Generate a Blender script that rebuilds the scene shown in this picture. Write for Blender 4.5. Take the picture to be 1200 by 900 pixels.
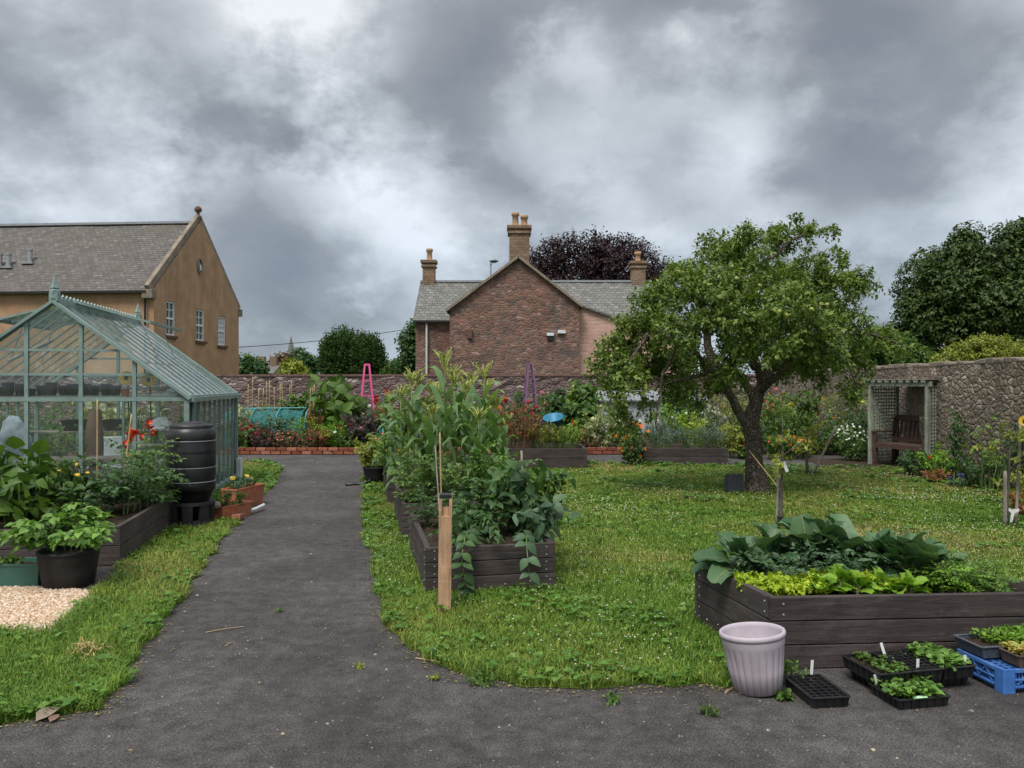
import bpy, math, random
import numpy as np
from mathutils import Vector, Matrix
R = math.radians
for o in list(bpy.data.objects): bpy.data.objects.remove(o)
S = bpy.context.scene
COL = S.collection

# ------------------------------------------------------------ camera, sky, sun, exposure
CAMH, F = 1.6, 930.0
cd = bpy.data.cameras.new('camera'); cam = bpy.data.objects.new('camera', cd); COL.objects.link(cam)
cam.location = (0, 0, CAMH); cam.rotation_euler = (R(90), 0, 0)
cd.sensor_width = 36; cd.lens = 36*F/1200; cd.clip_end = 3000; cd.clip_start = .05
S.camera = cam
SUN_EL, SUN_AZ = 58, 205          # azimuth clockwise from +Y (behind the camera, slightly left)
sl = bpy.data.lights.new('sun', 'SUN'); sl.energy = 2.3; sl.angle = R(22); sl.color = (1, .965, .9)
sun = bpy.data.objects.new('sun', sl); COL.objects.link(sun)
sd = Vector((math.sin(R(SUN_AZ))*math.cos(R(SUN_EL)), math.cos(R(SUN_AZ))*math.cos(R(SUN_EL)), math.sin(R(SUN_EL))))
sun.rotation_euler = sd.to_track_quat('Z', 'Y').to_euler(); sun.location = (0, 0, 20)
S.view_settings.view_transform = 'Standard'; S.view_settings.look = 'None'
S.view_settings.gamma = 1; S.view_settings.exposure = 0.28
S.cycles.max_bounces = 6; S.cycles.transparent_max_bounces = 24; S.cycles.caustics_reflective = False; S.cycles.caustics_refractive = False
S.cycles.diffuse_bounces = 3

def world():
    w = bpy.data.worlds.new('World'); S.world = w; w.cycles.sampling_method = 'MANUAL'; w.cycles.sample_map_resolution = 256; w.use_nodes = True
    nt = w.node_tree; N = nt.nodes; L = nt.links; N.clear()
    def nd(t, **k):
        n = N.new(t)
        for a, b in k.items(): setattr(n, a, b)
        return n
    def mth(op, a, b=None, c=None, clamp=False):
        n = nd('ShaderNodeMath', operation=op, use_clamp=clamp)
        for i, v in enumerate((a, b, c)):
            if v is None: continue
            if isinstance(v, (int, float)): n.inputs[i].default_value = v
            else: L.new(v, n.inputs[i])
        return n.outputs[0]
    tc = nd('ShaderNodeTexCoord'); D = tc.outputs['Generated']   # the sky direction
    nrm = nd('ShaderNodeVectorMath', operation='NORMALIZE'); L.new(D, nrm.inputs[0]); D = nrm.outputs[0]
    sx = nd('ShaderNodeSeparateXYZ'); L.new(D, sx.inputs[0])
    zc = mth('MAXIMUM', sx.outputs[2], 0.0)
    den = mth('ADD', zc, .55)
    cv = nd('ShaderNodeCombineXYZ')
    L.new(mth('DIVIDE', sx.outputs[0], den), cv.inputs[0]); L.new(mth('DIVIDE', sx.outputs[1], den), cv.inputs[1])
    def noise(sc, det, rough, dist, off):
        mp = nd('ShaderNodeMapping'); mp.inputs['Location'].default_value = off
        L.new(cv.outputs[0], mp.inputs[0])
        n = nd('ShaderNodeTexNoise'); n.inputs['Scale'].default_value = sc; n.inputs['Detail'].default_value = det
        n.inputs['Roughness'].default_value = rough; n.inputs['Distortion'].default_value = dist
        L.new(mp.outputs[0], n.inputs['Vector']); return n.outputs['Fac']
    big = noise(1.7, 12, .56, .15, (3.1, 1.7, 0)); fine = noise(7.5, 14, .62, .1, (7.3, 2.2, 1))
    def puffs(sc, off, sm, ft='F1'):
        wn = nd('ShaderNodeTexNoise'); wn.inputs['Scale'].default_value = sc*.9; wn.inputs['Detail'].default_value = 9; wn.inputs['Roughness'].default_value = .6; L.new(cv.outputs[0], wn.inputs['Vector'])
        wm = nd('ShaderNodeMix', data_type='VECTOR'); wm.inputs[0].default_value = .8/sc; L.new(cv.outputs[0], wm.inputs[4]); L.new(wn.outputs['Color'], wm.inputs[5])
        mp = nd('ShaderNodeMapping'); mp.inputs['Location'].default_value = off; L.new(wm.outputs[1], mp.inputs[0])
        vo = nd('ShaderNodeTexVoronoi', feature=ft); vo.inputs['Scale'].default_value = sc; L.new(mp.outputs[0], vo.inputs['Vector']); return vo.outputs['Distance']
    puff = mth('ADD', mth('MULTIPLY', puffs(2.6, (1,2,0), .5), .65), mth('MULTIPLY', puffs(6.5, (4,1,0), .4), .35))       # rounded cloud heads: bright crowns, grey hollows
    val = mth('ADD', mth('MULTIPLY_ADD', mth('SUBTRACT', big, .5), 1.8, .715), mth('MULTIPLY', mth('SUBTRACT', fine, .5), 1.1))
    val = mth('SUBTRACT', val, mth('MULTIPLY', mth('SUBTRACT', puff, .42), .95))
    # large cloud masses lie in these directions (pixel, half-width in degrees, amount)
    wob = mth('ADD', mth('MULTIPLY', mth('SUBTRACT', big, .5), 2.6), mth('MULTIPLY', mth('SUBTRACT', fine, .5), 2.2))
    for px, py, wd, am in [(345,120,3.5,.20),(380,40,3,.20),(350,20,3,.2),(150,230,5,.20),(160,130,3,.16),(430,205,5,.28),(500,235,4,.16),(590,310,5,-.16),(650,130,4,.2),(760,170,7,.24),(860,150,5,.16),(680,290,7,-.22),(540,330,6,-.12),(1130,60,4,.10),(1100,270,5,.12),(980,330,4,-.05),(330,420,5,.05),(1180,180,4,.12),(60,50,6,-.16),(60,200,5,-.14),(250,90,3,-.12),(480,90,4,-.12),(560,120,5,-.24),(600,60,6,-.16),(720,20,7,-.20),(930,50,8,-.24),(1080,110,6,-.2),(1000,200,6,-.12),(330,360,6,-.42),(270,300,4,-.12),(400,300,5,-.12),(940,300,7,-.06),(780,300,6,-.12)]:
        d = Vector(((px-600)/F, 1, (450-py)/F)).normalized()
        dp = nd('ShaderNodeVectorMath', operation='DOT_PRODUCT'); L.new(D, dp.inputs[0]); dp.inputs[1].default_value = d
        k = 1-math.cos(R(wd*1.6))
        e = mth('SUBTRACT', 1.0, mth('DIVIDE', mth('SUBTRACT', 1.0, dp.outputs['Value']), k))
        e = mth('MULTIPLY', mth('ADD', e, wob), 1.0, clamp=True)
        val = mth('ADD', val, mth('MULTIPLY', e, am*.9))
    rp = nd('ShaderNodeValToRGB'); L.new(val, rp.inputs[0])
    el = rp.color_ramp.elements; el[0].position = .10; el[0].color = (.20, .222, .255, 1); el[1].position = 1.0; el[1].color = (.76, .79, .83, 1)
    for p, c in ((.34, (.275, .295, .32, 1)), (.55, (.42, .45, .48, 1)), (.78, (.60, .63, .66, 1))):
        q = el.new(p); q.color = c
    # the cloud deck is brighter overhead, as under any overcast
    zen = mth('MULTIPLY', mth('SMOOTH_MIN', mth('MAXIMUM', mth('SUBTRACT', sx.outputs[2], .50), 0.0), .5, .1), 3.6)
    lift = mth('ADD', 1.0, zen)
    tint = nd('ShaderNodeValToRGB'); L.new(sx.outputs[2], tint.inputs[0]); te = tint.color_ramp.elements; te[0].position = 0; te[0].color = (.84,.93,1.02,1); te[1].position = .40; te[1].color = (1,1,1,1)
    tm = nd('ShaderNodeMix', data_type='RGBA', blend_type='MULTIPLY'); tm.inputs[0].default_value = 1; L.new(rp.outputs[0], tm.inputs[6]); L.new(tint.outputs[0], tm.inputs[7])
    sc = nd('ShaderNodeVectorMath', operation='SCALE'); L.new(tm.outputs[2], sc.inputs[0]); L.new(mth('MULTIPLY', lift, 10.0), sc.inputs['Scale'])
    sky = nd('ShaderNodeTexSky', sky_type='NISHITA'); sky.sun_disc = False
    sky.sun_elevation = R(SUN_EL); sky.sun_rotation = R(SUN_AZ)
    mx = nd('ShaderNodeMix', data_type='RGBA'); mx.inputs[0].default_value = .92
    L.new(sky.outputs[0], mx.inputs[6]); L.new(sc.outputs[0], mx.inputs[7])
    bg = nd('ShaderNodeBackground'); bg.inputs[1].default_value = .1; L.new(mx.outputs[2], bg.inputs[0])
    out = nd('ShaderNodeOutputWorld'); L.new(bg.outputs[0], out.inputs[0])
world()

# ------------------------------------------------------------ helpers
def gp(px, py, z=0.0):
    d = (CAMH-z)*F/(py-450.0); return Vector(((px-600)/F*d, d, z))
def at(px, d, z=0.0): return Vector(((px-600)/F*d, d, z))
def zpx(py, d): return CAMH+(450-py)/F*d
def unit(a): return a/np.maximum(np.linalg.norm(a, axis=-1, keepdims=True), 1e-9)

class MB:
    def __init__(s): s.V=[]; s.F=[]; s.n=0
    def add(s, v, f, mat=0, rnd=0.5):
        v = np.asarray(v, dtype=np.float32).reshape(-1, 3); f = np.asarray(f, dtype=np.int64)
        if f.ndim == 1: f = f[None]
        s.V.append(v); r = np.broadcast_to(np.asarray(rnd, dtype=np.float32), (len(f),))
        s.F.append((f+s.n, mat, r)); s.n += len(v); return s
    def box(s, c, size, rz=0, mat=0, tilt=None):
        h = np.array(size)/2; v = np.array([[x,y,z] for x in (-1,1) for y in (-1,1) for z in (-1,1)])*h
        if tilt is not None: v = v @ np.array(tilt).T
        if rz: c_, s_ = math.cos(rz), math.sin(rz); v = v @ np.array([[c_,s_,0],[-s_,c_,0],[0,0,1]])
        s.add(v+np.array(c), [[0,1,3,2],[4,6,7,5],[0,4,5,1],[2,3,7,6],[0,2,6,4],[1,5,7,3]], mat, np.random.rand()); return s
    def beam(s, p, q, w, h=None, up=(0,0,1), mat=0):
        h = h or w; p = np.array(p, float); q = np.array(q, float); d = q-p; L = np.linalg.norm(d); d = d/L
        u = np.array(up, float); a = np.cross(d, u)
        if np.linalg.norm(a) < 1e-4: a = np.cross(d, (1,0,0))
        a = a/np.linalg.norm(a); b = np.cross(a, d)
        v = []
        for e in (p, q):
            for x, y in ((-1,-1),(1,-1),(1,1),(-1,1)): v.append(e+a*x*w/2+b*y*h/2)
        s.add(v, [[0,1,2,3],[7,6,5,4],[0,4,5,1],[1,5,6,2],[2,6,7,3],[3,7,4,0]], mat, np.random.rand()); return s
    def tube(s, pts, rad, n=6, mat=0, cap=True):
        P = np.array(pts, float); m = len(P)
        r = np.broadcast_to(np.asarray(rad, float), (m,)) if np.ndim(rad) == 0 else np.asarray(rad, float)
        T = unit(np.gradient(P, axis=0)); ref = np.array([0,0,1.0]) if abs(T[0][2]) < .9 else np.array([1.0,0,0])
        ang = np.arange(n)*2*math.pi/n; V = []; a = None
        for i in range(m):
            if a is None: a = np.cross(T[i], ref)
            a = a-T[i]*np.dot(a, T[i]); a /= max(np.linalg.norm(a), 1e-9); b = np.cross(T[i], a)
            V.append(P[i]+r[i]*(np.cos(ang)[:,None]*a+np.sin(ang)[:,None]*b))
        V = np.concatenate(V); i = np.arange(m-1)[:,None]*n; j = np.arange(n)[None]; k = (j+1) % n
        f = np.stack([i+j, i+k, i+n+k, i+n+j], -1).reshape(-1, 4)
        b0 = s.n; s.add(V, f, mat, np.random.rand())
        if cap and n > 3:
            s.F.append((np.array([np.arange(n)[::-1]+b0]), mat, np.array([.5], np.float32))); s.F.append((np.array([np.arange(n)+b0+(m-1)*n]), mat, np.array([.5], np.float32)))
        return s
    def lathe(s, prof, n=24, c=(0,0,0), mat=0, fn=None):
        P = np.array(prof, float); m = len(P); a = np.arange(n)*2*math.pi/n
        rr = P[:,0][:,None]*np.ones(n)[None]
        if fn is not None: rr = rr*fn(a[None], P[:,1][:,None])
        V = np.stack([rr*np.cos(a), rr*np.sin(a), P[:,1][:,None]*np.ones(n)[None]], -1).reshape(-1, 3)+np.array(c)
        i = np.arange(m-1)[:,None]*n; j = np.arange(n)[None]; k = (j+1) % n
        s.add(V, np.stack([i+j, i+k, i+n+k, i+n+j], -1).reshape(-1, 4), mat); return s
    def build(s, name, mats, parent=None, loc=None, smooth=False, bevel=0):
        me = bpy.data.meshes.new(name)
        V = np.concatenate(s.V); me.vertices.add(len(V)); me.vertices.foreach_set('co', V.astype(np.float32).ravel())
        loops = np.concatenate([f.ravel() for f, m, r in s.F]); tot = np.concatenate([np.full(len(f), f.shape[1]) for f, m, r in s.F])
        me.loops.add(len(loops)); me.loops.foreach_set('vertex_index', loops.astype(np.int32))
        st = np.concatenate([[0], np.cumsum(tot)[:-1]]); me.polygons.add(len(tot)); me.polygons.foreach_set('loop_start', st.astype(np.int32))
        me.polygons.foreach_set('material_index', np.concatenate([np.full(len(f), m) for f, m, r in s.F]).astype(np.int32))
        me.polygons.foreach_set('use_smooth', np.full(len(tot), smooth))
        at_ = me.attributes.new('rnd', 'FLOAT', 'FACE'); at_.data.foreach_set('value', np.concatenate([r for f, m, r in s.F]).astype(np.float32))
        me.update(calc_edges=True); me.validate()
        for m in (mats if isinstance(mats, (list, tuple)) else [mats]): me.materials.append(m)
        o = bpy.data.objects.new(name, me); COL.objects.link(o)
        if parent is not None: o.parent = parent
        if loc is not None: o.location = loc
        if bevel:
            b = o.modifiers.new('bevel', 'BEVEL'); b.width = bevel; b.segments = 2; b.limit_method = 'ANGLE'
        return o

def tag(o, label=None, cat=None, group=None, kind=None):
    if label: o['label'] = label
    if cat: o['category'] = cat
    if group: o['group'] = group
    if kind: o['kind'] = kind
    return o
def thing(name, label, cat, loc, rz=0, group=None):
    o = bpy.data.objects.new(name, None); COL.objects.link(o); o.location = loc; o.rotation_euler = (0, 0, rz); o.empty_display_size = .1
    return tag(o, label, cat, group)
def struct(name, mb, m, **k): return tag(mb.build(name, m, **k), kind='structure')
def dup(root, loc, rz=0, sc=1.0, label=None, group=None):
    r = root.copy(); COL.objects.link(r); r.location = loc; r.rotation_euler = (root.rotation_euler[0], root.rotation_euler[1], rz); r.scale = (sc,)*3 if not hasattr(sc, '__len__') else sc
    if label: r['label'] = label
    if group: r['group'] = group
    for ch in list(root.children):
        c = ch.copy(); COL.objects.link(c); c.parent = r
        for g in list(ch.children):
            d = g.copy(); COL.objects.link(d); d.parent = c
    return r
ORD = ['leftmost','second from the left','third from the left','fourth from the left','fifth from the left','sixth from the left','seventh from the left','eighth from the left','ninth from the left','tenth from the left','eleventh from the left','twelfth from the left','thirteenth from the left','fourteenth from the left','rightmost']
def ordw(i, n): return 'rightmost' if i == n-1 else ORD[i]
def rng(seed): return np.random.default_rng(seed)
np.random.seed(5)

# ------------------------------------------------------------ materials
class NT:
    def __init__(s, name):
        s.m = bpy.data.materials.new(name); s.m.use_nodes = True; s.t = s.m.node_tree; s.N = s.t.nodes; s.L = s.t.links
        s.b = s.N['Principled BSDF']; s.out = s.N['Material Output']
    def n(s, t, **k):
        n = s.N.new(t)
        for a, b in k.items(): setattr(n, a, b)
        return n
    def math(s, op, a, b=None, clamp=False):
        n = s.n('ShaderNodeMath', operation=op, use_clamp=clamp)
        for i, v in enumerate((a, b)):
            if v is None: continue
            if isinstance(v, (int, float)): n.inputs[i].default_value = v
            else: s.L.new(v, n.inputs[i])
        return n.outputs[0]
    def coord(s, mode='xyz', scale=(1,1,1), gen='Object'):
        tc = s.n('ShaderNodeTexCoord').outputs[gen]
        if mode != 'xyz':
            sp = s.n('ShaderNodeSeparateXYZ'); s.L.new(tc, sp.inputs[0]); cb = s.n('ShaderNodeCombineXYZ')
            for i, ch in enumerate(mode): s.L.new(sp.outputs['xyz'.index(ch)], cb.inputs[i])
            tc = cb.outputs[0]
        mp = s.n('ShaderNodeMapping'); mp.inputs['Scale'].default_value = scale; s.L.new(tc, mp.inputs[0]); return mp.outputs[0]
    def noise(s, co, sc, det=5, rough=.55, dist=0):
        n = s.n('ShaderNodeTexNoise'); n.inputs['Scale'].default_value = sc; n.inputs['Detail'].default_value = det
        n.inputs['Roughness'].default_value = rough; n.inputs['Distortion'].default_value = dist; s.L.new(co, n.inputs['Vector']); return n.outputs['Fac']
    def ramp(s, f, stops):
        r = s.n('ShaderNodeValToRGB'); s.L.new(f, r.inputs[0]); e = r.color_ramp.elements
        e[0].position, e[0].color = stops[0][0], (*stops[0][1], 1); e[1].position, e[1].color = stops[-1][0], (*stops[-1][1], 1)
        for p, c in stops[1:-1]: q = e.new(p); q.color = (*c, 1)
        return r.outputs[0]
    def mix(s, f, a, b, bt='MIX'):
        n = s.n('ShaderNodeMix', data_type='RGBA', blend_type=bt)
        for i, v in ((0, f), (6, a), (7, b)):
            if isinstance(v, (int, float)): n.inputs[i].default_value = v
            elif isinstance(v, tuple): n.inputs[i].default_value = (*v, 1)
            else: s.L.new(v, n.inputs[i])
        return n.outputs[2]
    def bump(s, h, st, dist=.02):
        b = s.n('ShaderNodeBump'); b.inputs['Strength'].default_value = st; b.inputs['Distance'].default_value = dist
        s.L.new(h, b.inputs['Height']); s.L.new(b.outputs[0], s.b.inputs['Normal']); return b
    def fin(s, col, rough=.7, spec=.4, metal=0):
        if isinstance(col, tuple): s.b.inputs['Base Color'].default_value = (*col, 1)
        else: s.L.new(col, s.b.inputs['Base Color'])
        s.b.inputs['Roughness'].default_value = rough; s.b.inputs['Specular IOR Level'].default_value = spec; s.b.inputs['Metallic'].default_value = metal
        return s.m
def mul(c, k): return tuple(x*k for x in c)

def simple(name, c, rough=.6, var=.25, sc=6, bump=.0, bsc=40, spec=.4, metal=0, stretch=(1,1,1), dirt=None):
    t = NT(name); co = t.coord(scale=stretch)
    f = t.noise(co, sc, 6, .6)
    col = t.ramp(f, [(.3, mul(c, 1-var)), (.7, mul(c, 1+var))])
    if dirt: col = t.mix(t.math('MULTIPLY', t.ramp(t.noise(co, sc*.35, 5, .7), [(.45, (0,0,0)), (.7, (1,1,1))]), .7), col, dirt)
    if bump: t.bump(t.noise(co, bsc, 5), bump, .01)
    return t.fin(col, rough, spec, metal)
def leafm(name, a, b, c=None, tr=.3, rough=.5, spec=.35):
    t = NT(name); at_ = t.n('ShaderNodeAttribute', attribute_name='rnd').outputs['Fac']
    st = [(0, a), (.75, b)] + ([(1, c)] if c else [(1, mul(b, 1.15))])
    col = t.ramp(at_, st)
    f = t.noise(t.coord(), 2.5, 3); col = t.mix(1.0, col, t.ramp(f, [(.3, (.78,.78,.78)), (.7, (1.2,1.2,1.1))]), 'MULTIPLY')
    t.fin(col, rough, spec)
    tl = t.n('ShaderNodeBsdfTranslucent'); t.L.new(t.mix(1.0, col, (1.3, 1.35, .7), 'MULTIPLY'), tl.inputs[0])
    mx = t.n('ShaderNodeMixShader'); mx.inputs[0].default_value = tr; t.L.new(t.b.outputs[0], mx.inputs[1]); t.L.new(tl.outputs[0], mx.inputs[2])
    t.L.new(mx.outputs[0], t.out.inputs[0]); return t.m

def m_wood(name, c, grain='x', rough=.8):
    t = NT(name); sc = {'x': (1.5,14,14), 'y': (14,1.5,14), 'z': (14,14,1.5)}[grain]
    oi = t.n('ShaderNodeObjectInfo'); co = t.coord(scale=sc)
    ad = t.n('ShaderNodeVectorMath', operation='ADD'); t.L.new(co, ad.inputs[0]); t.L.new(t.math('MULTIPLY', oi.outputs['Random'], 50.0), ad.inputs[1])
    f = t.noise(ad.outputs[0], 2.2, 8, .65, .6)
    col = t.ramp(f, [(.25, mul(c, .55)), (.5, c), (.78, mul(c, 1.55))])
    blotch = t.noise(t.coord(), 3, 5, .6); col = t.mix(1.0, col, t.ramp(blotch, [(.3, (.7,.7,.72)), (.7, (1.25,1.22,1.2))]), 'MULTIPLY')
    k = t.math('ADD', t.math('MULTIPLY', oi.outputs['Random'], .35), .82); cb = t.n('ShaderNodeCombineXYZ')
    for i in range(3): t.L.new(k, cb.inputs[i])
    col = t.mix(1.0, col, cb.outputs[0], 'MULTIPLY')
    st_ = t.noise(t.coord(scale=(1,1,2.2)), 5, 8, .72); col = t.mix(t.ramp(st_, [(.54, (0,0,0)), (.72, (.45,.45,.45))]), col, mul(c, 2.3)); st2 = t.noise(t.coord(scale=(1,1,.6)), 9, 7, .7); col = t.mix(t.ramp(st2, [(.58, (0,0,0)), (.74, (.7,.7,.7))]), col, mul(c, .4))
    t.bump(f, .8, .008); return t.fin(col, rough, .3)

def m_rubble(name, tones, mortar, scale=4.5, mode='xyz', zs=1.5, bump=1.0, patches=()):
    t = NT(name); co0 = t.coord(mode, (1, 1, zs) if mode == 'xyz' else (1, zs, 1))
    nz = t.n('ShaderNodeTexNoise'); nz.inputs['Scale'].default_value = 3.0; t.L.new(co0, nz.inputs['Vector'])
    ad = t.n('ShaderNodeMix', data_type='VECTOR'); ad.inputs[0].default_value = .16; t.L.new(co0, ad.inputs[4]); t.L.new(nz.outputs['Color'], ad.inputs[5])
    co = ad.outputs[1]
    v = t.n('ShaderNodeTexVoronoi'); v.inputs['Scale'].default_value = scale; t.L.new(co, v.inputs['Vector'])
    e = t.n('ShaderNodeTexVoronoi', feature='DISTANCE_TO_EDGE'); e.inputs['Scale'].default_value = scale; t.L.new(co, e.inputs['Vector'])
    sp = t.n('ShaderNodeSeparateColor'); t.L.new(v.outputs['Color'], sp.inputs[0])
    n = len(tones); col = t.ramp(sp.outputs[0], [(i/(n-1), c) for i, c in enumerate(tones)])
    fine = t.noise(co0, 30, 6, .65); col = t.mix(1.0, col, t.ramp(fine, [(.3, (.72,.72,.72)), (.7, (1.3,1.3,1.3))]), 'MULTIPLY')
    ed = t.ramp(e.outputs['Distance'], [(.01, (0,0,0)), (.09, (1,1,1))]); col = t.mix(ed, mortar, col)
    big = t.noise(co0, .5, 5, .6); col = t.mix(1.0, col, t.ramp(big, [(.3, (.75,.74,.72)), (.7, (1.2,1.2,1.2))]), 'MULTIPLY')
    for k, (pc, psc, lo, hi, am) in enumerate(patches):
        pf = t.noise(t.coord(scale=psc), 1.0+k*.13, 8, .68, .4); col = t.mix(t.ramp(pf, [(lo, (0,0,0)), (hi, (am,am,am))]), col, pc)
    h = t.math('ADD', t.math('MULTIPLY', t.math('MINIMUM', e.outputs['Distance'], .25), 3.0), t.math('MULTIPLY', fine, .3))
    t.bump(h, bump, .06); return t.fin(col, .95, .15)

def m_courses(name, tones, mortar, bw, bh, mode='xz', bump=.5, ms=.012, distort=.05, patch=None, patch2=None, squash=1, rough=.9, streak=None):
    t = NT(name); m3 = mode+('y' if mode == 'xz' else 'x' if mode == 'yz' else 'z')
    co0 = t.coord(m3)
    nz = t.n('ShaderNodeTexNoise'); nz.inputs['Scale'].default_value = 2.5; nz.inputs['Detail'].default_value = 4; t.L.new(co0, nz.inputs['Vector'])
    ad = t.n('ShaderNodeMix', data_type='VECTOR'); ad.inputs[0].default_value = distort; t.L.new(co0, ad.inputs[4]); t.L.new(nz.outputs['Color'], ad.inputs[5])
    b = t.n('ShaderNodeTexBrick'); t.L.new(ad.outputs[1], b.inputs['Vector']); b.inputs['Scale'].default_value = 1
    b.inputs['Brick Width'].default_value = bw; b.inputs['Row Height'].default_value = bh; b.inputs['Mortar Size'].default_value = ms; b.inputs['Mortar Smooth'].default_value = .3
    b.inputs['Color1'].default_value = (0,0,0,1); b.inputs['Color2'].default_value = (1,1,1,1); b.inputs['Mortar'].default_value = (.5,.5,.5,1)
    n = len(tones); f = t.math('ADD', t.math('MULTIPLY', b.outputs['Color'], .75), t.math('MULTIPLY', t.noise(co0, 6, 6, .7), .3))
    col = t.ramp(f, [(.1+.85*i/(n-1), c) for i, c in enumerate(tones)])
    col = t.mix(b.outputs['Fac'], col, mortar)
    fine = t.noise(co0, 22, 6, .7); col = t.mix(1.0, col, t.ramp(fine, [(.3, (.7,.7,.7)), (.7, (1.3,1.3,1.3))]), 'MULTIPLY')
    if patch: col = t.mix(t.ramp(t.noise(co0, .75, 7, .65, .5), [(.52, (0,0,0)), (.66, (.8,.8,.8))]), col, patch)
    if patch2: col = t.mix(t.ramp(t.noise(t.coord(m3, (1.0, 2.2, 1)), 2.3, 6, .6), [(.66, (0,0,0)), (.72, (.75,.75,.75))]), col, patch2)
    if streak: col = t.mix(t.ramp(t.noise(t.coord(m3, (3.5, .14, 1)), 1.2, 6, .65), [(.48, (0,0,0)), (.72, (.85,.85,.85))]), col, streak)
    h = t.math('SUBTRACT', t.math('MULTIPLY', fine, .5), b.outputs['Fac']); t.bump(h, bump, .02); return t.fin(col, rough, .2)

def m_glass(name, tint=(.9,.95,.93), dirt=.12):
    t = NT(name); t.N.remove(t.b)
    tr = t.n('ShaderNodeBsdfTransparent'); tr.inputs[0].default_value = (*tint, 1)
    gl = t.n('ShaderNodeBsdfGlossy'); gl.inputs['Roughness'].default_value = .03; gl.inputs[0].default_value = (.9,.95,1,1)
    fr = t.n('ShaderNodeFresnel'); fr.inputs[0].default_value = 1.5
    mx = t.n('ShaderNodeMixShader'); t.L.new(t.math('MULTIPLY', fr.outputs[0], 1.0), mx.inputs[0]); t.L.new(tr.outputs[0], mx.inputs[1]); t.L.new(gl.outputs[0], mx.inputs[2])
    df = t.n('ShaderNodeBsdfDiffuse'); df.inputs[0].default_value = (.45,.48,.45,1)
    m2 = t.n('ShaderNodeMixShader'); nz = t.noise(t.coord(scale=(3,3,1)), 2.5, 6, .7)
    t.L.new(t.math('MULTIPLY', nz, dirt), m2.inputs[0]); t.L.new(mx.outputs[0], m2.inputs[1]); t.L.new(df.outputs[0], m2.inputs[2]); t.L.new(m2.outputs[0], t.out.inputs[0]); return t.m

def m_path():
    t = NT('path_tarmac'); co = t.coord()
    big = t.noise(co, .9, 8, .68); mid = t.noise(co, 9, 8, .75); fine = t.noise(co, 105, 5, .75)
    col = t.ramp(big, [(.32, (.054,.050,.048)), (.5, (.078,.073,.071)), (.68, (.106,.100,.097))])
    col = t.mix(1.0, col, t.ramp(mid, [(.32, (.55,.54,.53)), (.66, (1.4,1.38,1.36))]), 'MULTIPLY')
    col = t.mix(1.0, col, t.ramp(fine, [(.38, (.30,.30,.30)), (.64, (1.8,1.75,1.75))]), 'MULTIPLY')
    v = t.n('ShaderNodeTexVoronoi'); v.inputs['Scale'].default_value = 38; t.L.new(co, v.inputs['Vector'])
    sp = t.n('ShaderNodeSeparateColor'); t.L.new(v.outputs['Color'], sp.inputs[0])
    spot = t.math('MULTIPLY', t.math('GREATER_THAN', sp.outputs[0], .93), t.math('LESS_THAN', v.outputs['Distance'], .22))
    col = t.mix(t.math('MULTIPLY', spot, .7), col, (.26,.24,.22))
    w = t.noise(co, .45, 9, .75, .6); col = t.mix(t.ramp(w, [(.50, (0,0,0)), (.60, (.40,.40,.40))]), col, (.036,.032,.029))
    w2 = t.noise(co, 1.6, 9, .78, .3); col = t.mix(t.ramp(w2, [(.60, (0,0,0)), (.70, (.5,.5,.5))]), col, (.105,.092,.08))
    t.bump(t.math('ADD', fine, t.math('MULTIPLY', mid, .9)), .7, .014); return t.fin(col, .92, .25)
def m_soil(name, a, b, sc=12):
    t = NT(name); co = t.coord(); f = t.noise(co, sc, 8, .7); col = t.ramp(f, [(.3, a), (.7, b)]); t.bump(t.noise(co, sc*3, 6, .7), 1.0, .03); return t.fin(col, .97, .1)
def m_lawn(name, sheet=False):
    t = NT(name); co = t.coord(gen='Object')
    big = t.noise(co, .38, 5, .55, .4); mid = t.noise(co, 2.0, 6, .6)
    gy = t.n('ShaderNodeSeparateXYZ'); t.L.new(co, gy.inputs[0]); big = t.math('ADD', big, t.math('MULTIPLY', t.math('SUBTRACT', gy.outputs[1], 8.0), .007)); mid = t.noise(co, 2.0, 8, .7)
    col = t.ramp(big, [(.28, (.095,.20,.024)), (.44, (.145,.25,.034)), (.54, (.190,.265,.046)), (.66, (.25,.265,.075)), (.80, (.30,.25,.11))])
    col = t.mix(1.0, col, t.ramp(mid, [(.3, (.60,.68,.6)), (.7, (1.35,1.28,1.35))]), 'MULTIPLY')
    at_ = t.n('ShaderNodeAttribute', attribute_name='rnd').outputs['Fac']
    col = t.mix(1.0, col, t.ramp(at_, [(0, (.62,.68,.6)), (.82, (1.3,1.22,1.1)), (.92, (1.9,1.45,1.8)), (1, (2.4,1.7,2.4))]), 'MULTIPLY')
    if sheet: col = t.mix(1.0, col, (.62,.62,.55), 'MULTIPLY'); t.bump(t.noise(co, 60, 5, .7), .8, .02); return t.fin(col, .95, .1)
    t.fin(col, .6, .3)
    tl = t.n('ShaderNodeBsdfTranslucent'); t.L.new(col, tl.inputs[0]); mx = t.n('ShaderNodeMixShader'); mx.inputs[0].default_value = .3
    t.L.new(t.b.outputs[0], mx.inputs[1]); t.L.new(tl.outputs[0], mx.inputs[2]); t.L.new(mx.outputs[0], t.out.inputs[0]); return t.m

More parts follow.
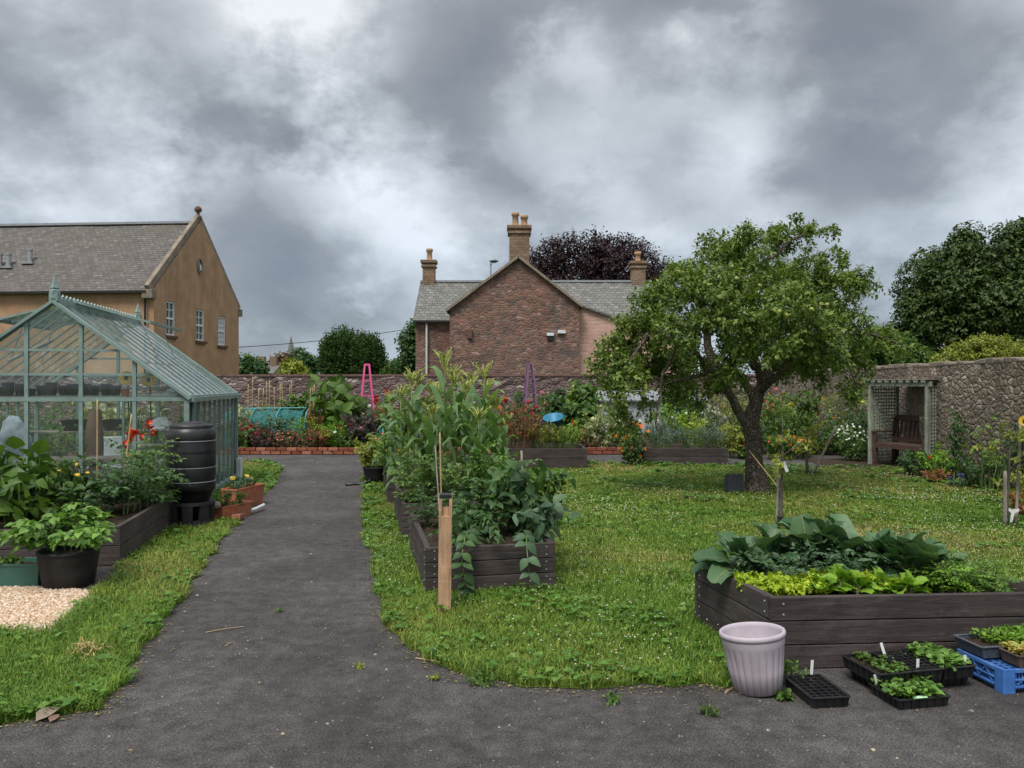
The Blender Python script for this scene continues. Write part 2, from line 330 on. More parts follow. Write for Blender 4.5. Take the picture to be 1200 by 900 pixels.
MT = {}
MT['path'] = m_path(); MT['soil'] = m_soil('garden_soil', (.030,.022,.016), (.085,.062,.045)); MT['ground'] = m_soil('far_ground', (.04,.07,.02), (.08,.11,.03), 2)
MT['lawn'] = m_lawn('lawn_sheet', True); MT['blade'] = m_lawn('grass_blade')
MT['clover'] = leafm('clover_leaf', (.06,.15,.022), (.12,.25,.035), (.18,.29,.05), tr=.3)
MT['darkwood'] = m_wood('dark_bed_timber', (.060,.048,.045), 'x'); MT['darkwood_v'] = m_wood('dark_post_timber', (.058,.047,.044), 'z')
MT['palewood'] = m_wood('raw_stake_timber', (.44,.27,.16), 'z', .7); MT['greywood'] = m_wood('weathered_timber', (.25,.22,.185), 'z')
MT['benchwood'] = m_wood('bench_timber', (.075,.045,.035), 'x')
MT['cane'] = simple('bamboo_cane', (.42,.31,.15), .6); MT['trelliswood'] = m_wood('trellis_timber', (.27,.30,.24), 'z')
MT['gh'] = simple('green_painted_aluminium', (.21,.295,.265), .4, .15, 9, spec=.5, dirt=(.14,.18,.16)); MT['glass'] = m_glass('greenhouse_glass')
MT['wglass'] = simple('window_glass', (.05,.06,.07), .08, .3, 2, spec=1.0)
MT['white'] = simple('white_paint', (.72,.72,.70), .5, .08); MT['plwhite'] = simple('pale_plastic', (.62,.64,.66), .45, .15)
MT['black'] = simple('black_plastic', (.012,.012,.014), .40, .3, 20, spec=.5, dirt=(.028,.026,.024)); MT['blackm'] = simple('matt_black_plastic', (.016,.016,.017), .6, .4, 14, spec=.35, dirt=(.035,.032,.03))
MT['stripe'] = simple('butt_seam', (.20,.21,.23), .35)
MT['grey_pl'] = simple('grey_plastic', (.085,.095,.11), .45, .2); MT['blue_pl'] = simple('blue_plastic', (.05,.15,.42), .5, .25, 14, dirt=(.19,.25,.34)); MT['lilac'] = simple('lilac_plastic', (.47,.40,.44), .5, .06, 7, spec=.4, bump=.05)
def m_lilac():
    t = NT('faded_lilac_plastic'); co = t.coord(); col = t.ramp(t.noise(co, 8, 5), [(.3, (.40,.34,.385)), (.7, (.50,.44,.475))])
    z = t.n('ShaderNodeSeparateXYZ'); t.L.new(co, z.inputs[0]); f = t.math('MULTIPLY', t.ramp(z.outputs[2], [(.0, (1,1,1)), (.10, (0,0,0))]), t.noise(t.coord(scale=(9,9,3)), 3, 6, .75)); col = t.mix(f, col, (.17,.14,.12))
    return t.fin(col, .5, .4)
MT['lilac'] = m_lilac()
MT['green_pl'] = simple('green_trough_plastic', (.045,.13,.10), .45, .15); MT['terra'] = simple('terracotta', (.42,.14,.07), .85, .3, 10, bump=.2, dirt=(.30,.17,.12))
MT['turq'] = simple('turquoise_hoop', (.05,.32,.32), .5); MT['bluehoop'] = simple('blue_hoop', (.06,.22,.42), .5); MT['pinkp'] = simple('pink_paint', (.72,.10,.30), .55, .12); MT['purp'] = simple('purple_paint', (.20,.11,.19), .6, .2)
MT['metal'] = simple('galvanised_metal', (.38,.39,.40), .45, .15, metal=.6); MT['terrapot'] = simple('buff_chimney_clay', (.40,.25,.14), .85, .3, 8)
MT['bark'] = m_rubble('apple_bark', [(.15,.12,.095), (.24,.195,.155), (.33,.275,.225), (.19,.15,.12)], (.085,.068,.054), 44, 'xyz', .38, .9); MT['bark2'] = simple('grey_bark', (.10,.085,.07), .95, .4, 12, .6, 30)
MT['stem'] = leafm('green_stem', (.07,.12,.03), (.12,.19,.05), tr=.1); MT['redstem'] = simple('brown_stem', (.12,.07,.04), .8)
def m_net():
    t = NT('turquoise_netting'); tr = t.n('ShaderNodeBsdfTransparent'); df = t.n('ShaderNodeBsdfDiffuse'); df.inputs[0].default_value = (.06,.22,.22,1)
    mx = t.n('ShaderNodeMixShader'); t.L.new(t.ramp(t.noise(t.coord(), 9, 5, .7), [(.35, (.25,.25,.25)), (.7, (.8,.8,.8))]), mx.inputs[0]); t.L.new(tr.outputs[0], mx.inputs[1]); t.L.new(df.outputs[0], mx.inputs[2]); t.L.new(mx.outputs[0], t.out.inputs[0]); return t.m
MT['net'] = m_net()
LM = {
 'apple': leafm('apple_leaf', (.068,.120,.018), (.150,.222,.038), (.26,.31,.075), tr=.28),
 'syc': leafm('sycamore_leaf', (.026,.056,.012), (.058,.098,.018), (.10,.135,.026), tr=.2),
 'beech': leafm('copper_leaf', (.022,.010,.014), (.045,.018,.024), (.065,.03,.032), tr=.2),
 'yew': leafm('conifer_leaf', (.024,.055,.016), (.050,.095,.024), tr=.1, rough=.8, spec=.1),
 'mid': leafm('mid_green_leaf', (.045,.10,.018), (.10,.18,.03)), 'dark': leafm('dark_green_leaf', (.028,.072,.022), (.068,.14,.040), (.10,.18,.06)),
 'bright': leafm('bright_green_leaf', (.10,.22,.02), (.22,.38,.04)), 'lime': leafm('lime_leaf', (.28,.40,.02), (.46,.56,.05), tr=.35),
 'yellowg': leafm('yellow_green_leaf', (.14,.18,.03), (.30,.32,.05)), 'maize': leafm('maize_leaf', (.075,.15,.05), (.15,.25,.095), (.22,.30,.11), tr=.3, spec=.45),
 'potato': leafm('potato_leaf', (.075,.17,.03), (.17,.30,.06)), 'bluegreen': leafm('cabbage_leaf', (.035,.095,.036), (.095,.175,.080), tr=.2, spec=.4),
 'kale': leafm('kale_leaf', (.04,.085,.04), (.085,.15,.075), tr=.2), 'silver': leafm('silver_leaf', (.10,.14,.11), (.20,.25,.20)),
 'blugrey': leafm('bluegrey_leaf', (.07,.12,.10), (.14,.20,.17)), 'bronze': leafm('bronze_leaf', (.20,.07,.03), (.36,.15,.07), (.30,.22,.08)), 'purple': leafm('purple_leaf', (.03,.018,.022), (.065,.045,.045), (.05,.08,.03)),
 'reddish': leafm('reddish_leaf', (.09,.045,.03), (.18,.10,.05), (.10,.14,.04)), 'pale': leafm('pale_leaf', (.17,.21,.09), (.36,.38,.20)), 'tomato': leafm('tomato_leaf', (.07,.14,.035), (.15,.24,.06)),
 'tassel': leafm('maize_tassel', (.30,.34,.10), (.48,.50,.18), tr=.35), 'straw': leafm('dry_leaf', (.38,.28,.12), (.60,.46,.22)), 'fennel': leafm('fennel_leaf', (.10,.15,.03), (.19,.24,.055), (.42,.38,.05)),
 'gold': leafm('golden_leaf', (.40,.28,.06), (.60,.48,.14), (.35,.45,.08)),
}
FC = {}
for k, c in dict(red=(.62,.02,.02), crimson=(.42,.02,.07), white=(.78,.78,.74), cream=(.74,.70,.50), orange=(.80,.20,.02), salmon=(.72,.24,.15), yellow=(.80,.55,.03), pink=(.62,.20,.32), violet=(.28,.20,.50), blue=(.14,.14,.48), lavender=(.20,.18,.30), dark=(.05,.025,.015), scarlet=(.70,.06,.02)).items():
    FC[k] = leafm('petal_'+k, mul(c, .8), c, tr=.2)

# ------------------------------------------------------------ leaves
def tmpl(kind):
    if kind == 'low': return np.array([[0,0,0],[.45,-.28,.05],[1,0,-.08],[.45,.28,.05]]), np.array([[0,1,2,3]])
    if kind == 'cab':
        V, f = [], []
        for i in range(8):
            x = i/7; wv = .43*math.sin(math.pi*(x*.82+.06)**.95)**.62
            for j in range(7):
                y = (j-3)/3; ruf = .06*math.sin(i*2.2+j*1.3)*abs(y)+.018*math.sin(j*3.1+i*1.7); V.append([x+.05*math.sin(j*2.4+i)*abs(y)**2, wv*y, -.58*x*x+.24*abs(y)**1.6*wv*1.6-.02*(j == 3)+ruf])
        for i in range(7):
            for j in range(6): a = i*7+j; f.append([a, a+7, a+8, a+1])
        return np.array(V), np.array(f)
    if kind == 'rib':
        V, f = [], []
        for i in range(8):
            x = i/7
            for y in (-1, 1): V.append([x, y*(.022*(1-x)+.005), -.58*x*x+.004])
        for i in range(7): a = i*2; f.append([a, a+2, a+3, a+1])
        for sx in (.2,.36,.52,.68):
            for sg in (-1,1):
                b = len(V)
                for q in (0, .5, 1): x = sx+.16*q; V += [[x-.007, sg*.28*q, -.58*x*x+.07*q*q+.010], [x+.007, sg*.28*q, -.58*x*x+.07*q*q+.010]]
                f += [[b,b+2,b+3,b+1],[b+2,b+4,b+5,b+3]]
        return np.array(V), np.array(f)
    if kind == 'thin': return np.array([[0,0,0],[.5,-.09,.0],[1,0,-.1],[.5,.09,.0]]), np.array([[0,1,2,3]])
    if kind == 'mid': return np.array([[0,0,0],[.4,-.28,.07],[.45,0,0],[.4,.28,.07],[1,0,-.14]]), np.array([[0,1,2],[0,2,3],[1,4,2],[2,4,3]])
    n, w, curl, fold = {'broad': (4,.36,.35,.10), 'heart': (4,.5,.30,.10), 'round': (4,.46,.22,.14), 'long': (5,.16,.5,.06), 'cab': (6,.43,.38,.13)}[kind]
    x = np.linspace(0, 1, n+1); prof = {'heart': np.sqrt(np.clip(1-x, 0, 1))*np.clip(x*6, .0, 1)**.5, 'round': np.sqrt(np.clip(1-(2*x-1)**2, 0, 1))}.get(kind, np.sin(math.pi*x**.8))
    prof = prof.copy(); prof[-1] = .03
    if kind == 'cab': prof = np.array([.10,.45,.82,1.0,.97,.72,.25]) 
    V = []
    for i in range(n+1):
        z = -curl*x[i]**2; wv = .0 if kind != 'cab' else .03*math.sin(i*2.3)
        V += [[x[i], -w*prof[i], z+fold*prof[i]+wv], [x[i], 0, z], [x[i], w*prof[i], z+fold*prof[i]-wv]]
    f = []
    for i in range(n):
        a = 3*i; f += [[a, a+3, a+4, a+1], [a+1, a+4, a+5, a+2]]
    return np.array(V), np.array(f)
TP = {k: tmpl(k) for k in ('low','thin','mid','broad','heart','round','long','cab','rib')}

def scatter(mb, tk, P, D, U, sc, r, mat=0, w=1.0):
    tv, tf = TP[tk]; N = len(P)
    if N == 0: return
    X = unit(D); Y = np.cross(U, X); bad = np.linalg.norm(Y, axis=1) < 1e-3; Y[bad] = [1, 0, 0]; Y = unit(Y); Z = np.cross(X, Y)
    sc = np.broadcast_to(sc, (N,))[:,None,None]
    v = P[:,None] + sc*(tv[None,:,0:1]*X[:,None] + w*tv[None,:,1:2]*Y[:,None] + tv[None,:,2:3]*Z[:,None])
    f = (tf[None] + (np.arange(N)*len(tv))[:,None,None]).reshape(-1, tf.shape[1])
    rn = np.repeat(r.random(N), len(tf)); mb.add(v.reshape(-1, 3), f, mat, rn)

def sprigs(mb, P, D, k, length, leaf, tk, r, spread=.8, droop=.15, mode='spiral', mat=0, w=1.0, upb=.7):
    """k leaves along a short twig from each P in direction D"""
    N = len(P); D = unit(D); ref = r.normal(size=(N,3)); A = unit(np.cross(D, ref)); 
    if mode == 'pin': A = np.cross(D, np.array([0,0,1.0])+.25*r.normal(size=(N,3))); A = unit(A)
    B = np.cross(D, A)
    for j in range(k):
        t = (j+.6)/k; p = P+D*length*t+np.array([0,0,-1])*length*t*t*droop
        if mode == 'pin':
            if j == k-1: ld = D+np.array([0,0,-droop])
            else: ld = D*.45+A*(1 if j % 2 else -1)*.9+np.array([0,0,-droop])
            up = np.tile([0,0,1.0], (N,1))+.3*r.normal(size=(N,3)); s = leaf*(.65+.5*t)*(.8+.4*r.random(N))
        else:
            a = 2.4*j+r.random(N)*.8; ld = D*(1-spread*.6)+(np.cos(a)[:,None]*A+np.sin(a)[:,None]*B)*spread+np.array([0,0,-droop])+.2*r.normal(size=(N,3))
            up = np.array([0,0,upb])+.6*D+.35*r.normal(size=(N,3)); s = leaf*(.7+.6*r.random(N))
        scatter(mb, tk, p, ld, up, s, r, mat, w)

def blobpts(r, blobs, n, shell=.45):
    B = np.array(blobs, float); 
    if B.shape[1] == 4: B = np.concatenate([B, B[:,3:4], B[:,3:4]], 1)
    wt = B[:,3]*B[:,5]; idx = r.choice(len(B), n, p=wt/wt.sum())
    d = unit(r.normal(size=(n,3))); rad = (shell+(1-shell)*r.random(n))**(.5)
    return B[idx,:3]+d*rad[:,None]*B[idx,3:6], d, idx

def stems_of(r, w, h, m, base_w=.15, n=7, lean=.0):
    out = []
    for i in range(m):
        a = 2*math.pi*(i+r.random())/m; q = math.sqrt(r.random()); tip = np.array([math.cos(a)*w/2*q, math.sin(a)*w/2*q, h*(1-.35*q*q)*(.8+.25*r.random())])
        b = np.array([math.cos(a)*w/2*base_w, math.sin(a)*w/2*base_w, 0]); t = np.linspace(0, 1, n)[:,None]
        mid = b*.55+tip*.45; mid[:2] = b[:2]+(tip[:2]-b[:2])*.25
        P = (1-t)**2*b+2*t*(1-t)*mid+t*t*tip+r.normal(size=(n,3))*.012*h*t; out.append(P)
    return out

def flower_mesh(kind, c1, c2=None, size=.05):
    r = rng(hash(kind) % 1000 if False else 7); mb = MB(); n = {'daisy': 12, 'rose': 16, 'bell': 5, 'ball': 18, 'sun': 18, 'trumpet': 6}[kind]
    if kind in ('daisy', 'sun', 'trumpet', 'bell'):
        a = np.arange(n)*2*math.pi/n; lift = {'trumpet': .7, 'bell': .5}.get(kind, .12)
        D = np.stack([np.cos(a), np.sin(a), np.full(n, lift)], 1); scatter(mb, 'mid', np.zeros((n,3)), D, np.tile([0,0,1.0], (n,1)), size/2, r, 0, 1.5 if kind in ('trumpet','bell') else .8)
        mb.lathe([(.001, .0), (.32*size/2, .0), (.36*size/2, .05*size), (.2*size/2, .1*size), (.001, .11*size)], 8, (0,0,.0), 1)
    else:
        d = unit(r.normal(size=(n,3))); d[:,2] = abs(d[:,2]) if kind == 'rose' else d[:,2]; U = d+.3*r.normal(size=(n,3))
        side = unit(np.cross(d, r.normal(size=(n,3)))); scatter(mb, 'mid', d*size*.28-side*size*.2, side+.3*d, U, size*.5, r, 0, 1.4)
    me_o = mb.build('flower', [FC[c1], FC[c2 or c1]]); me = me_o.data; bpy.data.objects.remove(me_o); return me
FM = {}
def flower(kind, c1, c2=None, size=.05):
    k = (kind, c1, c2)
    if k not in FM: FM[k] = flower_mesh(kind, c1, c2, 1.0)
    return FM[k]

NPL = [0]
def plant(name, label, cat, loc, w, h, style='bush', leaf='mid', ls=.07, n=260, tk='mid', flowers=None, fl_n=0, fs=.06, fzone=(.55, 1.0), group=None, seed=None, stemm='stem', k=6, droop=.2, stretch=1.0, low=.12, fcluster=None, rz=0, fdir=None):
    NPL[0] += 1; r = rng(seed if seed is not None else 100+NPL[0]); root = thing(name, label, cat, loc, rz, group)
    fol, st = MB(), MB(); tips = []
    if style in ('bush', 'herb', 'feather', 'spike', 'vine'):
        m = max(5, int({'bush': 12, 'herb': 9, 'feather': 16, 'spike': 30, 'vine': 8}[style]*max(.6, min(2.0, w))))
        if style == 'vine': ss = [np.array([[math.sin(i*2.3+t*7)*w*.3, math.cos(i*1.7+t*6)*w*.25, h*t*(.8+.25*((i*37) % 10)/10)] for t in np.linspace(0, 1, 10)]) for i in range(m)]
        else: ss = stems_of(r, w*.92, h*.95, m, .3 if style != 'spike' else .55)
        for P in ss: st.tube(P, np.linspace(.010, .003, len(P))*(.6+.5*h), 4, cap=False); tips.append(P[-1])
        per = max(2, n//(m*k)); Ps, Ds = [], []
        for P in ss:
            tt = r.uniform(low if style != 'spike' else .3, 1, per)*(len(P)-1); i = np.minimum(tt.astype(int), len(P)-2); f = (tt-i)[:,None]
            q = P[i]*(1-f)+P[i+1]*f; a = r.random(per)*2*math.pi; out = np.stack([np.cos(a), np.sin(a), .35+.6*r.random(per)], 1)
            radial = q*np.array([1,1,0]); out = out+1.2*radial/max(w/2, .05)
            Ps.append(q); Ds.append(out)
        Ps = np.concatenate(Ps); Ds = np.concatenate(Ds)
        if style == 'spike': Ds = Ds*.35+np.array([0,0,1.0])
        mode = 'pin' if style in ('herb', 'feather') else 'spiral'
        sl = {'bush': ls*1.8, 'herb': ls*2.8, 'feather': ls*3.2, 'spike': ls*2.0, 'vine': ls*1.6}[style]
        sprigs(fol, Ps, Ds, k, sl, ls, tk, r, .85, droop, mode, 0, stretch)
    fo = fol.build('foliage', LM[leaf], root)
    st.build('stem', MT[stemm], root)
    if flowers and fl_n:
        me = flower(*flowers); cand = np.array(tips)
        for i in range(fl_n):
            a = r.random()*2*math.pi; q = math.sqrt(r.random()); zf = r.uniform(*fzone)
            if fcluster is not None: p = np.array(fcluster)+r.normal(size=3)*np.array([w*.2, w*.2, .06*h])
            elif r.random() < .4 and len(cand): p = cand[r.integers(len(cand))]+np.array([0,0,.02])
            else: p = np.array([math.cos(a)*w*.48*q, math.sin(a)*w*.48*q-w*.06, h*zf*(1-.25*q*q)])
            o = bpy.data.objects.new('flower', me); COL.objects.link(o); o.parent = root; o.location = p; s = fs*(.7+.6*r.random()); o.scale = (s,)*3
            dv = Vector(fdir) if fdir else Vector((r.normal()*.5+p[0]/max(w, .1), -1.0+r.normal()*.5, .8)); o.rotation_euler = dv.to_track_quat('Z', 'Y').to_euler()
    return root

# ------------------------------------------------------------ the setting
def sheet(name, poly, z, m, wob=0, seed=1):
    P = [Vector((p[0], p[1], 0)) for p in poly]; r = rng(seed); out = []
    for a, b in zip(P, P[1:]+P[:1]):
        L = (b-a).length; k = max(1, int(L/.12)) if wob else 1
        for i in range(min(k, 120)):
            q = a.lerp(b, i/min(k, 120)); out.append((q.x+(r.normal()*wob if wob and i else 0), q.y+(r.normal()*wob if wob and i else 0), z))
    me = bpy.data.meshes.new(name); me.from_pydata(out, [], [tuple(range(len(out)))]); me.materials.append(m)
    o = bpy.data.objects.new(name, me); COL.objects.link(o); tag(o, kind='structure'); return [(v[0], v[1]) for v in out]
sheet('ground', [(-900,-300),(900,-300),(900,1500),(-900,1500)], -.012, MT['ground'])
sheet('path', [(-14,-2),(14,-2),(14,17.95),(-14,17.95)], 0, MT['path'])
sheet('border_soil', [(-14,18.1),(11,18.1),(11,29),(-14,29)], -.004, MT['soil'])
LAWN = [gp(*p) for p in [(433,545),(428,560),(424,600),(430,640),(440,690),(455,738),(480,762),(520,782),(560,796),(610,806),(700,808),(790,806),(850,807),(880,797)]] + [Vector(p) for p in [(1.52,4.52,0),(3.2,4.62,0),(4.5,4.5,0),(7.2,4.6,0),(8.1,15.2,0)]] + [gp(*p) for p in [(1010,549),(900,546),(760,545),(700,543),(600,543),(500,545)]]
VERGE = [gp(*p) for p in [(-60,862),(0,850),(60,840),(120,832),(135,810),(160,775),(200,722),(240,662),(262,630),(290,600),(322,565),(329,550),(318,542),(276,541),(262,552),(240,600),(205,618),(170,640),(136,668),(120,690),(60,740),(0,742),(-60,745)]]
LAWNP = sheet('lawn', LAWN, .004, MT['lawn'], .03, 3); VERGEP = sheet('verge', VERGE, .004, MT['lawn'], .03, 4)
GRAVP = sheet('gravel_bed', [gp(*p) for p in [(-80,690),(60,688),(112,694),(118,702),(60,742),(0,744),(-80,746)]], .008, m_soil('gravel_base', (.30,.22,.15), (.55,.42,.30), 60))

def inpoly(P, poly):
    x, y = P[:,0], P[:,1]; ins = np.zeros(len(P), bool); n = len(poly); A = np.array([(p[0], p[1]) for p in poly])
    for i in range(n):
        x1, y1 = A[i]; x2, y2 = A[(i+1) % n]
        c = ((y1 > y) != (y2 > y)) & (x < (x2-x1)*(y-y1)/(y2-y1+1e-12)+x1); ins ^= c
    return ins
def pn(P, s, ph=0):
    x, y = P[:,0]*s, P[:,1]*s; return (np.sin(x*1.3+ph+1.7*np.sin(y*.9+ph))+np.sin(y*1.7-ph*2+1.3*np.sin(x*1.1))+np.sin((x+y)*2.3+ph*3))/3
BEDZ = []    # footprints where no grass grows
def pts_in(poly, dens, r, falloff=1.3, d0=5.0, ymax=17.5):
    A = np.array([(p[0], p[1]) for p in poly]); lo, hi = A.min(0), A.max(0); hi[1] = min(hi[1], ymax)
    n = int(dens*(hi[0]-lo[0])*(hi[1]-lo[1])); P = lo+r.random((n,2))*(hi-lo)
    d = P[:,1]; P = P[(r.random(n) < np.minimum(1, (d0/np.maximum(d, .1))**falloff)) & (np.abs(P[:,0]) < .72*d+.3)]
    P = P[inpoly(P, poly)]
    for b in BEDZ: P = P[~inpoly(P, b)]
    return P
def edge_dist(P, poly):
    A = np.array([(p[0], p[1]) for p in poly]); best = np.full(len(P), 9.0)
    for i in range(len(A)):
        a, b = A[i], A[(i+1) % len(A)]; ab = b-a; L = max((ab**2).sum(), 1e-9); t = np.clip(((P-a)@ab)/L, 0, 1); best = np.minimum(best, np.linalg.norm(P-(a+t[:,None]*ab), axis=1))
    return best
def grass(name, poly, dens, seed, h0=.035, h1=.075, spill=.03):
    r = rng(seed); P = pts_in(poly, dens, r); d = P[:,1]; ed = edge_dist(P, [(v[0], v[1]) for v in poly])
    tall = np.clip((.35-ed)/.35, 0, 1)*.6+np.clip(pn(P, 1.1, 2), 0, 1)*.35+np.clip(pn(P, 3.1, 5), 0, 1)*.3
    h = (h0+(h1-h0)*r.random(len(P)))*(1+tall*.9)*np.where(d > 8.5, .75, 1)*np.minimum(1, 9/np.maximum(d, 1))**.3
    a = r.random(len(P))*2*math.pi; lean = .25+.9*r.random(len(P))
    D = np.stack([np.cos(a)*lean, np.sin(a)*lean, np.ones(len(P))], 1); D = unit(D)
    side = np.stack([-np.sin(a), np.cos(a), np.zeros(len(P))], 1); wd = (.0017+.0014*r.random(len(P)))*np.maximum(1, d/5.5)
    B = np.concatenate([P, np.full((len(P),1), .003)], 1); M1 = B+D*h[:,None]*.55
    D2 = unit(D+np.stack([np.cos(a), np.sin(a), -.5*np.ones(len(P))], 1)*.55); T = M1+D2*h[:,None]*.5
    v = np.stack([B-side*wd[:,None], B+side*wd[:,None], M1+side*wd[:,None]*.8, M1-side*wd[:,None]*.8, T], 1)
    mb = MB(); n = len(P); rn = r.random(n); base = (np.arange(n)*5)[:,None]
    mb.add(v.reshape(-1,3), base+np.array([0,1,2,3]), 0, rn); mb.F.append((base+np.array([3,2,4]), 0, rn.astype(np.float32)))
    return tag(mb.build(name, MT['blade']), 'short green lawn grass' if name == 'lawn_grass' else 'rough green grass along the path edge', 'grass', kind='stuff')
def clover(name, poly, dens, seed, edge=.5, mat='clover', ls=.02):
    r = rng(seed); P = pts_in(poly, dens, r); ed = edge_dist(P, [(v[0], v[1]) for v in poly])
    keep = r.random(len(P)) < np.clip(.05+.8*np.clip((edge-ed)/edge, 0, 1)*np.clip(.55+pn(P, 4.2, 3), 0, 1)+.7*np.clip(pn(P, 2.2, 7)-.25, 0, 1), 0, 1); P = P[keep]
    B = np.concatenate([P+r.normal(size=P.shape)*.01, .02+.04*r.random((len(P),1))], 1)
    mb = MB()
    for j in range(3):
        a = r.random(len(P))*6.3; D = np.stack([np.cos(a), np.sin(a), .35*r.random(len(P))+.05], 1)
        scatter(mb, 'mid', B, D, np.tile([0,0,1.0], (len(P),1))+.3*r.normal(size=(len(P),3)), ls*(.7+.9*r.random(len(P)))*np.maximum(1, P[:,1]/7), r, 0, 1.3)
    return tag(mb.build(name, MT[mat]), 'low broad-leaved weeds and clover in the grass', 'ground cover', kind='stuff')

# ------------------------------------------------------------ raised beds
def raised_bed(label, corners, h, rows, soilz, bolts=False, group='dark timber raised vegetable beds'):
    """corners: world xy, counter-clockwise from the front left"""
    C = [Vector((c[0], c[1], 0)) for c in corners]; o = C[0]; root = thing('raised_bed', label, 'raised bed', (o.x, o.y, 0), 0, group); th = .045
    BEDZ.append([(c.x, c.y) for c in C]); cen = sum(C, Vector())/len(C); ph = h/rows
    for i, a in enumerate(C):
        b = C[(i+1) % len(C)]; d = (b-a); L = d.length; ang = math.atan2(d.y, d.x); u = d.normalized(); nrm = Vector((-u.y, u.x, 0))
        for k in range(rows):
            mb = MB(); ex = th if i % 2 == 0 else -.001
            mb.box((L/2, th/2, 0), (L-(.0 if i % 2 == 0 else 2*th+.004), th, ph-.006))
            p = mb.build('plank', MT['darkwood'], root, bevel=.004); p.location = (a.x-o.x, a.y-o.y, ph*(k+.5)+.001); p.rotation_euler = (rng(i*7+k).normal()*.004, 0, ang)
            if bolts:
                for sx in (.07, L-.07):
                    for sz in (-.03, .03):
                        bb = MB(); bb.lathe([(.001,-.003),(.006,-.003),(.007,0),(.005,.003),(.001,.003)], 8); q = bb.build('bolt', MT['metal'], root); v = a+u*sx-nrm*.002
                        q.location = (v.x-o.x, v.y-o.y, ph*(k+.5)+sz); q.rotation_euler = (R(90), 0, ang)
        pm = MB(); pm.box((0,0,h/2-.01), (.07,.07,h-.02)); v = a+(cen-a).normalized()*.12; q = pm.build('corner_post', MT['darkwood_v'], root, bevel=.004); q.location = (v.x-o.x, v.y-o.y, 0); q.rotation_euler = (0,0,ang)
    # soil surface
    r = rng(int(abs(o.x)*100)+3); n = 22; sm = MB(); g = []
    q = [c+(cen-c)*.05 for c in C[:4]]
    for i in range(n+1):
        for j in range(n+1):
            s, t = i/n, j/n; p = (q[0]*(1-s)+q[1]*s)*(1-t)+(q[3]*(1-s)+q[2]*s)*t; g.append((p.x-o.x, p.y-o.y, soilz+r.normal()*.012))
    f = [[i*(n+1)+j, (i+1)*(n+1)+j, (i+1)*(n+1)+j+1, i*(n+1)+j+1] for i in range(n) for j in range(n)]
    sm.add(g, f); sm.build('soil', MT['soil'], root, smooth=True)
    return root
def rect(fl, w, l, tan):
    d = Vector((tan, 1, 0)).normalized(); e = Vector((d.y, -d.x, 0)); a = Vector((fl[0], fl[1], 0)); b = a+e*w; return [a, b, b+d*l, a+d*l]
BA = rect((-4.75,6.75), 1.32, 1.8, -.185)
raised_bed('dark raised bed in front of the greenhouse, crowded with leafy crops', BA, .35, 2, .30)
BB = rect((-.66,6.05), 1.02, 1.72, -.20); raised_bed('small near raised bed behind the pale wooden stake', BB, .35, 3, .29, True)
BC = rect((-1.13,8.15), 1.05, 1.95, -.19); raised_bed('middle raised bed in the row, full of tall maize', BC, .37, 3, .31)
BD = rect((-1.66,10.6), 1.15, 2.2, -.19); raised_bed('farthest raised bed of the row beside the path, behind the maize', BD, .37, 2, .31)
BE = [Vector((-.2,15.0,0)), Vector((1.42,15.0,0)), Vector((1.40,16.3,0)), Vector((-.25,16.3,0))]; raised_bed('black raised bed with red-bronze foliage by the cross path', BE, .38, 2, .33)
BF = [Vector((2.6,15.7,0)), Vector((4.27,15.7,0)), Vector((4.25,16.7,0)), Vector((2.58,16.7,0))]; raised_bed('low dark raised bed of blue-grey foliage left of the apple tree', BF, .33, 2, .28)
BG = [Vector((1.45,4.44,0)), Vector((3.40,4.56,0)), Vector((3.02,4.97,0)), Vector((1.25,5.42,0))]; raised_bed('large dark front raised bed of lettuce, cabbage and carrots', BG, .405, 3, .33, True)

# ------------------------------------------------------------ walls
def garden_wall(label, a, b, h, m, seed, th=.45, cop='stone'):
    a = Vector(a); b = Vector(b); d = b-a; L = d.length; ang = math.atan2(d.y, d.x); root = thing('garden_wall', label, 'wall', a, ang); r = rng(seed)
    n = int(L/.25); mb = MB(); nz = 12; V = []; F_ = []
    for i in range(n+1):
        hh = h+.03*math.sin(i*.21)+r.normal()*.015
        for j in range(nz+1): V.append((L*i/n, r.normal()*.018, hh*j/nz))
    for i in range(n):
        for j in range(nz): q = i*(nz+1)+j; F_.append([q, q+nz+1, q+nz+2, q+1])
    mb.add(V, F_); V2 = [(L,0,h),(L,th,h),(0,th,h),(0,0,h),(0,th,0),(L,th,0),(0,0,0),(L,0,0)]; mb.add(V2, [[0,1,2,3],[2,1,5,4],[3,2,4,6],[1,0,7,5]])
    mb.build('rubble_face', m, root, smooth=False)
    cp = MB(); x = 0
    while x < L:
        w = r.uniform(.08, .26) if cop == 'stone' else .23; hh = r.uniform(.04, .10) if cop == 'stone' else .075
        cp.box((x+w/2, th/2-.01, h+hh/2-.005), (w*.97, th+.03+r.normal()*.02, hh), 0, 0, None); x += w
    cp.build('coping', MT['copstone'] if cop == 'stone' else MT['copbrick'], root, bevel=.015 if cop == 'stone' else 0)
    return root
MT['copstone'] = simple('coping_stone', (.22,.18,.145), .95, .45, 4, .8, 20); MT['copbrick'] = simple('coping_brick', (.17,.10,.085), .95, .4, 8, .6, 20)
MT['wallR'] = m_rubble('grey_rubble_stone', [(.18,.145,.115), (.25,.20,.16), (.31,.25,.20), (.20,.155,.125), (.27,.215,.17), (.48,.42,.35)], (.16,.13,.105), 8.5, 'xyz', 1.5, .55, [((.15,.125,.10),(.35,.35,.8),.50,.64,.6),((.32,.27,.215),(1.1,1.1,1.6),.60,.68,.5)])
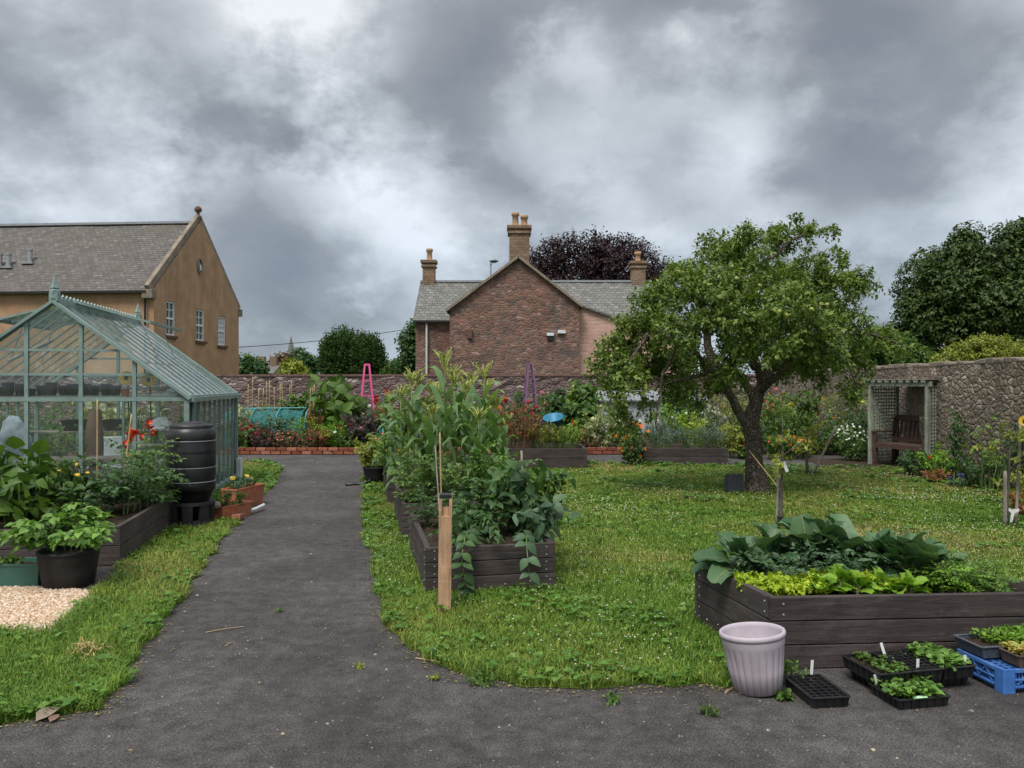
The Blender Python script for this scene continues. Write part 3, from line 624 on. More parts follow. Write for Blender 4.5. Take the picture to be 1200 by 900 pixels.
MT['wallF'] = m_rubble('purple_rubble_stone', [(.11,.078,.075), (.17,.12,.11), (.23,.165,.15), (.13,.095,.095), (.42,.36,.32)], (.17,.135,.12), 6.6, 'xyz', 1.7, .8, [((.38,.32,.28),(1.0,1.0,2.2),.60,.68,.6),((.09,.07,.066),(.5,.5,1.2),.52,.64,.6)])
garden_wall('grey rubble wall running away along the right of the lawn', (7.40, 6.5, 0), (9.85, 29.2, 0), 1.93, MT['wallR'], 4)
garden_wall('dark purplish stone wall along the far end of the garden', (-27, 28.6, 0), (9.6, 28.6, 0), 1.88, MT['wallF'], 5, cop='brick')

def edging(label, x0, x1, y, seed):
    root = thing('brick_edging', label, 'brick edging', (x0, y, 0)); r = rng(seed); mb = MB()
    for c in range(2):
        x = -.05+.11*c
        while x < x1-x0: mb.box((x+.11, r.normal()*.008, .035+.078*c), (.215, .10, .068), r.normal()*.04); x += .228+r.random()*.012
    mb.build('brick_course', MT['edgebrick'], root, bevel=.006); return root
t = NT('red_edging_brick'); a_ = t.n('ShaderNodeAttribute', attribute_name='rnd').outputs['Fac']; c_ = t.ramp(a_, [(0, (.17,.055,.035)), (.6, (.29,.095,.055)), (1, (.38,.17,.11))]); c_ = t.mix(1.0, c_, t.ramp(t.noise(t.coord(), 18, 6, .7), [(.3, (.6,.6,.6)), (.7, (1.35,1.3,1.3))]), 'MULTIPLY'); MT['edgebrick'] = t.fin(c_, .9, .2)
edging('red brick edging along the flower border left of the maize', -6.6, -3.1, 18.1, 1)
edging('red brick edging of the centre border behind the bronze bed', -2.8, 4.2, 18.15, 2)
MT['browntray'] = simple('brown_plastic', (.10,.065,.05), .6, .25)

# ------------------------------------------------------------ buildings
def wall_panel(mb, fr, u0, u1, top, holes, z0=0, depth=.18, mat=0, rmat=0):
    """a wall in frame fr(u, z, w); top is a list of (u, z); holes (u0,u1,z0,z1) get reveals going inwards"""
    us = sorted(set([u0, u1]+[p[0] for p in top if u0 < p[0] < u1]+[h[0] for h in holes]+[h[1] for h in holes]))
    tz = lambda u: float(np.interp(u, [p[0] for p in top], [p[1] for p in top]))
    for a, b in zip(us, us[1:]):
        hs = sorted([h for h in holes if h[0] <= a+1e-6 and h[1] >= b-1e-6], key=lambda h: h[2]); z = z0
        for h in hs: mb.add([fr(a,z,0), fr(b,z,0), fr(b,h[2],0), fr(a,h[2],0)], [[0,1,2,3]], mat); z = h[3]
        mb.add([fr(a,z,0), fr(b,z,0), fr(b,tz(b),0), fr(a,tz(a),0)], [[0,1,2,3]], mat)
    for h in holes:
        c = [(h[0],h[2]),(h[1],h[2]),(h[1],h[3]),(h[0],h[3])]
        for i in range(4):
            p, q = c[i], c[(i+1) % 4]; mb.add([fr(*p,0), fr(*q,0), fr(*q,depth), fr(*p,depth)], [[0,1,2,3]], rmat)
def sash(root, fr, h, boarded=False, cols=2, rows=4):
    u0, u1, z0, z1 = h; f = MB(); d = .10
    for a, b in (((u0,z0),(u0,z1)), ((u1,z0),(u1,z1))): f.beam(fr(a[0],a[1],d), fr(b[0],b[1],d), .13, .10, (0,1,.1))
    for z in (z0+.04, (z0+z1)/2, z1-.04): f.beam(fr(u0,z,d), fr(u1,z,d), .08, .09)
    for i in range(1, cols): u = u0+(u1-u0)*i/cols; f.beam(fr(u,z0,d), fr(u,z1,d), .035, .04, (0,1,.1))
    for i in range(1, rows):
        z = z0+(z1-z0)*i/rows; f.beam(fr(u0,z,d), fr(u1,z,d), .035, .04)
    w = f.build('window', MT['white'], root); g = MB(); g.add([fr(u0,z0,d+.03), fr(u1,z0,d+.03), fr(u1,z1,d+.03), fr(u0,z1,d+.03)], [[0,1,2,3]]); g.build('pane' if not boarded else 'blind', MT['plwhite'] if boarded else MT['wglass'], w)
    s = MB(); s.beam(fr(u0-.1,z0-.07,-.04), fr(u1+.1,z0-.07,-.04), .16, .13); s.build('sill', MT['sillstone'], w)
MT['sillstone'] = simple('brown_sandstone', (.13,.07,.045), .9, .3, 8)
MT['slate'] = m_courses('hall_slates', [(.10,.090,.082),(.135,.12,.11),(.165,.148,.135),(.115,.104,.096),(.22,.20,.18)], (.085,.077,.07), .24, .12, 'xz', .9, .012, .10, patch=(.125,.115,.09), patch2=(.25,.225,.2))
MT['slate2'] = m_courses('house_slates', [(.12,.12,.112),(.17,.168,.155),(.215,.21,.195),(.14,.138,.13),(.27,.262,.24)], (.09,.088,.082), .25, .13, 'xz', .9, .012, .10, patch=(.15,.145,.12), patch2=(.32,.31,.28))
def m_harl():
    t = NT('ochre_harling'); co = t.coord(); 
    col = t.ramp(t.noise(co, 1.3, 6, .6), [(.3, (.37,.22,.125)), (.7, (.51,.325,.195))])
    col = t.mix(1.0, col, t.ramp(t.noise(co, 16, 6, .75), [(.3, (.72,.72,.72)), (.7, (1.28,1.28,1.28))]), 'MULTIPLY')
    st = t.noise(t.coord(scale=(1.0,1.0,.16)), 1.5, 9, .78); sp = t.n('ShaderNodeSeparateXYZ'); t.L.new(t.n('ShaderNodeTexCoord').outputs['Object'], sp.inputs[0])
    hi = t.math('MULTIPLY', t.math('SUBTRACT', sp.outputs[2], 3.0), .28, True)
    col = t.mix(t.math('MULTIPLY', t.ramp(st, [(.42, (0,0,0)), (.72, (.70,.70,.70))]), hi), col, (.18,.125,.095))
    pk = t.noise(t.coord(scale=(1,.9,.35)), .8, 5, .6); col = t.mix(t.math('MULTIPLY', t.ramp(pk, [(.60, (0,0,0)), (.66, (.75,.75,.75))]), hi), col, (.50,.27,.18))
    t.bump(t.noise(co, 40, 5, .7), .6, .02); return t.fin(col, .95, .15)
MT['harl'] = m_harl()
MT['skew'] = simple('skew_stone', (.25,.20,.15), .95, .3, 3, .5, 20, dirt=(.12,.11,.09)); MT['lead'] = simple('ridge_lead', (.28,.29,.31), .6, .15)
def hall():
    root = thing('stone_hall', 'big ochre harled hall with slate roof and sash windows behind the greenhouse', 'building', (-16.7,37,0), -math.atan(.7/9.5))
    Wd, Le, E, Rg = 9.5, 24, 6.0, 10.05; gf = lambda u, z, w: (-w, u, z)
    wins = [(1.15,2.0,3.95,5.62), (4.22,5.12,3.86,5.5), (6.75,7.7,3.74,5.35)]
    mb = MB(); wall_panel(mb, gf, 0, Wd, [(0,E+.05),(Wd/2,Rg+.15),(Wd,E+.05)], wins, depth=.2)
    mb.add([(0,0,0),(-Le,0,0),(-Le,0,E),(0,0,E)], [[0,1,2,3]]); mb.add([(0,Wd,0),(-Le,Wd,0),(-Le,Wd,E),(0,Wd,E)], [[0,1,2,3]])
    mb.add([(-Le,0,0),(-Le,Wd,0),(-Le,Wd,E),(-Le,Wd/2,Rg),(-Le,0,E)], [[0,1,2,3,4]]); w = mb.build('wall', MT['harl'], root)
    for i, h in enumerate(wins): sash(root, gf, h, i == 2, 2 if i < 2 else 3, 4 if i < 2 else 6)
    o = MB(); a = np.arange(20)*2*math.pi/20
    for k in range(20):
        k2 = (k+1) % 20; o.beam((.02, 4.55+.27*math.cos(a[k]), 7.78+.38*math.sin(a[k])), (.02, 4.55+.27*math.cos(a[k2]), 7.78+.38*math.sin(a[k2])), .08, .09, (1,0,0))
    rw = o.build('round_window', MT['skew'], root); g = MB(); g.add([(.012, 4.55+.25*math.cos(x), 7.78+.36*math.sin(x)) for x in a], [list(range(20))]); g.build('pane', MT['wglass'], rw)
    bb = MB(); bb.box((.03,4.62,7.7),(.03,.16,.3)); bb.build('blind', MT['plwhite'], rw)
    for sgn, nm in ((0,'roof'),(1,'roof')):
        r_ = MB(); y0, y1 = (-.22, Wd/2) if not sgn else (Wd+.22, Wd/2); e = E-.12
        n = 40; r = rng(9+sgn); V = []; F_ = []
        for i in range(n+1):
            for j in range(13): x = -.25-(Le-.25)*i/n; tt = j/12; V.append((x, y0+(y1-y0)*tt, e+(Rg-e)*tt+.02*math.sin(i*.7+j)+r.normal()*.01))
        for i in range(n):
            for j in range(12): q = i*13+j; F_.append([q, q+13, q+14, q+1])
        r_.add(V, F_); ro = r_.build('roof', MT['slate'], root)
        if not sgn:
            for x, zt in ((-7.4,8.05),(-8.3,7.85),(-8.75,8.0)):
                tt = .36 if x < -8 else .42; y = y0+(y1-y0)*tt; z = e+(Rg-e)*tt; v = MB(); v.lathe([(.12,0),(.12,.6),(.15,.6),(.15,.68),(.001,.68)], 12); v.box((0,0,-.02),(.6,.5,.1)); q = v.build('vent_pipe', MT['metal'], ro); q.location = (x, y, z-.02)
    for s in (0, 1):
        y0 = -.25 if not s else Wd+.25; k = MB(); k.beam((-.16,y0,E-.02), (-.16,Wd/2,Rg+.22), .48, .22, (1,0,0)); k.box((-.16, y0+(.12 if not s else -.12), E-.22), (.5,.42,.42)); k.build('skew_coping', MT['skew'], root, bevel=.02)
    rd = MB(); rd.beam((-.4,Wd/2,Rg+.05), (-Le,Wd/2,Rg+.05), .32, .12); rd.build('ridge', MT['lead'], root)
    gt = MB(); gt.beam((-.2,-.3,E-.12), (-Le,-.3,E-.12), .13, .11); gt.tube([(-.35,-.14,E-.2),(-.35,-.14,.1)], .05, 8); gt.build('gutter', MT['blackm'], root)
    fn = MB(); fn.lathe([(.18,0),(.18,.12),(.09,.2),(.07,.30),(.15,.36),(.20,.47),(.15,.58),(.05,.66),(.001,.68)], 14, (-.16,Wd/2,Rg+.25)); fn.build('finial', MT['sillstone'], root, smooth=True)
    ch = MB(); ch.box((-13.2,Wd/2,Rg+.1), (1.3,.8,1.0)); ch.box((-13.2,Wd/2,Rg+.62), (1.5,1.0,.12)); ch.build('chimney', MT['skew'], root)
hall()

def chimney(root, x, y, z0, z1, w, d, pots, m):
    c = MB(); c.box((x,y,(z0+z1)/2), (w,d,z1-z0)); c.box((x,y,z1-.30), (w+.14,d+.14,.12)); c.box((x,y,z1-.06), (w+.20,d+.2,.16)); o = c.build('chimney', m, root, bevel=.02)
    for px, pz in pots:
        p = MB(); p.lathe([(.17,0),(.14,.1),(.13,pz-.18),(.175,pz-.15),(.175,pz-.05),(.15,pz),(.10,pz),(.10,pz-.3),(.001,pz-.3)], 14); q = p.build('chimney_pot', MT['terrapot'], o, smooth=True); q.location = (x+px, y, z1+.02)
MT['sand'] = m_rubble('red_sandstone', [(.15,.085,.065),(.235,.125,.095),(.30,.165,.125),(.18,.115,.09),(.12,.09,.078),(.37,.25,.20)], (.20,.145,.12), 5.6, 'xyz', 2.0, .45, [((.105,.082,.075),(.55,.55,.9),.50,.62,.75),((.13,.115,.10),(1.4,1.4,.35),.54,.66,.7),((.50,.38,.33),(1.3,1.3,2.6),.63,.69,.7),((.33,.165,.135),(.8,.8,1.6),.55,.64,.6)])
MT['sand2'] = m_courses('pink_sandstone', [(.46,.27,.215),(.55,.335,.27),(.62,.40,.33)], (.55,.38,.31), .6, .15, 'xz', .7, .016, .12, patch=(.45,.30,.24))
MT['chim'] = m_courses('chimney_brick', [(.17,.11,.075),(.24,.16,.105),(.30,.21,.14)], (.16,.12,.09), .28, .12, 'xz', .6, .012, .03)
def house():
    root = thing('sandstone_house', 'red sandstone house with a broad gable and three chimney stacks beyond the far wall', 'house', (0,34,0))
    g = MB(); L, Rr, El, Er, Ax, Az = -2.67, 2.88, 4.82, 4.98, .27, 6.98
    wall_panel(g, lambda u, z, w: (u, w, z), L, Rr, [(L,El),(Ax,Az),(Rr,Er)], []); g.add([(L,0,0),(L,6,0),(L,6,El),(L,0,El)], [[0,1,2,3]]); g.add([(Rr,0,0),(Rr,6,0),(Rr,6,Er),(Rr,0,Er)], [[0,1,2,3]]); g.build('gable_wall', MT['sand'], root)
    for (x0, z0, x1, z1) in ((L-.14,El-.13,Ax,Az),(Rr+.14,Er-.13,Ax,Az)):
        r_ = MB(); r_.add([(x0,-.08,z0),(x1,-.08,z1),(x1,8.5,z1),(x0,8.5,z0),(x0,-.08,z0+.09),(x1,-.08,z1+.1),(x1,8.5,z1+.1),(x0,8.5,z0+.09)], [[0,1,2,3],[4,5,6,7],[0,1,5,4],[0,3,7,4]]); r_.build('gable_roof', MT['slate2'], root)
        k = MB(); k.beam((x0,-.14,z0+.05), (x1,-.14,z1+.06), .10, .14, (0,1,0)); k.build('verge_board', MT['skew'], root)
    m = MB(); X0, X1 = -4.62, 7.1; wall_panel(m, lambda u, z, w: (u, 4+w, z), X0, X1, [(X0,4.66),(X1,4.66)], []); 
    for x in (X0, X1): m.add([(x,4,0),(x,10,0),(x,10,4.66),(x,7,6.85),(x,4,4.66)], [[0,1,2,3,4]])
    m.build('wall', MT['sand'], root)
    rf = MB(); n = 30; r = rng(3); V = []; F_ = []
    for i in range(n+1):
        for j in range(9): x = X0-.12+(X1-X0+.24)*i/n; tt = j/8; V.append((x, 3.8+3.2*tt, 4.6+2.27*tt+r.normal()*.012))
    for i in range(n):
        for j in range(8): q = i*9+j; F_.append([q, q+9, q+10, q+1])
    rf.add(V, F_); rf.add([(X0-.12,7,6.87),(X1+.12,7,6.87),(X1+.12,10.2,4.6),(X0-.12,10.2,4.6)], [[0,1,2,3]]); ro = rf.build('roof', MT['slate2'], root)
    rd = MB(); rd.beam((X0-.1,7,6.9),(X1+.1,7,6.9),.26,.10); rd.build('ridge', MT['lead'], root)
    gt = MB(); gt.beam((X0-.1,3.74,4.58),(L-.1,3.74,4.58),.12,.10); gt.build('gutter', MT['blackm'], root)
    dp = MB(); dp.tube([(X0+.55,3.85,4.5),(X0+.55,3.85,.1)], .05, 8); dp.build('downpipe', MT['plwhite'], root)
    chimney(root, -4.28, 7, 6.5, 7.95, .62, .6, [(.02,.62)], MT['chim'])
    chimney(root, .32, .9, 6.5, 8.5, .88, .7, [(-.17,.62),(.22,.5)], MT['chim'])
    chimney(root, 6.5, 7, 6.4, 7.9, .7, .6, [(0,.5)], MT['chim'])
    p = MB(); wall_panel(p, lambda u, z, w: (u, .6+w, z), 2.9, 7.4, [(2.9,5.02),(5.3,4.15),(7.4,3.4)], []); p.add([(7.4,.6,0),(7.4,4,0),(7.4,4,3.4),(7.4,.6,3.4)], [[0,1,2,3]]); p.build('pink_wing_wall', MT['sand2'], root)
    q = MB(); q.beam((2.8,.5,5.08),(7.5,.5,3.42),.08,.12,(0,1,0)); q.add([(2.9,.5,5.08),(7.5,.5,3.42),(7.5,4.2,4.2),(2.9,4.2,5.3)], [[0,1,2,3]]); q.build('wing_roof', MT['slate2'], root)
    b = MB(); b.box((5.2,.55,1.85),(4.5,.07,.34)); b.build('base_band', MT['plwhite'], root)
    # wall fittings
    for x, z, w, h, mm, nm in ((1.64,3.72,.30,.13,'plwhite','vent_hood'),(2.12,3.83,.34,.14,'plwhite','name_plate'),(-1.80,3.75,.20,.42,'sillstone','wall_box')):
        v = MB(); v.box((x,-.07,z),(w,.13,h)); 
        o = v.build(nm, MT[mm], root, bevel=.01)
        if nm == 'vent_hood': d = MB(); d.box((x,-.04,z-.15),(w*.86,.07,.17)); d.build('vent_mouth', MT['black'], o)
    e = MB(); e.tube([(-1.0,3.5,6.0),(-1.0,3.5,7.35)], .025, 6); e.lathe([(.001,.04),(.12,.02),(.24,.10)], 14, (-.85,3.4,7.3)); e.tube([(-1.0,3.5,7.2),(-.75,3.2,7.45)], .012, 5); e.build('aerial', MT['grey_pl'], root)
house()

# far church spire and cottages
def church():
    d = 260; root = thing('church', 'distant church with a slender pointed spire on the skyline', 'church', at(341, d)); s = d/F; m = simple('far_stone', (.15,.145,.14), .95, .2)
    b = MB(); b.box((0,0,(zpx(416,d))/2), (12*s*1.0, 12*s, zpx(416,d))); b.build('tower', m, root)
    b = MB(); b.lathe([(9*s, zpx(428,d)), (5.5*s, zpx(418,d)), (3.8*s, zpx(409,d)), (.2*s, zpx(394,d))], 8); b.build('spire', m, root)
    b = MB(); 
    b.add([(-14*s,-8,0),(30*s,-8,0),(30*s,-8,zpx(441,d)),(-14*s,-8,zpx(441,d)),(-14*s,0,zpx(431,d)),(30*s,0,zpx(431,d)),(-14*s,8,0),(30*s,8,0)], [[0,1,2,3],[3,2,5,4],[4,5,7,6]]); b.build('nave', m, root)
church()
def cottage(label, px0, px1, py0, py1, d, seed):
    root = thing('cottage', label, 'house', at((px0+px1)/2, d)); w = (px1-px0)*d/F; e, rg = zpx(py1, d), zpx(py0, d)
    b = MB(); b.add([(-w/2,-3,0),(w/2,-3,0),(w/2,-3,e),(-w/2,-3,e),(w/2,3,0),(w/2,3,e),(w/2,0,rg-.1),(-w/2,3,0),(-w/2,3,e),(-w/2,0,rg-.1)], [[0,1,2,3],[7,4,5,8]]); b.add([(w/2,-3,0),(w/2,3,0),(w/2,3,e),(w/2,0,rg-.1),(w/2,-3,e)], [[0,1,2,3,4]]); b.add([(-w/2,-3,0),(-w/2,3,0),(-w/2,3,e),(-w/2,0,rg-.1),(-w/2,-3,e)], [[0,1,2,3,4]]); b.build('wall', MT['skew'], root)
    b = MB(); b.add([(-w/2-.3,-3.3,e-.1),(w/2+.3,-3.3,e-.1),(w/2+.3,0,rg),(-w/2-.3,0,rg),(w/2+.3,3.3,e-.1),(-w/2-.3,3.3,e-.1)], [[0,1,2,3],[3,2,4,5]]); b.build('roof', MT['slate2'], root)
    b = MB(); b.box((-w/2+.6,0,rg+.4),(.9,.9,1.6)); b.box((w/2-.6,0,rg+.4),(.9,.9,1.6)); b.build('chimney', MT['chim'], root)
cottage('distant grey slate roofed house just above the far wall', 302, 326, 428, 437, 110, 1)
def wire():
    a = at(262, 47, zpx(408, 47)); b = at(482, 60, zpx(385, 60)); c = a.lerp(b, .5)-Vector((0,0,.35)); m = MB(); t = np.linspace(0, 1, 16)[:,None]; P = (1-t)**2*np.array(a)+2*t*(1-t)*np.array(c)+t*t*np.array(b)
    m.tube(P-np.array(a), .022, 5); o = m.build('overhead_cable', MT['blackm'], None, a); tag(o, 'thin overhead cable crossing the sky left of the red house', 'cable')
wire()

# ------------------------------------------------------------ big trees
def tree(name, label, loc, trunk_h, trunk_r, blobs, n, leaf, ls, k=6, tk='low', seed=1, tl=None, shell=.55, limbs=None, cat='tree', bark='bark2', droop=.1, group=None):
    """blobs are (x, y, z, r) relative to loc"""
    r = rng(seed); root = thing(name, label, cat, loc, r.random()*0, group); tr = MB(); cr = MB()
    top = np.array([0,0,trunk_h]); tr.tube([[0,0,-.1],[trunk_r*.1,0,trunk_h*.3],[0,0,trunk_h*.7],top], [trunk_r*1.3,trunk_r,trunk_r*.9,trunk_r*.75], 10)
    for b in blobs[::max(1, len(blobs)//26)]:
        q = np.array(b[:3]); m = (top+q)/2+np.array([0,0,-.1*np.linalg.norm(q-top)]); tr.tube([top*.9, top*.4+m*.6, m, q], [trunk_r*.5, trunk_r*.33, trunk_r*.25, trunk_r*.07], 6)
    P, D, idx = blobpts(r, blobs, n//k, shell); D = D+np.array([0,0,.25]); sprigs(cr, P, D, k, tl or ls*2.5, ls, tk, r, .9, droop)
    tr.build('trunk', MT[bark], root, smooth=True); cr.build('crown', LM[leaf], root); return root
def crown_blobs(r, spec, loc, d, dd, sub=14, rr=.45):
    """spec: (px, py, radius px) in the picture, spread in depth; returns many small lobes"""
    out = []
    for px, py, rp in spec:
        c = np.array(at(px, d, zpx(py, d)))-np.array(loc); R_ = rp*d/F
        for i in range(sub):
            v = unit(r.normal(size=3)); q = c+v*R_*(1-rr)*np.array([1, dd, 1]); out.append((*q, R_*rr*r.uniform(.6, 1.15)))
    return out
r = rng(21)
lc = at(1150, 40); B_ = crown_blobs(r, [(1108,322,30),(1085,345,30),(1070,365,24),(1130,345,40),(1140,300,38),(1100,330,48),(1150,350,60),(1080,372,36),(1070,395,30),(1110,400,45),(1160,400,50),(1205,330,60),(1215,285,28),(1250,380,70),(1270,300,60),(1125,292,20),(1178,285,22),(1190,272,16)], lc, 40, 1.4, 8, .36)
tree('sycamore_tree', 'huge dark green broadleaf tree beyond the right-hand stone wall', lc, 4, .55, B_, 88000, 'syc', .21, 6, 'mid', 2, .5, .80, droop=.3)
lc = at(705, 56); B_ = crown_blobs(r, [(700,302,26),(655,303,20),(735,303,20),(676,289,11),(700,284,10),(648,291,9),(728,290,9),(752,296,9),(765,312,14),(770,330,14),(645,325,18),(705,330,40),(632,305,10),(630,318,9),(745,330,26)], lc, 56, 1.2, 9, .42)
tree('copper_beech', 'dark purple-leaved tree rising behind the roof of the red house', lc, 6, .5, B_, 24000, 'beech', .22, 6, 'low', 3, .9, .35)
lc = at(398, 46); B_ = []
for i in range(95):
    px = r.uniform(380, 421); top_ = 401+abs(px-402)**1.7*.07; py = r.uniform(top_+4, 440); B_.append((*(np.array(at(px, 46+r.uniform(-1.5,1.5), zpx(py+r.uniform(0,5), 46)))-np.array(lc)), .24, .30, 1.0))
tree('yew_tree', 'broad dark conifer above the far wall, rounded top', lc, 1, .3, B_, 30000, 'yew', .15, 5, 'low', 4, .32, .5, droop=-.9)
lc = at(435, 47); B_ = []
for i in range(60):
    px = r.uniform(420, 447); top_ = 408+abs(px-432)**1.8*.09; py = r.uniform(top_+4, 440); B_.append((*(np.array(at(px, 47+r.uniform(-1,1), zpx(py, 47)))-np.array(lc)), .22, .28, .95))
tree('yew_tree', 'narrower dark conifer just right of the broad one', lc, 1, .3, B_, 18000, 'yew', .15, 5, 'low', 5, .32, .5, droop=-.9)
lc = at(482, 44); tree('holly_tree', 'small dark tree peeping out left of the red house', lc, 2, .15, crown_blobs(r, [(480,398,10),(484,412,11),(476,424,10),(488,385,6)], lc, 44, 1, 7, .42), 5000, 'dark', .20, 6, 'low', 6)
lc = at(462, 46); tree('shrub', 'low green shrub top showing over the wall beside the conifers', lc, 1, .08, crown_blobs(r, [(460,434,8),(468,430,8),(455,438,6)], lc, 46, 1, 6, .5), 2500, 'mid', .16, 6, 'low', 7, cat='shrub')
for px, py, rp, d, lab, lf in ((355,428,12,150,'round grey-green tree far off at the foot of the church spire','dark'),(333,430,10,150,'brownish tree far off left of the church spire','reddish'),(288,433,9,90,'dark distant treetop at the corner of the ochre hall','dark'),(296,436,6,92,'tiny distant treetop between hall and grey roof','yew'),(343,438,6,80,'small yellowish bush far beyond the wall','yellowg')):
    lc = at(px, d); tree('distant_tree', lab, lc, 3, .3, crown_blobs(r, [(px,py,rp),(px-rp*.6,py+4,rp*.7),(px+rp*.6,py+4,rp*.7)], lc, d, 1, 8, .45), 2200, lf, d*.006, 6, 'low', int(px))
lc = at(1142, 27); tree('wall_shrub', 'light green shrub spilling above the right wall under the big tree', lc, 1.2, .08, crown_blobs(r, [(1125,414,12),(1150,410,14),(1175,412,13),(1195,414,12),(1105,424,9)], lc, 27, 1, 8, .4), 9000, 'yellowg', .10, 6, 'mid', 8, .35, cat='shrub')
lc = at(1050, 33); tree('hedge_tree', 'darker green bushy tree between apple tree and right wall', lc, 1.2, .1, crown_blobs(r, [(1050,415,22),(1030,405,20),(1075,425,14),(1010,425,18),(985,425,16)], lc, 33, 1, 9, .4), 12000, 'mid', .16, 6, 'low', 9)
lc = at(940, 34); tree('hedge_tree', 'green treetop above the wall seen beneath the apple crown', lc, 1.2, .1, crown_blobs(r, [(940,428,16),(915,430,14),(960,425,16)], lc, 34, 1, 8, .4), 7000, 'mid', .16, 6, 'low', 10)

# ------------------------------------------------------------ apple tree
def apple_tree():
    loc = Vector((3.66, 11.9, 0)); r = rng(77); root = thing('apple_tree', 'gnarled old apple tree with a spreading crown on the lawn', 'tree', loc); L_ = np.array(loc)
    def w(px, py, d): return np.array(at(px, d, zpx(py, d)))-L_
    spec = [(880,292,26,0),(915,283,20,.3),(935,268,14,.2),(830,305,26,-.2),(862,300,22,.6),(800,330,28,.4),(770,352,28,-.3),(745,385,28,.2),(722,412,22,-.2),(712,440,18,.3),(735,450,26,-.5),(765,420,34,.5),(760,478,16,-.4),(790,450,20,.2),(735,500,9,-.3),(722,478,16,.1),(800,385,36,-.9),(810,425,30,.9),
            (840,350,40,-1.1),(850,340,36,1.1),(890,335,42,-.6),(890,390,42,-1.3),(880,385,40,1.3),(930,320,34,.9),(935,375,40,-1.0),(945,350,36,.2),(975,320,26,-.3),(1000,330,18,.3),(985,365,28,.8),(1003,375,18,-.5),(995,410,22,.3),(1012,430,15,-.2),(1000,455,11,-.4),(965,405,28,-.8),(930,420,24,.8),(850,425,24,-.9),(905,430,18,.2),(840,445,14,.4),(1035,395,12,.1),(1055,402,9,.1),(1018,338,8,.2),(955,430,18,-.2),(820,460,12,-.3)]
    tr = MB()
    nodes = []; rad = []
    def limb(P, r0, r1, n=9):
        P = np.array(P); t = np.linspace(0, len(P)-1, 14); i = np.minimum(t.astype(int), len(P)-2); f = (t-i)[:,None]
        Pm = np.vstack([2*P[0]-P[1], P, 2*P[-1]-P[-2]]); a, b, c, d = Pm[i], Pm[i+1], Pm[i+2], Pm[i+3]
        Q = .5*((2*b)+(-a+c)*f+(2*a-5*b+4*c-d)*f**2+(-a+3*b-3*c+d)*f**3); Q[1:-1] += r.normal(size=(12,3))*.02; R_ = np.linspace(r0, r1, 14)
        tr.tube(Q, R_, n); nodes.extend(Q[2:]); rad.extend(R_[2:]); return Q
    T0 = np.array([0,0,-.05]); Q = np.array([[0,0,-.05],[.0,0,.12],w(883,545,11.9),w(884,520,11.9),w(880,498,11.9),w(884,478,11.9),w(890,455,11.9)]); 
    rr = [.235,.165,.130,.125,.135,.10,.08]; n = 16; a = np.arange(n)*2*math.pi/n; V = []
    t = np.linspace(0, len(Q)-1, 34)
    for k, tt in enumerate(t):
        i = min(int(tt), len(Q)-2); f = tt-i; c = Q[i]*(1-f)+Q[i+1]*f; rad_ = rr[i]*(1-f)+rr[i+1]*f
        q = rad_*(1+.10*np.sin(3*a+k*.25)+.05*np.sin(7*a+k*.5)+.03*r.normal(size=n)); V.append(c+np.stack([np.cos(a)*q, np.sin(a)*q, np.zeros(n)], 1))
    i = np.arange(33)[:,None]*n; j = np.arange(n)[None]; tr.add(np.concatenate(V), np.stack([i+j, i+(j+1) % n, i+n+(j+1) % n, i+n+j], -1).reshape(-1,4))
    limb([w(880,503,11.9),w(858,470,11.9),w(845,448,11.85),w(825,425,11.7),w(795,400,11.6),w(760,390,11.6)], .078, .022)
    limb([w(845,448,11.85),w(830,400,12.2),w(820,350,12.5),w(812,318,12.4)], .08, .02)
    limb([w(884,470,11.9),w(868,442,11.9),w(846,436,11.6),w(820,440,11.3),w(780,450,11.3)], .07, .02)
    limb([w(888,470,11.9),w(892,440,11.9),w(880,390,11.7),w(890,330,11.7),w(920,285,12.0),w(955,268,12.1)], .08, .018)
    limb([w(892,450,11.9),w(915,410,12.3),w(935,380,12.7),w(950,340,12.9)], .08, .02)
    limb([w(890,460,11.9),w(920,425,11.4),w(960,400,11.2),w(1000,390,11.4),w(1045,398,11.7),w(1068,412,11.8)], .06, .012)
    limb([w(885,430,11.9),w(870,390,12.8),w(860,350,13.2)], .07, .02); limb([w(960,400,11.2),w(990,425,11.3),w(1005,460,11.4)], .03, .01)
    limb([w(760,390,11.6),w(735,430,11.4),w(725,480,11.4)], .03, .01); limb([w(795,400,11.6),w(775,450,11.3),w(770,505,11.2)], .03, .01)
    blobs = [(*w(px,py,11.9+dd), rp*11.9/F) for px,py,rp,dd in spec]
    P, D, _ = blobpts(r, blobs, 860, .1); Nn = np.array(nodes); Rd = np.array(rad)
    tw = []
    order = np.argsort(np.linalg.norm(P-w(884,430,11.9), axis=1))
    for o_ in order:
        p = P[o_]; dist = np.linalg.norm(Nn-p, axis=1); k = int(np.argmin(dist+np.where(np.linalg.norm(Nn-Nn[0], axis=1) > np.linalg.norm(p-Nn[0])+.2, 2, 0))); L = dist[k]; q = Nn[k]
        mid = (p+q)/2+r.normal(size=3)*.08*L+np.array([0,0,.10*L]); m2 = (p+mid)/2+r.normal(size=3)*.06*L; r0 = min(Rd[k]*.8, .012+.012*L); S_ = np.array([q, mid, m2, p]); tr.tube(S_, [r0, r0*.7, r0*.5, .004], 5, cap=False)
        Nn = np.vstack([Nn, mid, m2, p]); Rd = np.append(Rd, [r0*.7, r0*.5, .006]); tw.append((mid, m2, p))
    cr = MB(); tw = np.array(tw); N = len(tw); dP = unit(tw[:,2]-tw[:,1])
    SP, SD = [], []
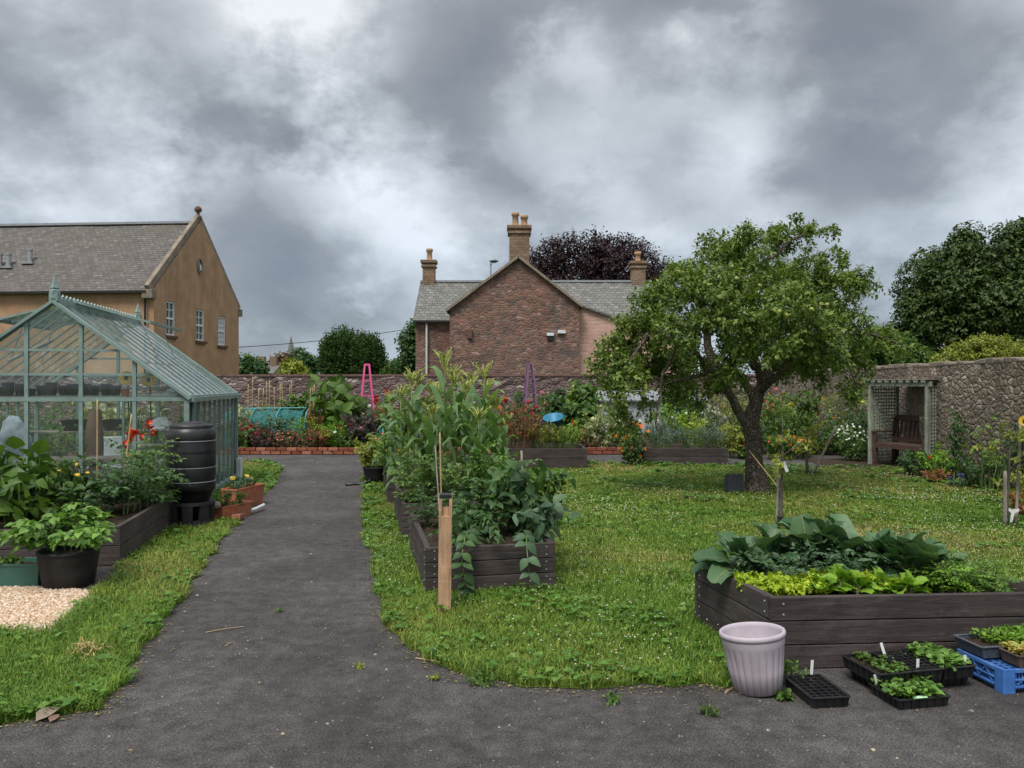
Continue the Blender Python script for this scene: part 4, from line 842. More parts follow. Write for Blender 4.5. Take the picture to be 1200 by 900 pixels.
    for k in range(12):
        f = r.random((N,1))*1.25; base = np.where(f < 1, tw[:,1]*(1-f)+tw[:,2]*f, tw[:,2]); SP.append(base+r.normal(size=(N,3))*.035); SD.append(dP*.6+unit(r.normal(size=(N,3)))*.9+np.array([0,0,.15]))
    SP = np.concatenate(SP); SD = np.concatenate(SD); sprigs(cr, SP, SD, 6, .15, .066*(.65+.75*r.random(len(SP))**1.5), 'mid', r, .85, .25, w=.95)
    # upright water shoots on the skyline
    LB = Nn[:0]
    for q0, q1, nn in ((w(990,392,11.4),w(1068,412,11.8),46),(w(960,400,11.2),w(1045,398,11.7),30),(w(725,440,11.4),w(712,500,11.4),40)):
        f = r.random((nn,1)); sprigs(cr, q0+(q1-q0)*f+r.normal(size=(nn,3))*.05, r.normal(size=(nn,3))+np.array([0,0,.5]), 6, .15, .068, 'mid', r, .85, .25)
    for px, py, hh in ((832,290,30),(880,272,22),(858,285,16),(905,268,14),(950,262,10),(975,262,12),(1015,330,14),(1060,405,10),(940,258,8),(800,312,16),(990,300,14),(710,420,12)):
        for _ in range(2):
            p0 = w(px+r.normal()*4, py+14, 11.9+r.normal()*.4); p1 = p0+np.array([r.normal()*.08, r.normal()*.08, hh*11.9/F]); tr.tube([p0, (p0+p1)/2, p1], [.008,.006,.003], 4, cap=False); q = r.random((16,1)); sprigs(cr, p0+(p1-p0)*q, np.tile(p1-p0, (16,1))+r.normal(size=(16,3))*.3, 5, .10, .065, 'mid', r, .8)
    tr.build('trunk', MT['bark'], root, smooth=True); cr.build('crown', LM['apple'], root)
    fm = MB(); fm.lathe([(.001,-.026),(.016,-.027),(.029,-.012),(.031,.004),(.024,.022),(.010,.027),(.001,.022)], 10); a0 = fm.build('apple', leafm('green_apple_skin', (.26,.32,.06), (.42,.44,.12), tr=.02, rough=.35), root, smooth=True)
    low_ = np.argsort(SP[:,1]+r.random(len(SP))*1.6)[:len(SP)//3]; sel = r.choice(low_, 96, replace=False); a0.location = SP[sel[0]]
    for s in sel[1:]:
        o = a0.copy(); COL.objects.link(o); o.parent = root; q = SP[s]; o.location = (q[0], q[1]-.05, q[2]-.05); 
apple_tree()

# ------------------------------------------------------------ greenhouse
def greenhouse():
    rz = math.atan(.165); root = thing('greenhouse', 'green framed glass greenhouse with open roof vents', 'greenhouse', (-4.13,10.08,0), rz)
    W, Ln, E, Rg = 3.12, 3.45, 1.42, 2.62; X = -W; m = MT['gh']; c = -W/2
    fr = MB(); b = .05
    for x in (0, X):
        for y in (0, Ln): fr.beam((x,y,0),(x,y,E), .06, .06, (1,0,0))
        fr.beam((x,0,E),(x,Ln,E), .09, .07); fr.beam((x,0,.04),(x,Ln,.04), .07, .08)
    for y in (0, Ln):
        fr.beam((0,y,.04),(X,y,.04), .07, .08); fr.beam((0,y,E-.01),(X,y,E-.01), .05, .05)
        for s in (0, X): fr.beam((s*1.0+(.05 if s == 0 else -.05),y-.02*(1 if y == 0 else -1),E-.01),(c,y-.02*(1 if y == 0 else -1),Rg), .035, .10, (0,1,0))
        for k in range(1, 5):
            x = X*k/5; zt = E+(Rg-E)*(1-abs(x-c)/(W/2)); fr.beam((x,y,0),(x,y,zt), .042, .045, (1,0,0))
        for z in (2.02, 1.72):
            hw = W/2*(1-(z-E)/(Rg-E)); fr.beam((c-hw,y,z),(c+hw,y,z), .025, .03)
    fr.beam((c,-.03,Rg),(c,Ln+.03,Rg), .07, .09); fr.build('frame', m, root)
    n = 10
    for s, nm in ((0,'r'),(X,'l')):
        gb = MB()
        for k in range(1, n): y = Ln*k/n; gb.beam((s,y,0),(s,y,E), .026, .032, (1,0,0)); gb.beam((s,y,E),(c,y,Rg), .017, .022, (0,1,0))
        for yy in (.02, Ln-.02): gb.beam((s,yy,E),(c,yy,Rg), .03, .05, (0,1,0))
        gb.build('glazing_bars', m, root)
        g = MB(); xo = .012 if s == 0 else -.012; g.add([(s-xo,0,.08),(s-xo,Ln,.08),(s-xo,Ln,E),(s-xo,0,E)], [[0,1,2,3]]); g.build('side_glass', MT['glass'], root)
        g = MB(); g.add([(s-xo,0,E),(s-xo,Ln,E),(c,Ln,Rg),(c,0,Rg)], [[0,1,2,3]]); g.build('roof_glass', MT['roofglass'], root)
    for y in (.008, Ln-.008):
        g = MB(); g.add([(-.02,y,.08),(X+.02,y,.08),(X+.02,y,E),(c,y,Rg),(-.02,y,E)], [[0,1,2,3,4]]); g.build('gable_glass', MT['glass'], root)
    gt = MB(); gt.beam((.05,-.02,E-.02),(.05,Ln+.02,E-.02), .08, .06); gt.build('gutter', m, root); 
    dn = MB(); dn.tube([(.02,.10,E-.05),(.0,.10,E-.3),(.0,.10,.95)], .03, 8); dn.build('downpipe', MT['blackm'], root)
    for y, h in ((.02,.19),(Ln-.02,.17)):
        f = MB(); f.box((c,y,Rg+.06),(.10,.10,.10)); f.lathe([(.062,.10),(.062,.14),(.04,.16),(.055,.17),(.035,.22),(.002,h+.17)], 4, (c,y,Rg)); f.build('finial', m, root)
    cr = MB(); cr.beam((c,.1,Rg+.045),(c,Ln-.1,Rg+.045),.02,.02)
    for i in range(26):
        y = .15+i*(Ln-.3)/25; cr.box((c,y,Rg+.06),(.018,.075,.045)); cr.lathe([(.001,0),(.022,.012),(.001,.045)], 6, (c,y,Rg+.075))
    cr.build('ridge_cresting', m, root)
    # opened roof vents, hinged at the ridge
    th = math.atan2(Rg-E, W/2)
    for s in (1, -1):
        lift = R(22); a = th-lift; L_ = .95; y0, y1 = .62, 2.3; v = MB(); d = np.array([s*math.cos(a), 0, -math.sin(a)]); P = np.array([c+s*.03, 0, Rg+.06])
        for y in np.linspace(y0, y1, 5): v.beam(P+(0,y,0), P+d*L_+(0,y,0), .026, .03, (0,1,0))
        for q in (0, L_): v.beam(P+d*q+(0,y0-.02,0), P+d*q+(0,y1+.02,0), .045, .035)
        vo = v.build('roof_vent', m, root); g = MB(); g.add([P+(0,y0,.01), P+(0,y1,.01), P+d*L_+(0,y1,.01), P+d*L_+(0,y0,.01)], [[0,1,2,3]]); g.build('vent_glass', MT['roofglass'], vo)
        for y in (y0+.35, y1-.35): st = MB(); q = P+d*.72+(0,y,0); e = np.array([c+s*.95, y+.1, Rg-math.tan(th)*.95+.03]); st.beam(q, e, .014, .014); st.build('vent_stay', MT['metal'], vo)
    ad = MB(); ad.beam((X/2-.9,.9,Rg-.72),(X/2-.5,1.3,Rg-.42),.03); ad.beam((c-1.2,2.2,E+.12),(c+1.2,2.2,E+.12),.03); ad.build('tie_bar', MT['metal'], root)
    return root, rz
MT['roofglass'] = m_glass('roof_glass', (.88,.94,.92), .22)
GH, GHZ = greenhouse()
def ghp(x, y, z=0): c_, s_ = math.cos(GHZ), math.sin(GHZ); return Vector((-4.13+x*c_-y*s_, 10.08+x*s_+y*c_, z))
# what stands inside
def shelf(label, x, y, z, w, d, rz=0):
    root = thing('shelving', label, 'shelf', ghp(x,y), GHZ); 
    for zz in (z, z*.45) if w > 1 else (z,):
        p = MB(); 
        for k in range(5): p.box((0,-d/2+d*(k+.5)/5,zz),(w,d/5-.015,.02))
        p.build('shelf_board', MT['greywood'] if w > 1 else MT['metal'], root)
    for sx in (-1, 1):
        for sy in (-1, 1): l = MB(); l.beam((sx*(w/2-.03),sy*(d/2-.03),0),(sx*(w/2-.03),sy*(d/2-.03),z),.03); l.build('leg', MT['gh'], root)
shelf('slatted shelf across the front of the greenhouse loaded with black pots', -1.9, .42, 1.43, 2.2, .40)
shelf('slatted bench along the back of the greenhouse', -1.9, 2.9, .85, 2.4, .5)
def pot_stack(label, pos, w, h, n, rot=0):
    mb = MB(); lean = rng(int(w*1000+n)).normal()*.0
    for k in range(n):
        z = k*(h*.25); mb.lathe([(w*.33,z),(w*.46,z+h),(w*.52,z+h),(w*.52,z+h*.86)], 4 if n > 5 else 10)
    o = mb.build('pot_stack', MT['blackm'], None, pos); o.rotation_euler = (0,0,rot); return tag(o, label, 'pots', 'black pots stacked on the greenhouse shelf')
for i in range(15):
    pot_stack('black plant pots on the greenhouse front shelf, '+ordw(14-i, 15)+' stack', ghp(-.98-i*.128,.42+.05*(i%2),1.45), .155, .075, (4,5,4,5,5,4,6,4,2,5,6,3,6,7,5)[i], R(45))
for i, x in enumerate((-2.85,-2.62)): pot_stack(('tall pile of black trays at the left end of the greenhouse shelf','taller black tray pile beside the rows of pot stacks')[i], ghp(x,.45,1.45), .26, .06, 13+i*2, R(45))
def simple_pot(name, label, cat, pos, w, h, m, dirt=True, n=20, group=None):
    root = thing(name, label, cat, pos, 0, group); b = MB(); b.lathe([(.001,0),(w*.36,0),(w*.47,h*.84),(w*.5,h*.84),(w*.5,h),(w*.45,h),(w*.43,h*.8),(w*.36,h*.1)], n); b.build('pot', m, root, smooth=False)
    s = MB(); s.lathe([(.001,h*.82),(w*.435,h*.80)], n); s.build('soil', MT['soil'], root); return root
simple_pot('clay_pot', 'small terracotta pot on the shelf beside the sunflower', 'pot', ghp(-.86,.42,1.44), .12, .10, MT['terra'])
def white_jar():
    b = MB(); b.lathe([(.001,0),(.045,0),(.05,.06),(.04,.10),(.025,.11),(.001,.11)], 14); o = b.build('white_jug', MT['plwhite'], None, ghp(-.33,.42,1.48)); o.rotation_euler = (R(75),0,R(60)); tag(o, 'small pale jug lying on the greenhouse shelf at the right', 'jug')
    b = MB(); b.box((0,0,.012),(.30,.2,.024)); b.box((0,0,.03),(.26,.16,.012)); o = b.build('seed_box', MT['plwhite'], None, ghp(-.38,.42,1.441)); o.rotation_euler = (0,0,GHZ+.1); tag(o, 'flat pale box under the jug on the greenhouse shelf', 'box')
white_jar()
def watering_bag():
    r = rng(3)
    for nm, lab, x, y, z, w, h, m in (('plastic_sack','crumpled white and blue plastic sack inside the greenhouse',-2.42,.95,.55,.42,.62,'sack'),('folded_parasol','folded brown cloth bundle hanging by the greenhouse post',-1.42,1.0,.25,.24,1.0,'cloth'),('plastic_sack','small clear plastic bag bunched near the water butt',-.42,.45,1.0,.26,.17,'plwhite')):
        mb = MB(); n = 16; V = []; F_ = []
        for j in range(9):
            t = j/8; rr = w/2*(1-.75*t**3 if nm != 'folded_parasol' else (.35+.5*math.sin(t*2.6)))
            for i in range(n): a = i*2*math.pi/n; q = rr*(1+.16*r.normal()); V.append((math.cos(a)*q, math.sin(a)*q*.55, h*t+r.normal()*.01))
        for j in range(8):
            for i in range(n): F_.append([j*n+i, j*n+(i+1) % n, (j+1)*n+(i+1) % n, (j+1)*n+i])
        mb.add(V, F_); o = mb.build(nm, MT[m], None, ghp(x,y,z), smooth=True); o.rotation_euler = (0,0,GHZ); tag(o, lab, 'sack' if 'sack' in nm else 'parasol')
MT['sack'] = simple('printed_sack', (.52,.58,.66), .5, .5, 5); MT['cloth'] = simple('brown_cloth', (.20,.12,.09), .9, .25)
watering_bag()
def gh_chair(label, x, y, rz, m):
    root = thing('garden_chair', label, 'chair', ghp(x,y), rz); 
    s = MB(); s.box((0,0,.44),(.46,.44,.04)); s.build('seat', m, root, bevel=.01); b = MB(); b.box((0,.24,.70),(.46,.04,.30)); b.build('backrest', m, root, bevel=.015)
    for sx in (-1,1):
        for sy in (-1,1): l = MB(); l.beam((sx*.2,sy*.19,0),(sx*.2,sy*.19,.43 if sy < 0 else .84),.035,.035,(1,0,0)); l.build('leg', m, root)
gh_chair('pale plastic chair standing inside the greenhouse', -1.0, 2.0, R(150), MT['plwhite'])
def gh_table():
    root = thing('potting_table', 'pale topped potting table inside the greenhouse', 'table', ghp(-.75,1.35), GHZ); p = MB(); p.box((0,0,.72),(.8,.5,.04)); p.build('tabletop', MT['greywood'], root)
    for sx in (-1,1):
        for sy in (-1,1): l = MB(); l.beam((sx*.36,sy*.2,0),(sx*.36,sy*.2,.70),.04,.04,(1,0,0)); l.build('leg', MT['greywood'], root)
gh_table()
for i, (x, y, w, h, lab) in enumerate(((-2.9,1.6,.42,.5,'large brown plant tub inside the greenhouse on the left'),(-1.75,1.5,.36,.62,'tall brown bin standing inside the greenhouse'),(-2.25,2.3,.34,.3,'round clay pot at the back inside the greenhouse'))): simple_pot('plant_tub', lab, 'pot', ghp(x,y), w, h, MT['cloth'] if i != 2 else MT['terra'])

# ------------------------------------------------------------ water butt, pots, troughs
def water_butt():
    c = Vector((-3.655, 9.05, 0)); root = thing('water_butt', 'black ribbed rainwater butt on a stand at the greenhouse corner', 'water butt', c); root.scale = (.93,.93,1)
    st = MB()
    for k in range(8): a = k*math.pi/4+.2; st.beam((math.cos(a)*.235,math.sin(a)*.235,0),(math.cos(a)*.245,math.sin(a)*.245,.25),.12,.045,(math.cos(a),math.sin(a),0))
    st.lathe([(.20,.0),(.27,.0),(.26,.07),(.20,.07)], 24); st.lathe([(.001,.27),(.27,.27),(.275,.235),(.2,.235)], 24); st.build('stand', MT['blackm'], root, smooth=False)
    pf = [(.001,.262),(.19,.265),(.215,.29),(.262,.40)]
    for z0, rr_ in ((.50,.277),(.66,.283),(.82,.284),(.96,.280)): pf += [(rr_-.001,z0-.10),(rr_+.001,z0-.03),(rr_-.003,z0-.008),(rr_-.003,z0+.004),(rr_+.001,z0+.02)]
    pf += [(.281,1.02),(.272,1.065),(.245,1.10),(.22,1.115)]; b = MB(); b.lathe(pf, 36); b.build('barrel', MT['black'], root, smooth=True)
    l = MB(); l.lathe([(.245,1.10),(.250,1.125),(.235,1.14),(.14,1.147),(.13,1.165),(.10,1.17),(.09,1.155),(.001,1.155)], 32); l.build('lid', MT['black'], root, smooth=True)
    for z in (.498,.658,.958): s = MB(); s.lathe([(.276,z-.006),(.286,z-.004),(.286,z+.002),(.276,z+.005)], 36); s.build('band', MT['stripe'], root, smooth=True)
water_butt()
def round_pot(name, label, cat, pos, w, h, m, flutes=0, tilt=0, soil=.82, rim=.03, bot=.72, n=176, group=None):
    root = thing(name, label, cat, pos, 0, group); root.rotation_euler = (tilt, tilt*1.6, 0); R_ = w/2; rb = R_*bot
    fn = (lambda a, z: 1+np.where(z < h*.74, (.11*np.abs(np.sin(a*flutes/2))**.6-.09)*np.clip(z/h*8,0,1), 0)) if flutes else None
    b = MB(); b.lathe([(.001,.004),(rb*.9,.0),(rb,.006),(rb+(R_-rb)*.35,h*.38),(rb+(R_-rb)*.70,h*.76),(rb+(R_-rb)*.76,h*.78),(R_*.955,h*.90)], n, fn=fn); b.build('pot_body', m, root, smooth=True)
    r_ = MB(); r_.lathe([(R_*.94,h*.90),(R_*.99,h*.92),(R_,h*.955),(R_*.985,h*.985),(R_*.95,h),(R_*.90,h*.99),(R_*.885,h*.93),(rb*.93,h*.1),(.001,h*.1)], n); r_.build('rim', m, root, smooth=True)
    if soil: s = MB(); s.lathe([(.001,h*soil+.01),(R_*.88*(.75+.25*soil),h*soil)], n); s.build('soil', MT['soil'], root)
    return root
round_pot('planter', 'faded lilac fluted plastic planter standing at the front bed corner', 'planter', (1.285,4.15,.002), .340, .31, MT['lilac'], 22, R(-3.0), 0.16)
round_pot('planter', 'wide black plastic pot holding a leafy potato plant', 'pot', (-3.53,6.32,0), .46, .29, MT['blackm'], 0, 0, .85, bot=.8)
def trough(name, label, pos, rz, L, W, H, m, cat='trough', thick=.02, soil=True, group=None, slant=.82):
    root = thing(name, label, cat, pos, rz, group); b = MB(); o = [(-1,-1),(1,-1),(1,1),(-1,1)]; V = []
    for (k, z) in ((slant,0),(1,H*.9),(1.05,H*.9),(1.06,H),(.97,H),(.93*slant+.05,H*.2)):
        for x, y in o: V.append((x*(L/2-(1-k)*W/2), y*W/2*k, z))
    F_ = [[i*4+j, i*4+(j+1) % 4, (i+1)*4+(j+1) % 4, (i+1)*4+j] for i in range(5) for j in range(4)]+[[3,2,1,0]]+[[20,21,22,23]]; b.add(V, F_); b.build('tray_body', m, root, bevel=.004)
    if soil: s = MB(); g = []; r = rng(int(L*1000)); [g.append((-L/2*.9+L*.9*i/12, -W/2*.86+W*.86*j/6, H*.78+r.normal()*.006)) for i in range(13) for j in range(7)]; s.add(g, [[i*7+j,(i+1)*7+j,(i+1)*7+j+1,i*7+j+1] for i in range(12) for j in range(6)]); s.build('soil', MT['soil'], root)
    return root
trough('trough', 'green plastic trough with small seedlings beside the gravel', (-4.10,6.33,0), R(1), .78, .24, .19, MT['green_pl'])
trough('trough', 'terracotta window trough by the water butt, nearest of three', (-3.36,9.5,0), R(68), .52, .2, .17, MT['terra'])
trough('trough', 'terracotta trough tilted behind the nearest clay trough', (-3.50,10.35,0), R(74), .62, .22, .27, MT['terra'])
for i, (x, y, z, lab) in enumerate(((-3.50,9.25,.045,'loose red brick lying at the foot of the water butt'),(-3.22,9.32,.04,'loose red brick in front of the terracotta trough'),(-3.62,9.95,.05,'loose red brick between the clay troughs and the greenhouse'))):
    b = MB(); b.box((0,0,0),(.215,.10,.065)); o = b.build('brick', MT['edgebrick'], None, (x,y,z), bevel=.006); o.rotation_euler = (0,R(6),.7+i); tag(o, lab, 'brick')
b = MB(); b.lathe([(.001,-.05),(.045,-.03),(.055,0),(.04,.035),(.001,.045)], 12); tag(b.build('stone', MT['skew'], None, (-3.42,9.18,.2), smooth=True), 'round pale stone on the clay trough by the butt', 'stone')
b = MB(); b.beam((0,0,0),(0,0,.34),.10,.07,(1,0,0)); tag(b.build('drain_stub', MT['plwhite'], None, (-4.62,13.45,0)), 'short white plastic stub at the back corner of the greenhouse', 'post')
b = MB(); b.tube([(-3.30,9.55,.03),(-3.18,9.85,.05),(-3.16,10.1,.06)], .022, 8); tag(b.build('pipe', MT['plwhite']), 'length of white plastic pipe lying in the verge by the path', 'pipe')
b = MB(); b.tube([gp(405,568,.02),gp(415,567.5,.015),gp(424,567,.02),gp(432,565,.05),gp(437,556,.1),gp(440,550,.14)], .022, 8); tag(b.build('hose', MT['black'], None, smooth=True), 'black pipe end poking onto the path from the far bed', 'hose')

# stake and canes
def stake():
    root = thing('timber_stake', 'pale raw timber stake with a forked top, in front of the small bed', 'stake', (-.478,5.62,0)); root.rotation_euler = (0,R(.6),R(4))
    b = MB(); b.box((0,0,.335),(.092,.075,.67)); b.box((-.036,0,.745),(.022,.073,.155)); b.box((.036,0,.745),(.022,.073,.155)); b.build('post', MT['palewood'], root, bevel=.003)
    c = MB(); c.box((0,.002,.81),(.088,.085,.028)); c.build('cap', MT['black'], root, bevel=.004)
    s = MB(); s.box((0,.01,.70),(.046,.045,.06)); s.build('inner_tongue', MT['palewood'], root)
stake()
def cane(label, p, q, rad=.006, m='cane', name='garden_cane', cat='cane', group=None):
    p = Vector(p); q = Vector(q); mb = MB(); n = 9; P = [p.lerp(q, i/(n-1))-p for i in range(n)]; rr = [rad*(1.25 if i % 2 else 1)*(1-.2*i/n) for i in range(n)]; mb.tube(P, rr, 7)
    return tag(mb.build(name, MT[m], None, p, smooth=True), label, cat, group)
cane('pale bamboo cane leaning in front of the maize', at(518,6.9,.28), at(515.5,6.9,zpx(507,6.9)), .007)
cane('shorter grey cane beside the taller one in the small bed', at(517,6.7,.28), at(510,7.0,zpx(522,7)), .006, 'greywood')
cane('short weathered stick standing in the right of the small bed', at(616,7.1,.28), at(611,7.1,zpx(528,7.1)), .011, 'greywood')
cane('thin cane at the front of the greenhouse bed, left one', at(114,8.2,.3), at(114,8.2,zpx(468,8.2)), .008)
cane('thin cane at the front of the greenhouse bed, right one', at(142,8.4,.3), at(154,8.5,zpx(485,8.5)), .008)
r = rng(31)
for i in range(11): px = 291+i*5.3+r.normal()*1.5; cane('upright bamboo cane against the far wall, '+ordw(i, 11)+' of the row', at(px, 23.5, 0), at(px+r.normal()*2, 23.5, zpx(441+r.random()*14, 23.5)), .012, 'cane', group='canes against the far wall')
for i in range(4): px = 362+i*5+r.normal(); cane('pale cane over the bean plants, '+ordw(i, 4)+' of four', at(px, 21.5, 0), at(px+2*r.normal(), 21.5, zpx(446+r.random()*8, 21.5)), .012, 'cane', group='canes in the bean row')

# obelisks
def obelisk(label, px, py, d, w, m):
    h = zpx(py, d); root = thing('obelisk', label, 'plant obelisk', at(px, d), R(12))
    for sx, sy in ((-1,-1),(1,-1),(1,1),(-1,1)): l = MB(); l.beam((sx*w/2,sy*w/2,0),(sx*.055,sy*.055,h),.055,.045,(sx,0,.01)); l.build('leg', m, root)
    for f in (.30, .62, .80):
        q = w/2*(1-f)+.055*f
        for a, b in (((-q,-q),(q,-q)),((q,-q),(q,q)),((q,q),(-q,q)),((-q,q),(-q,-q))): l = MB(); l.beam((*a,h*f),(*b,h*f),.045,.03); l.build('rail', m, root)
    l = MB(); l.box((0,0,h-.01),(.15,.15,.05)); l.build('cap', m, root)
obelisk('bright pink wooden obelisk in the far border', 430, 427, 20.5, .52, MT['pinkp']); obelisk('dull purple wooden obelisk among roses left of the beans', 621, 426, 22, .50, MT['purp'])

# netting tunnel
def net_tunnel(label, px0, px1, py, d, wd, hoop='turq'):
    a, b = at(px0, d), at(px1, d); L = b.x-a.x; h = zpx(py, d); root = thing('netting_tunnel', label, 'netting', a); nb = MB(); V = []; nx, ny = 30, 12; r = rng(4)
    prof = lambda t: (-math.cos(t*math.pi)*wd/2, math.sin(t*math.pi)**.6*h)
    for i in range(nx+1):
        for j in range(ny+1): y, z = prof(j/ny); sag = .06*abs(math.sin(i/nx*math.pi*4)); V.append((L*i/nx, y+wd/2, max(0, z-(sag*z/h))+r.normal()*.012))
    nb.add(V, [[i*(ny+1)+j,(i+1)*(ny+1)+j,(i+1)*(ny+1)+j+1,i*(ny+1)+j+1] for i in range(nx) for j in range(ny)]); nb.build('netting', MT['net'], root, smooth=True)
    for i in range(4): hb = MB(); hb.tube([(L*i/3+(0 if i < 3 else .1), prof(j/14)[0]+wd/2, prof(j/14)[1]+.01) for j in range(15)], .016, 6); hb.build('hoop', MT['bluehoop' if i == 3 else hoop], root)
    rb = MB(); rb.tube([(0,wd/2,h+.01),(L,wd/2,h+.03)], .016, 6); rb.build('ridge_rail', MT[hoop], root)
net_tunnel('turquoise netting tunnel behind the flower border by the greenhouse', 262, 352, 480, 20.6, 1.1); net_tunnel('small turquoise net frame behind the maize on the left', 441, 463, 497, 19.5, .6)
def cloche():
    root = thing('plastic_tub', 'bright blue plastic tub among the roses left of the beans', 'tub', at(649, 20.2, .58)); root.rotation_euler = (R(22), R(-8), 0)
    b = MB(); b.lathe([(.001,0),(.18,0),(.235,.17),(.26,.18),(.26,.20),(.22,.19),(.16,.03),(.001,.03)], 20); b.build('tub_body', simple('cyan_plastic', (.025,.19,.32), .45, .15), root, smooth=True)
    for s in (-1, 1): h = MB(); h.tube([(s*.25,-.06,.185),(s*.30,-.03,.17),(s*.30,.03,.17),(s*.25,.06,.185)], .010, 6); h.build('handle', bpy.data.materials['cyan_plastic'], root)
    k = MB(); k.lathe([(.2,0),(.2,.6),(.001,.6)], 14); tag(k.build('barrel', MT['blackm'], None, at(649, 20.3)), 'dark barrel holding up the bright blue tub', 'barrel')
cloche()

# shed-like pale structure behind the apple tree
def shed():
    root = thing('garden_shed', 'pale weathered low shed half hidden behind the apple tree', 'shed', at(762, 26)); b = MB(); w, dd, h = 3.6, 1.6, 1.05
    n = 24
    for i in range(n): x = -w/2+w*(i+.5)/n; b.box((x,0,h/2),(w/n-.012,.03,h))
    b.box((-w/2,dd/2,h/2),(.04,dd,h)); b.box((w/2,dd/2,h/2),(.04,dd,h)); b.build('wall', MT['paleboard'], root)
    r_ = MB(); r_.add([(-w/2-.1,-.15,h-.02),(w/2+.1,-.15,h-.02),(w/2+.1,dd+.1,h+.28),(-w/2-.1,dd+.1,h+.28),(-w/2-.1,-.15,h+.03),(w/2+.1,-.15,h+.03),(w/2+.1,dd+.1,h+.33),(-w/2-.1,dd+.1,h+.33)], [[0,3,2,1],[4,5,6,7],[0,1,5,4],[1,2,6,5],[3,0,4,7]]); r_.build('roof', MT['paleboard2'], root)
MT['paleboard2'] = simple('dull_roofing', (.22,.23,.25), .8, .3, 5); MT['paleboard'] = simple('pale_boards', (.36,.38,.41), .8, .25, 3, stretch=(4,4,.5)); shed()

# black box leaning at the apple trunk
def slab():
    root = thing('plastic_crate', 'black ribbed plastic box leaning against the apple tree trunk', 'box', (3.33,11.7,0), R(8)); root.rotation_euler = (R(-14),0,R(10)); root.scale = (.82,.82,.95); b = MB()
    b.add([(-.19,0,0),(.14,0,0),(.16,.04,.30),(-.12,.04,.30),(-.19,.22,0),(.14,.22,0),(.16,.2,.30),(-.12,.2,.30)], [[0,1,2,3],[5,4,7,6],[1,5,6,2],[4,0,3,7],[3,2,6,7],[4,5,1,0]])
    for i in range(6): x = -.15+.052*i; b.beam((x,-.008,.02),(x*.85+.01,.03,.28),.012,.012,(0,1,0))
    b.build('box_body', MT['grey_pl2'], root)
MT['grey_pl2'] = simple('dark_grey_plastic', (.03,.033,.038), .5, .2); slab()

# ------------------------------------------------------------ bench and trellis arbour
def bench():
    p = Vector((7.66, 15.30, 0)); rz = R(-68); root = thing('garden_bench', 'dark brown slatted wooden bench under the trellis', 'bench', p, rz); m = MT['benchwood']; w = 1.16
    s = MB()
    for i in range(4): s.box((0,-.2+i*.12,.43),(w,.10,.03))
    s.box((0,-.27,.39),(w,.03,.09)); s.build('seat', m, root, bevel=.004); b = MB(); b.beam((-w/2,.30,.93),(w/2,.30,.93),.05,.11,(0,.2,1)); b.beam((-w/2,.22,.50),(w/2,.22,.50),.04,.07)
    for i in range(12): x = -w/2+.06+(w-.12)*i/11; b.beam((x,.225,.50),(x,.295,.90),.05,.02,(0,1,0))
    b.build('backrest', m, root)
    for sx in (-1, 1):
        a = MB(); a.box((sx*(w/2+.0),-.02,.66),(.08,.58,.035)); a.build('armrest', m, root, bevel=.004)
        l = MB(); l.box((sx*w/2,-.26,.325),(.075,.07,.65)); l.build('leg', m, root); l = MB(); l.beam((sx*w/2,.24,0),(sx*w/2,.30,.95),.07,.07,(0,1,0)); l.build('leg', m, root)
bench()
def arbour():
    p = Vector((7.66, 15.30, 0)); rz = R(-68); root = thing('trellis_arbour', 'grey wooden arbour frame with lattice side panels over the bench', 'arbour', p, rz); m = MT['trelliswood']; w = .66; h = 1.60
    for sx in (-1,1):
        for y in (-.30,.40): l = MB(); l.beam((sx*w,y,0),(sx*w,y,h),.065,.065,(1,0,0)); l.build('post', m, root)
    for y in (-.30,.40): l = MB(); l.beam((-w-.08,y,h),(w+.08,y,h),.06,.09); l.build('rail', m, root)
    def lat(x0, y0, x1, y1, nm):
        l = MB(); A = Vector((x0,y0,0)); B2 = Vector((x1,y1,0)); d = B2-A; n = int(d.length/.065)
        for i in range(n+1): q = A+d*i/n; l.beam((q.x,q.y,.05),(q.x,q.y,h-.02),.024,.014,d)
        for k in range(24): z = .06+(h-.1)*k/23; l.beam((A.x,A.y,z),(B2.x,B2.y,z),.014,.022)
        l.build('trellis_panel', m, root)
    lat(w,-.30,w,.40,'a'); lat(-w,-.30,-w,.40,'b')
    t = MB()
    for i in range(9): x = -w+2*w*i/8; t.beam((x,-.45,h+.05),(x,.5,h+.05),.03,.04)
    t.build('roof_slats', m, root); k = MB(); k.box((0,.05,h+.085),(2*w+.16,.86,.015)); k.build('roof_board', MT['greywood'], root)
arbour()

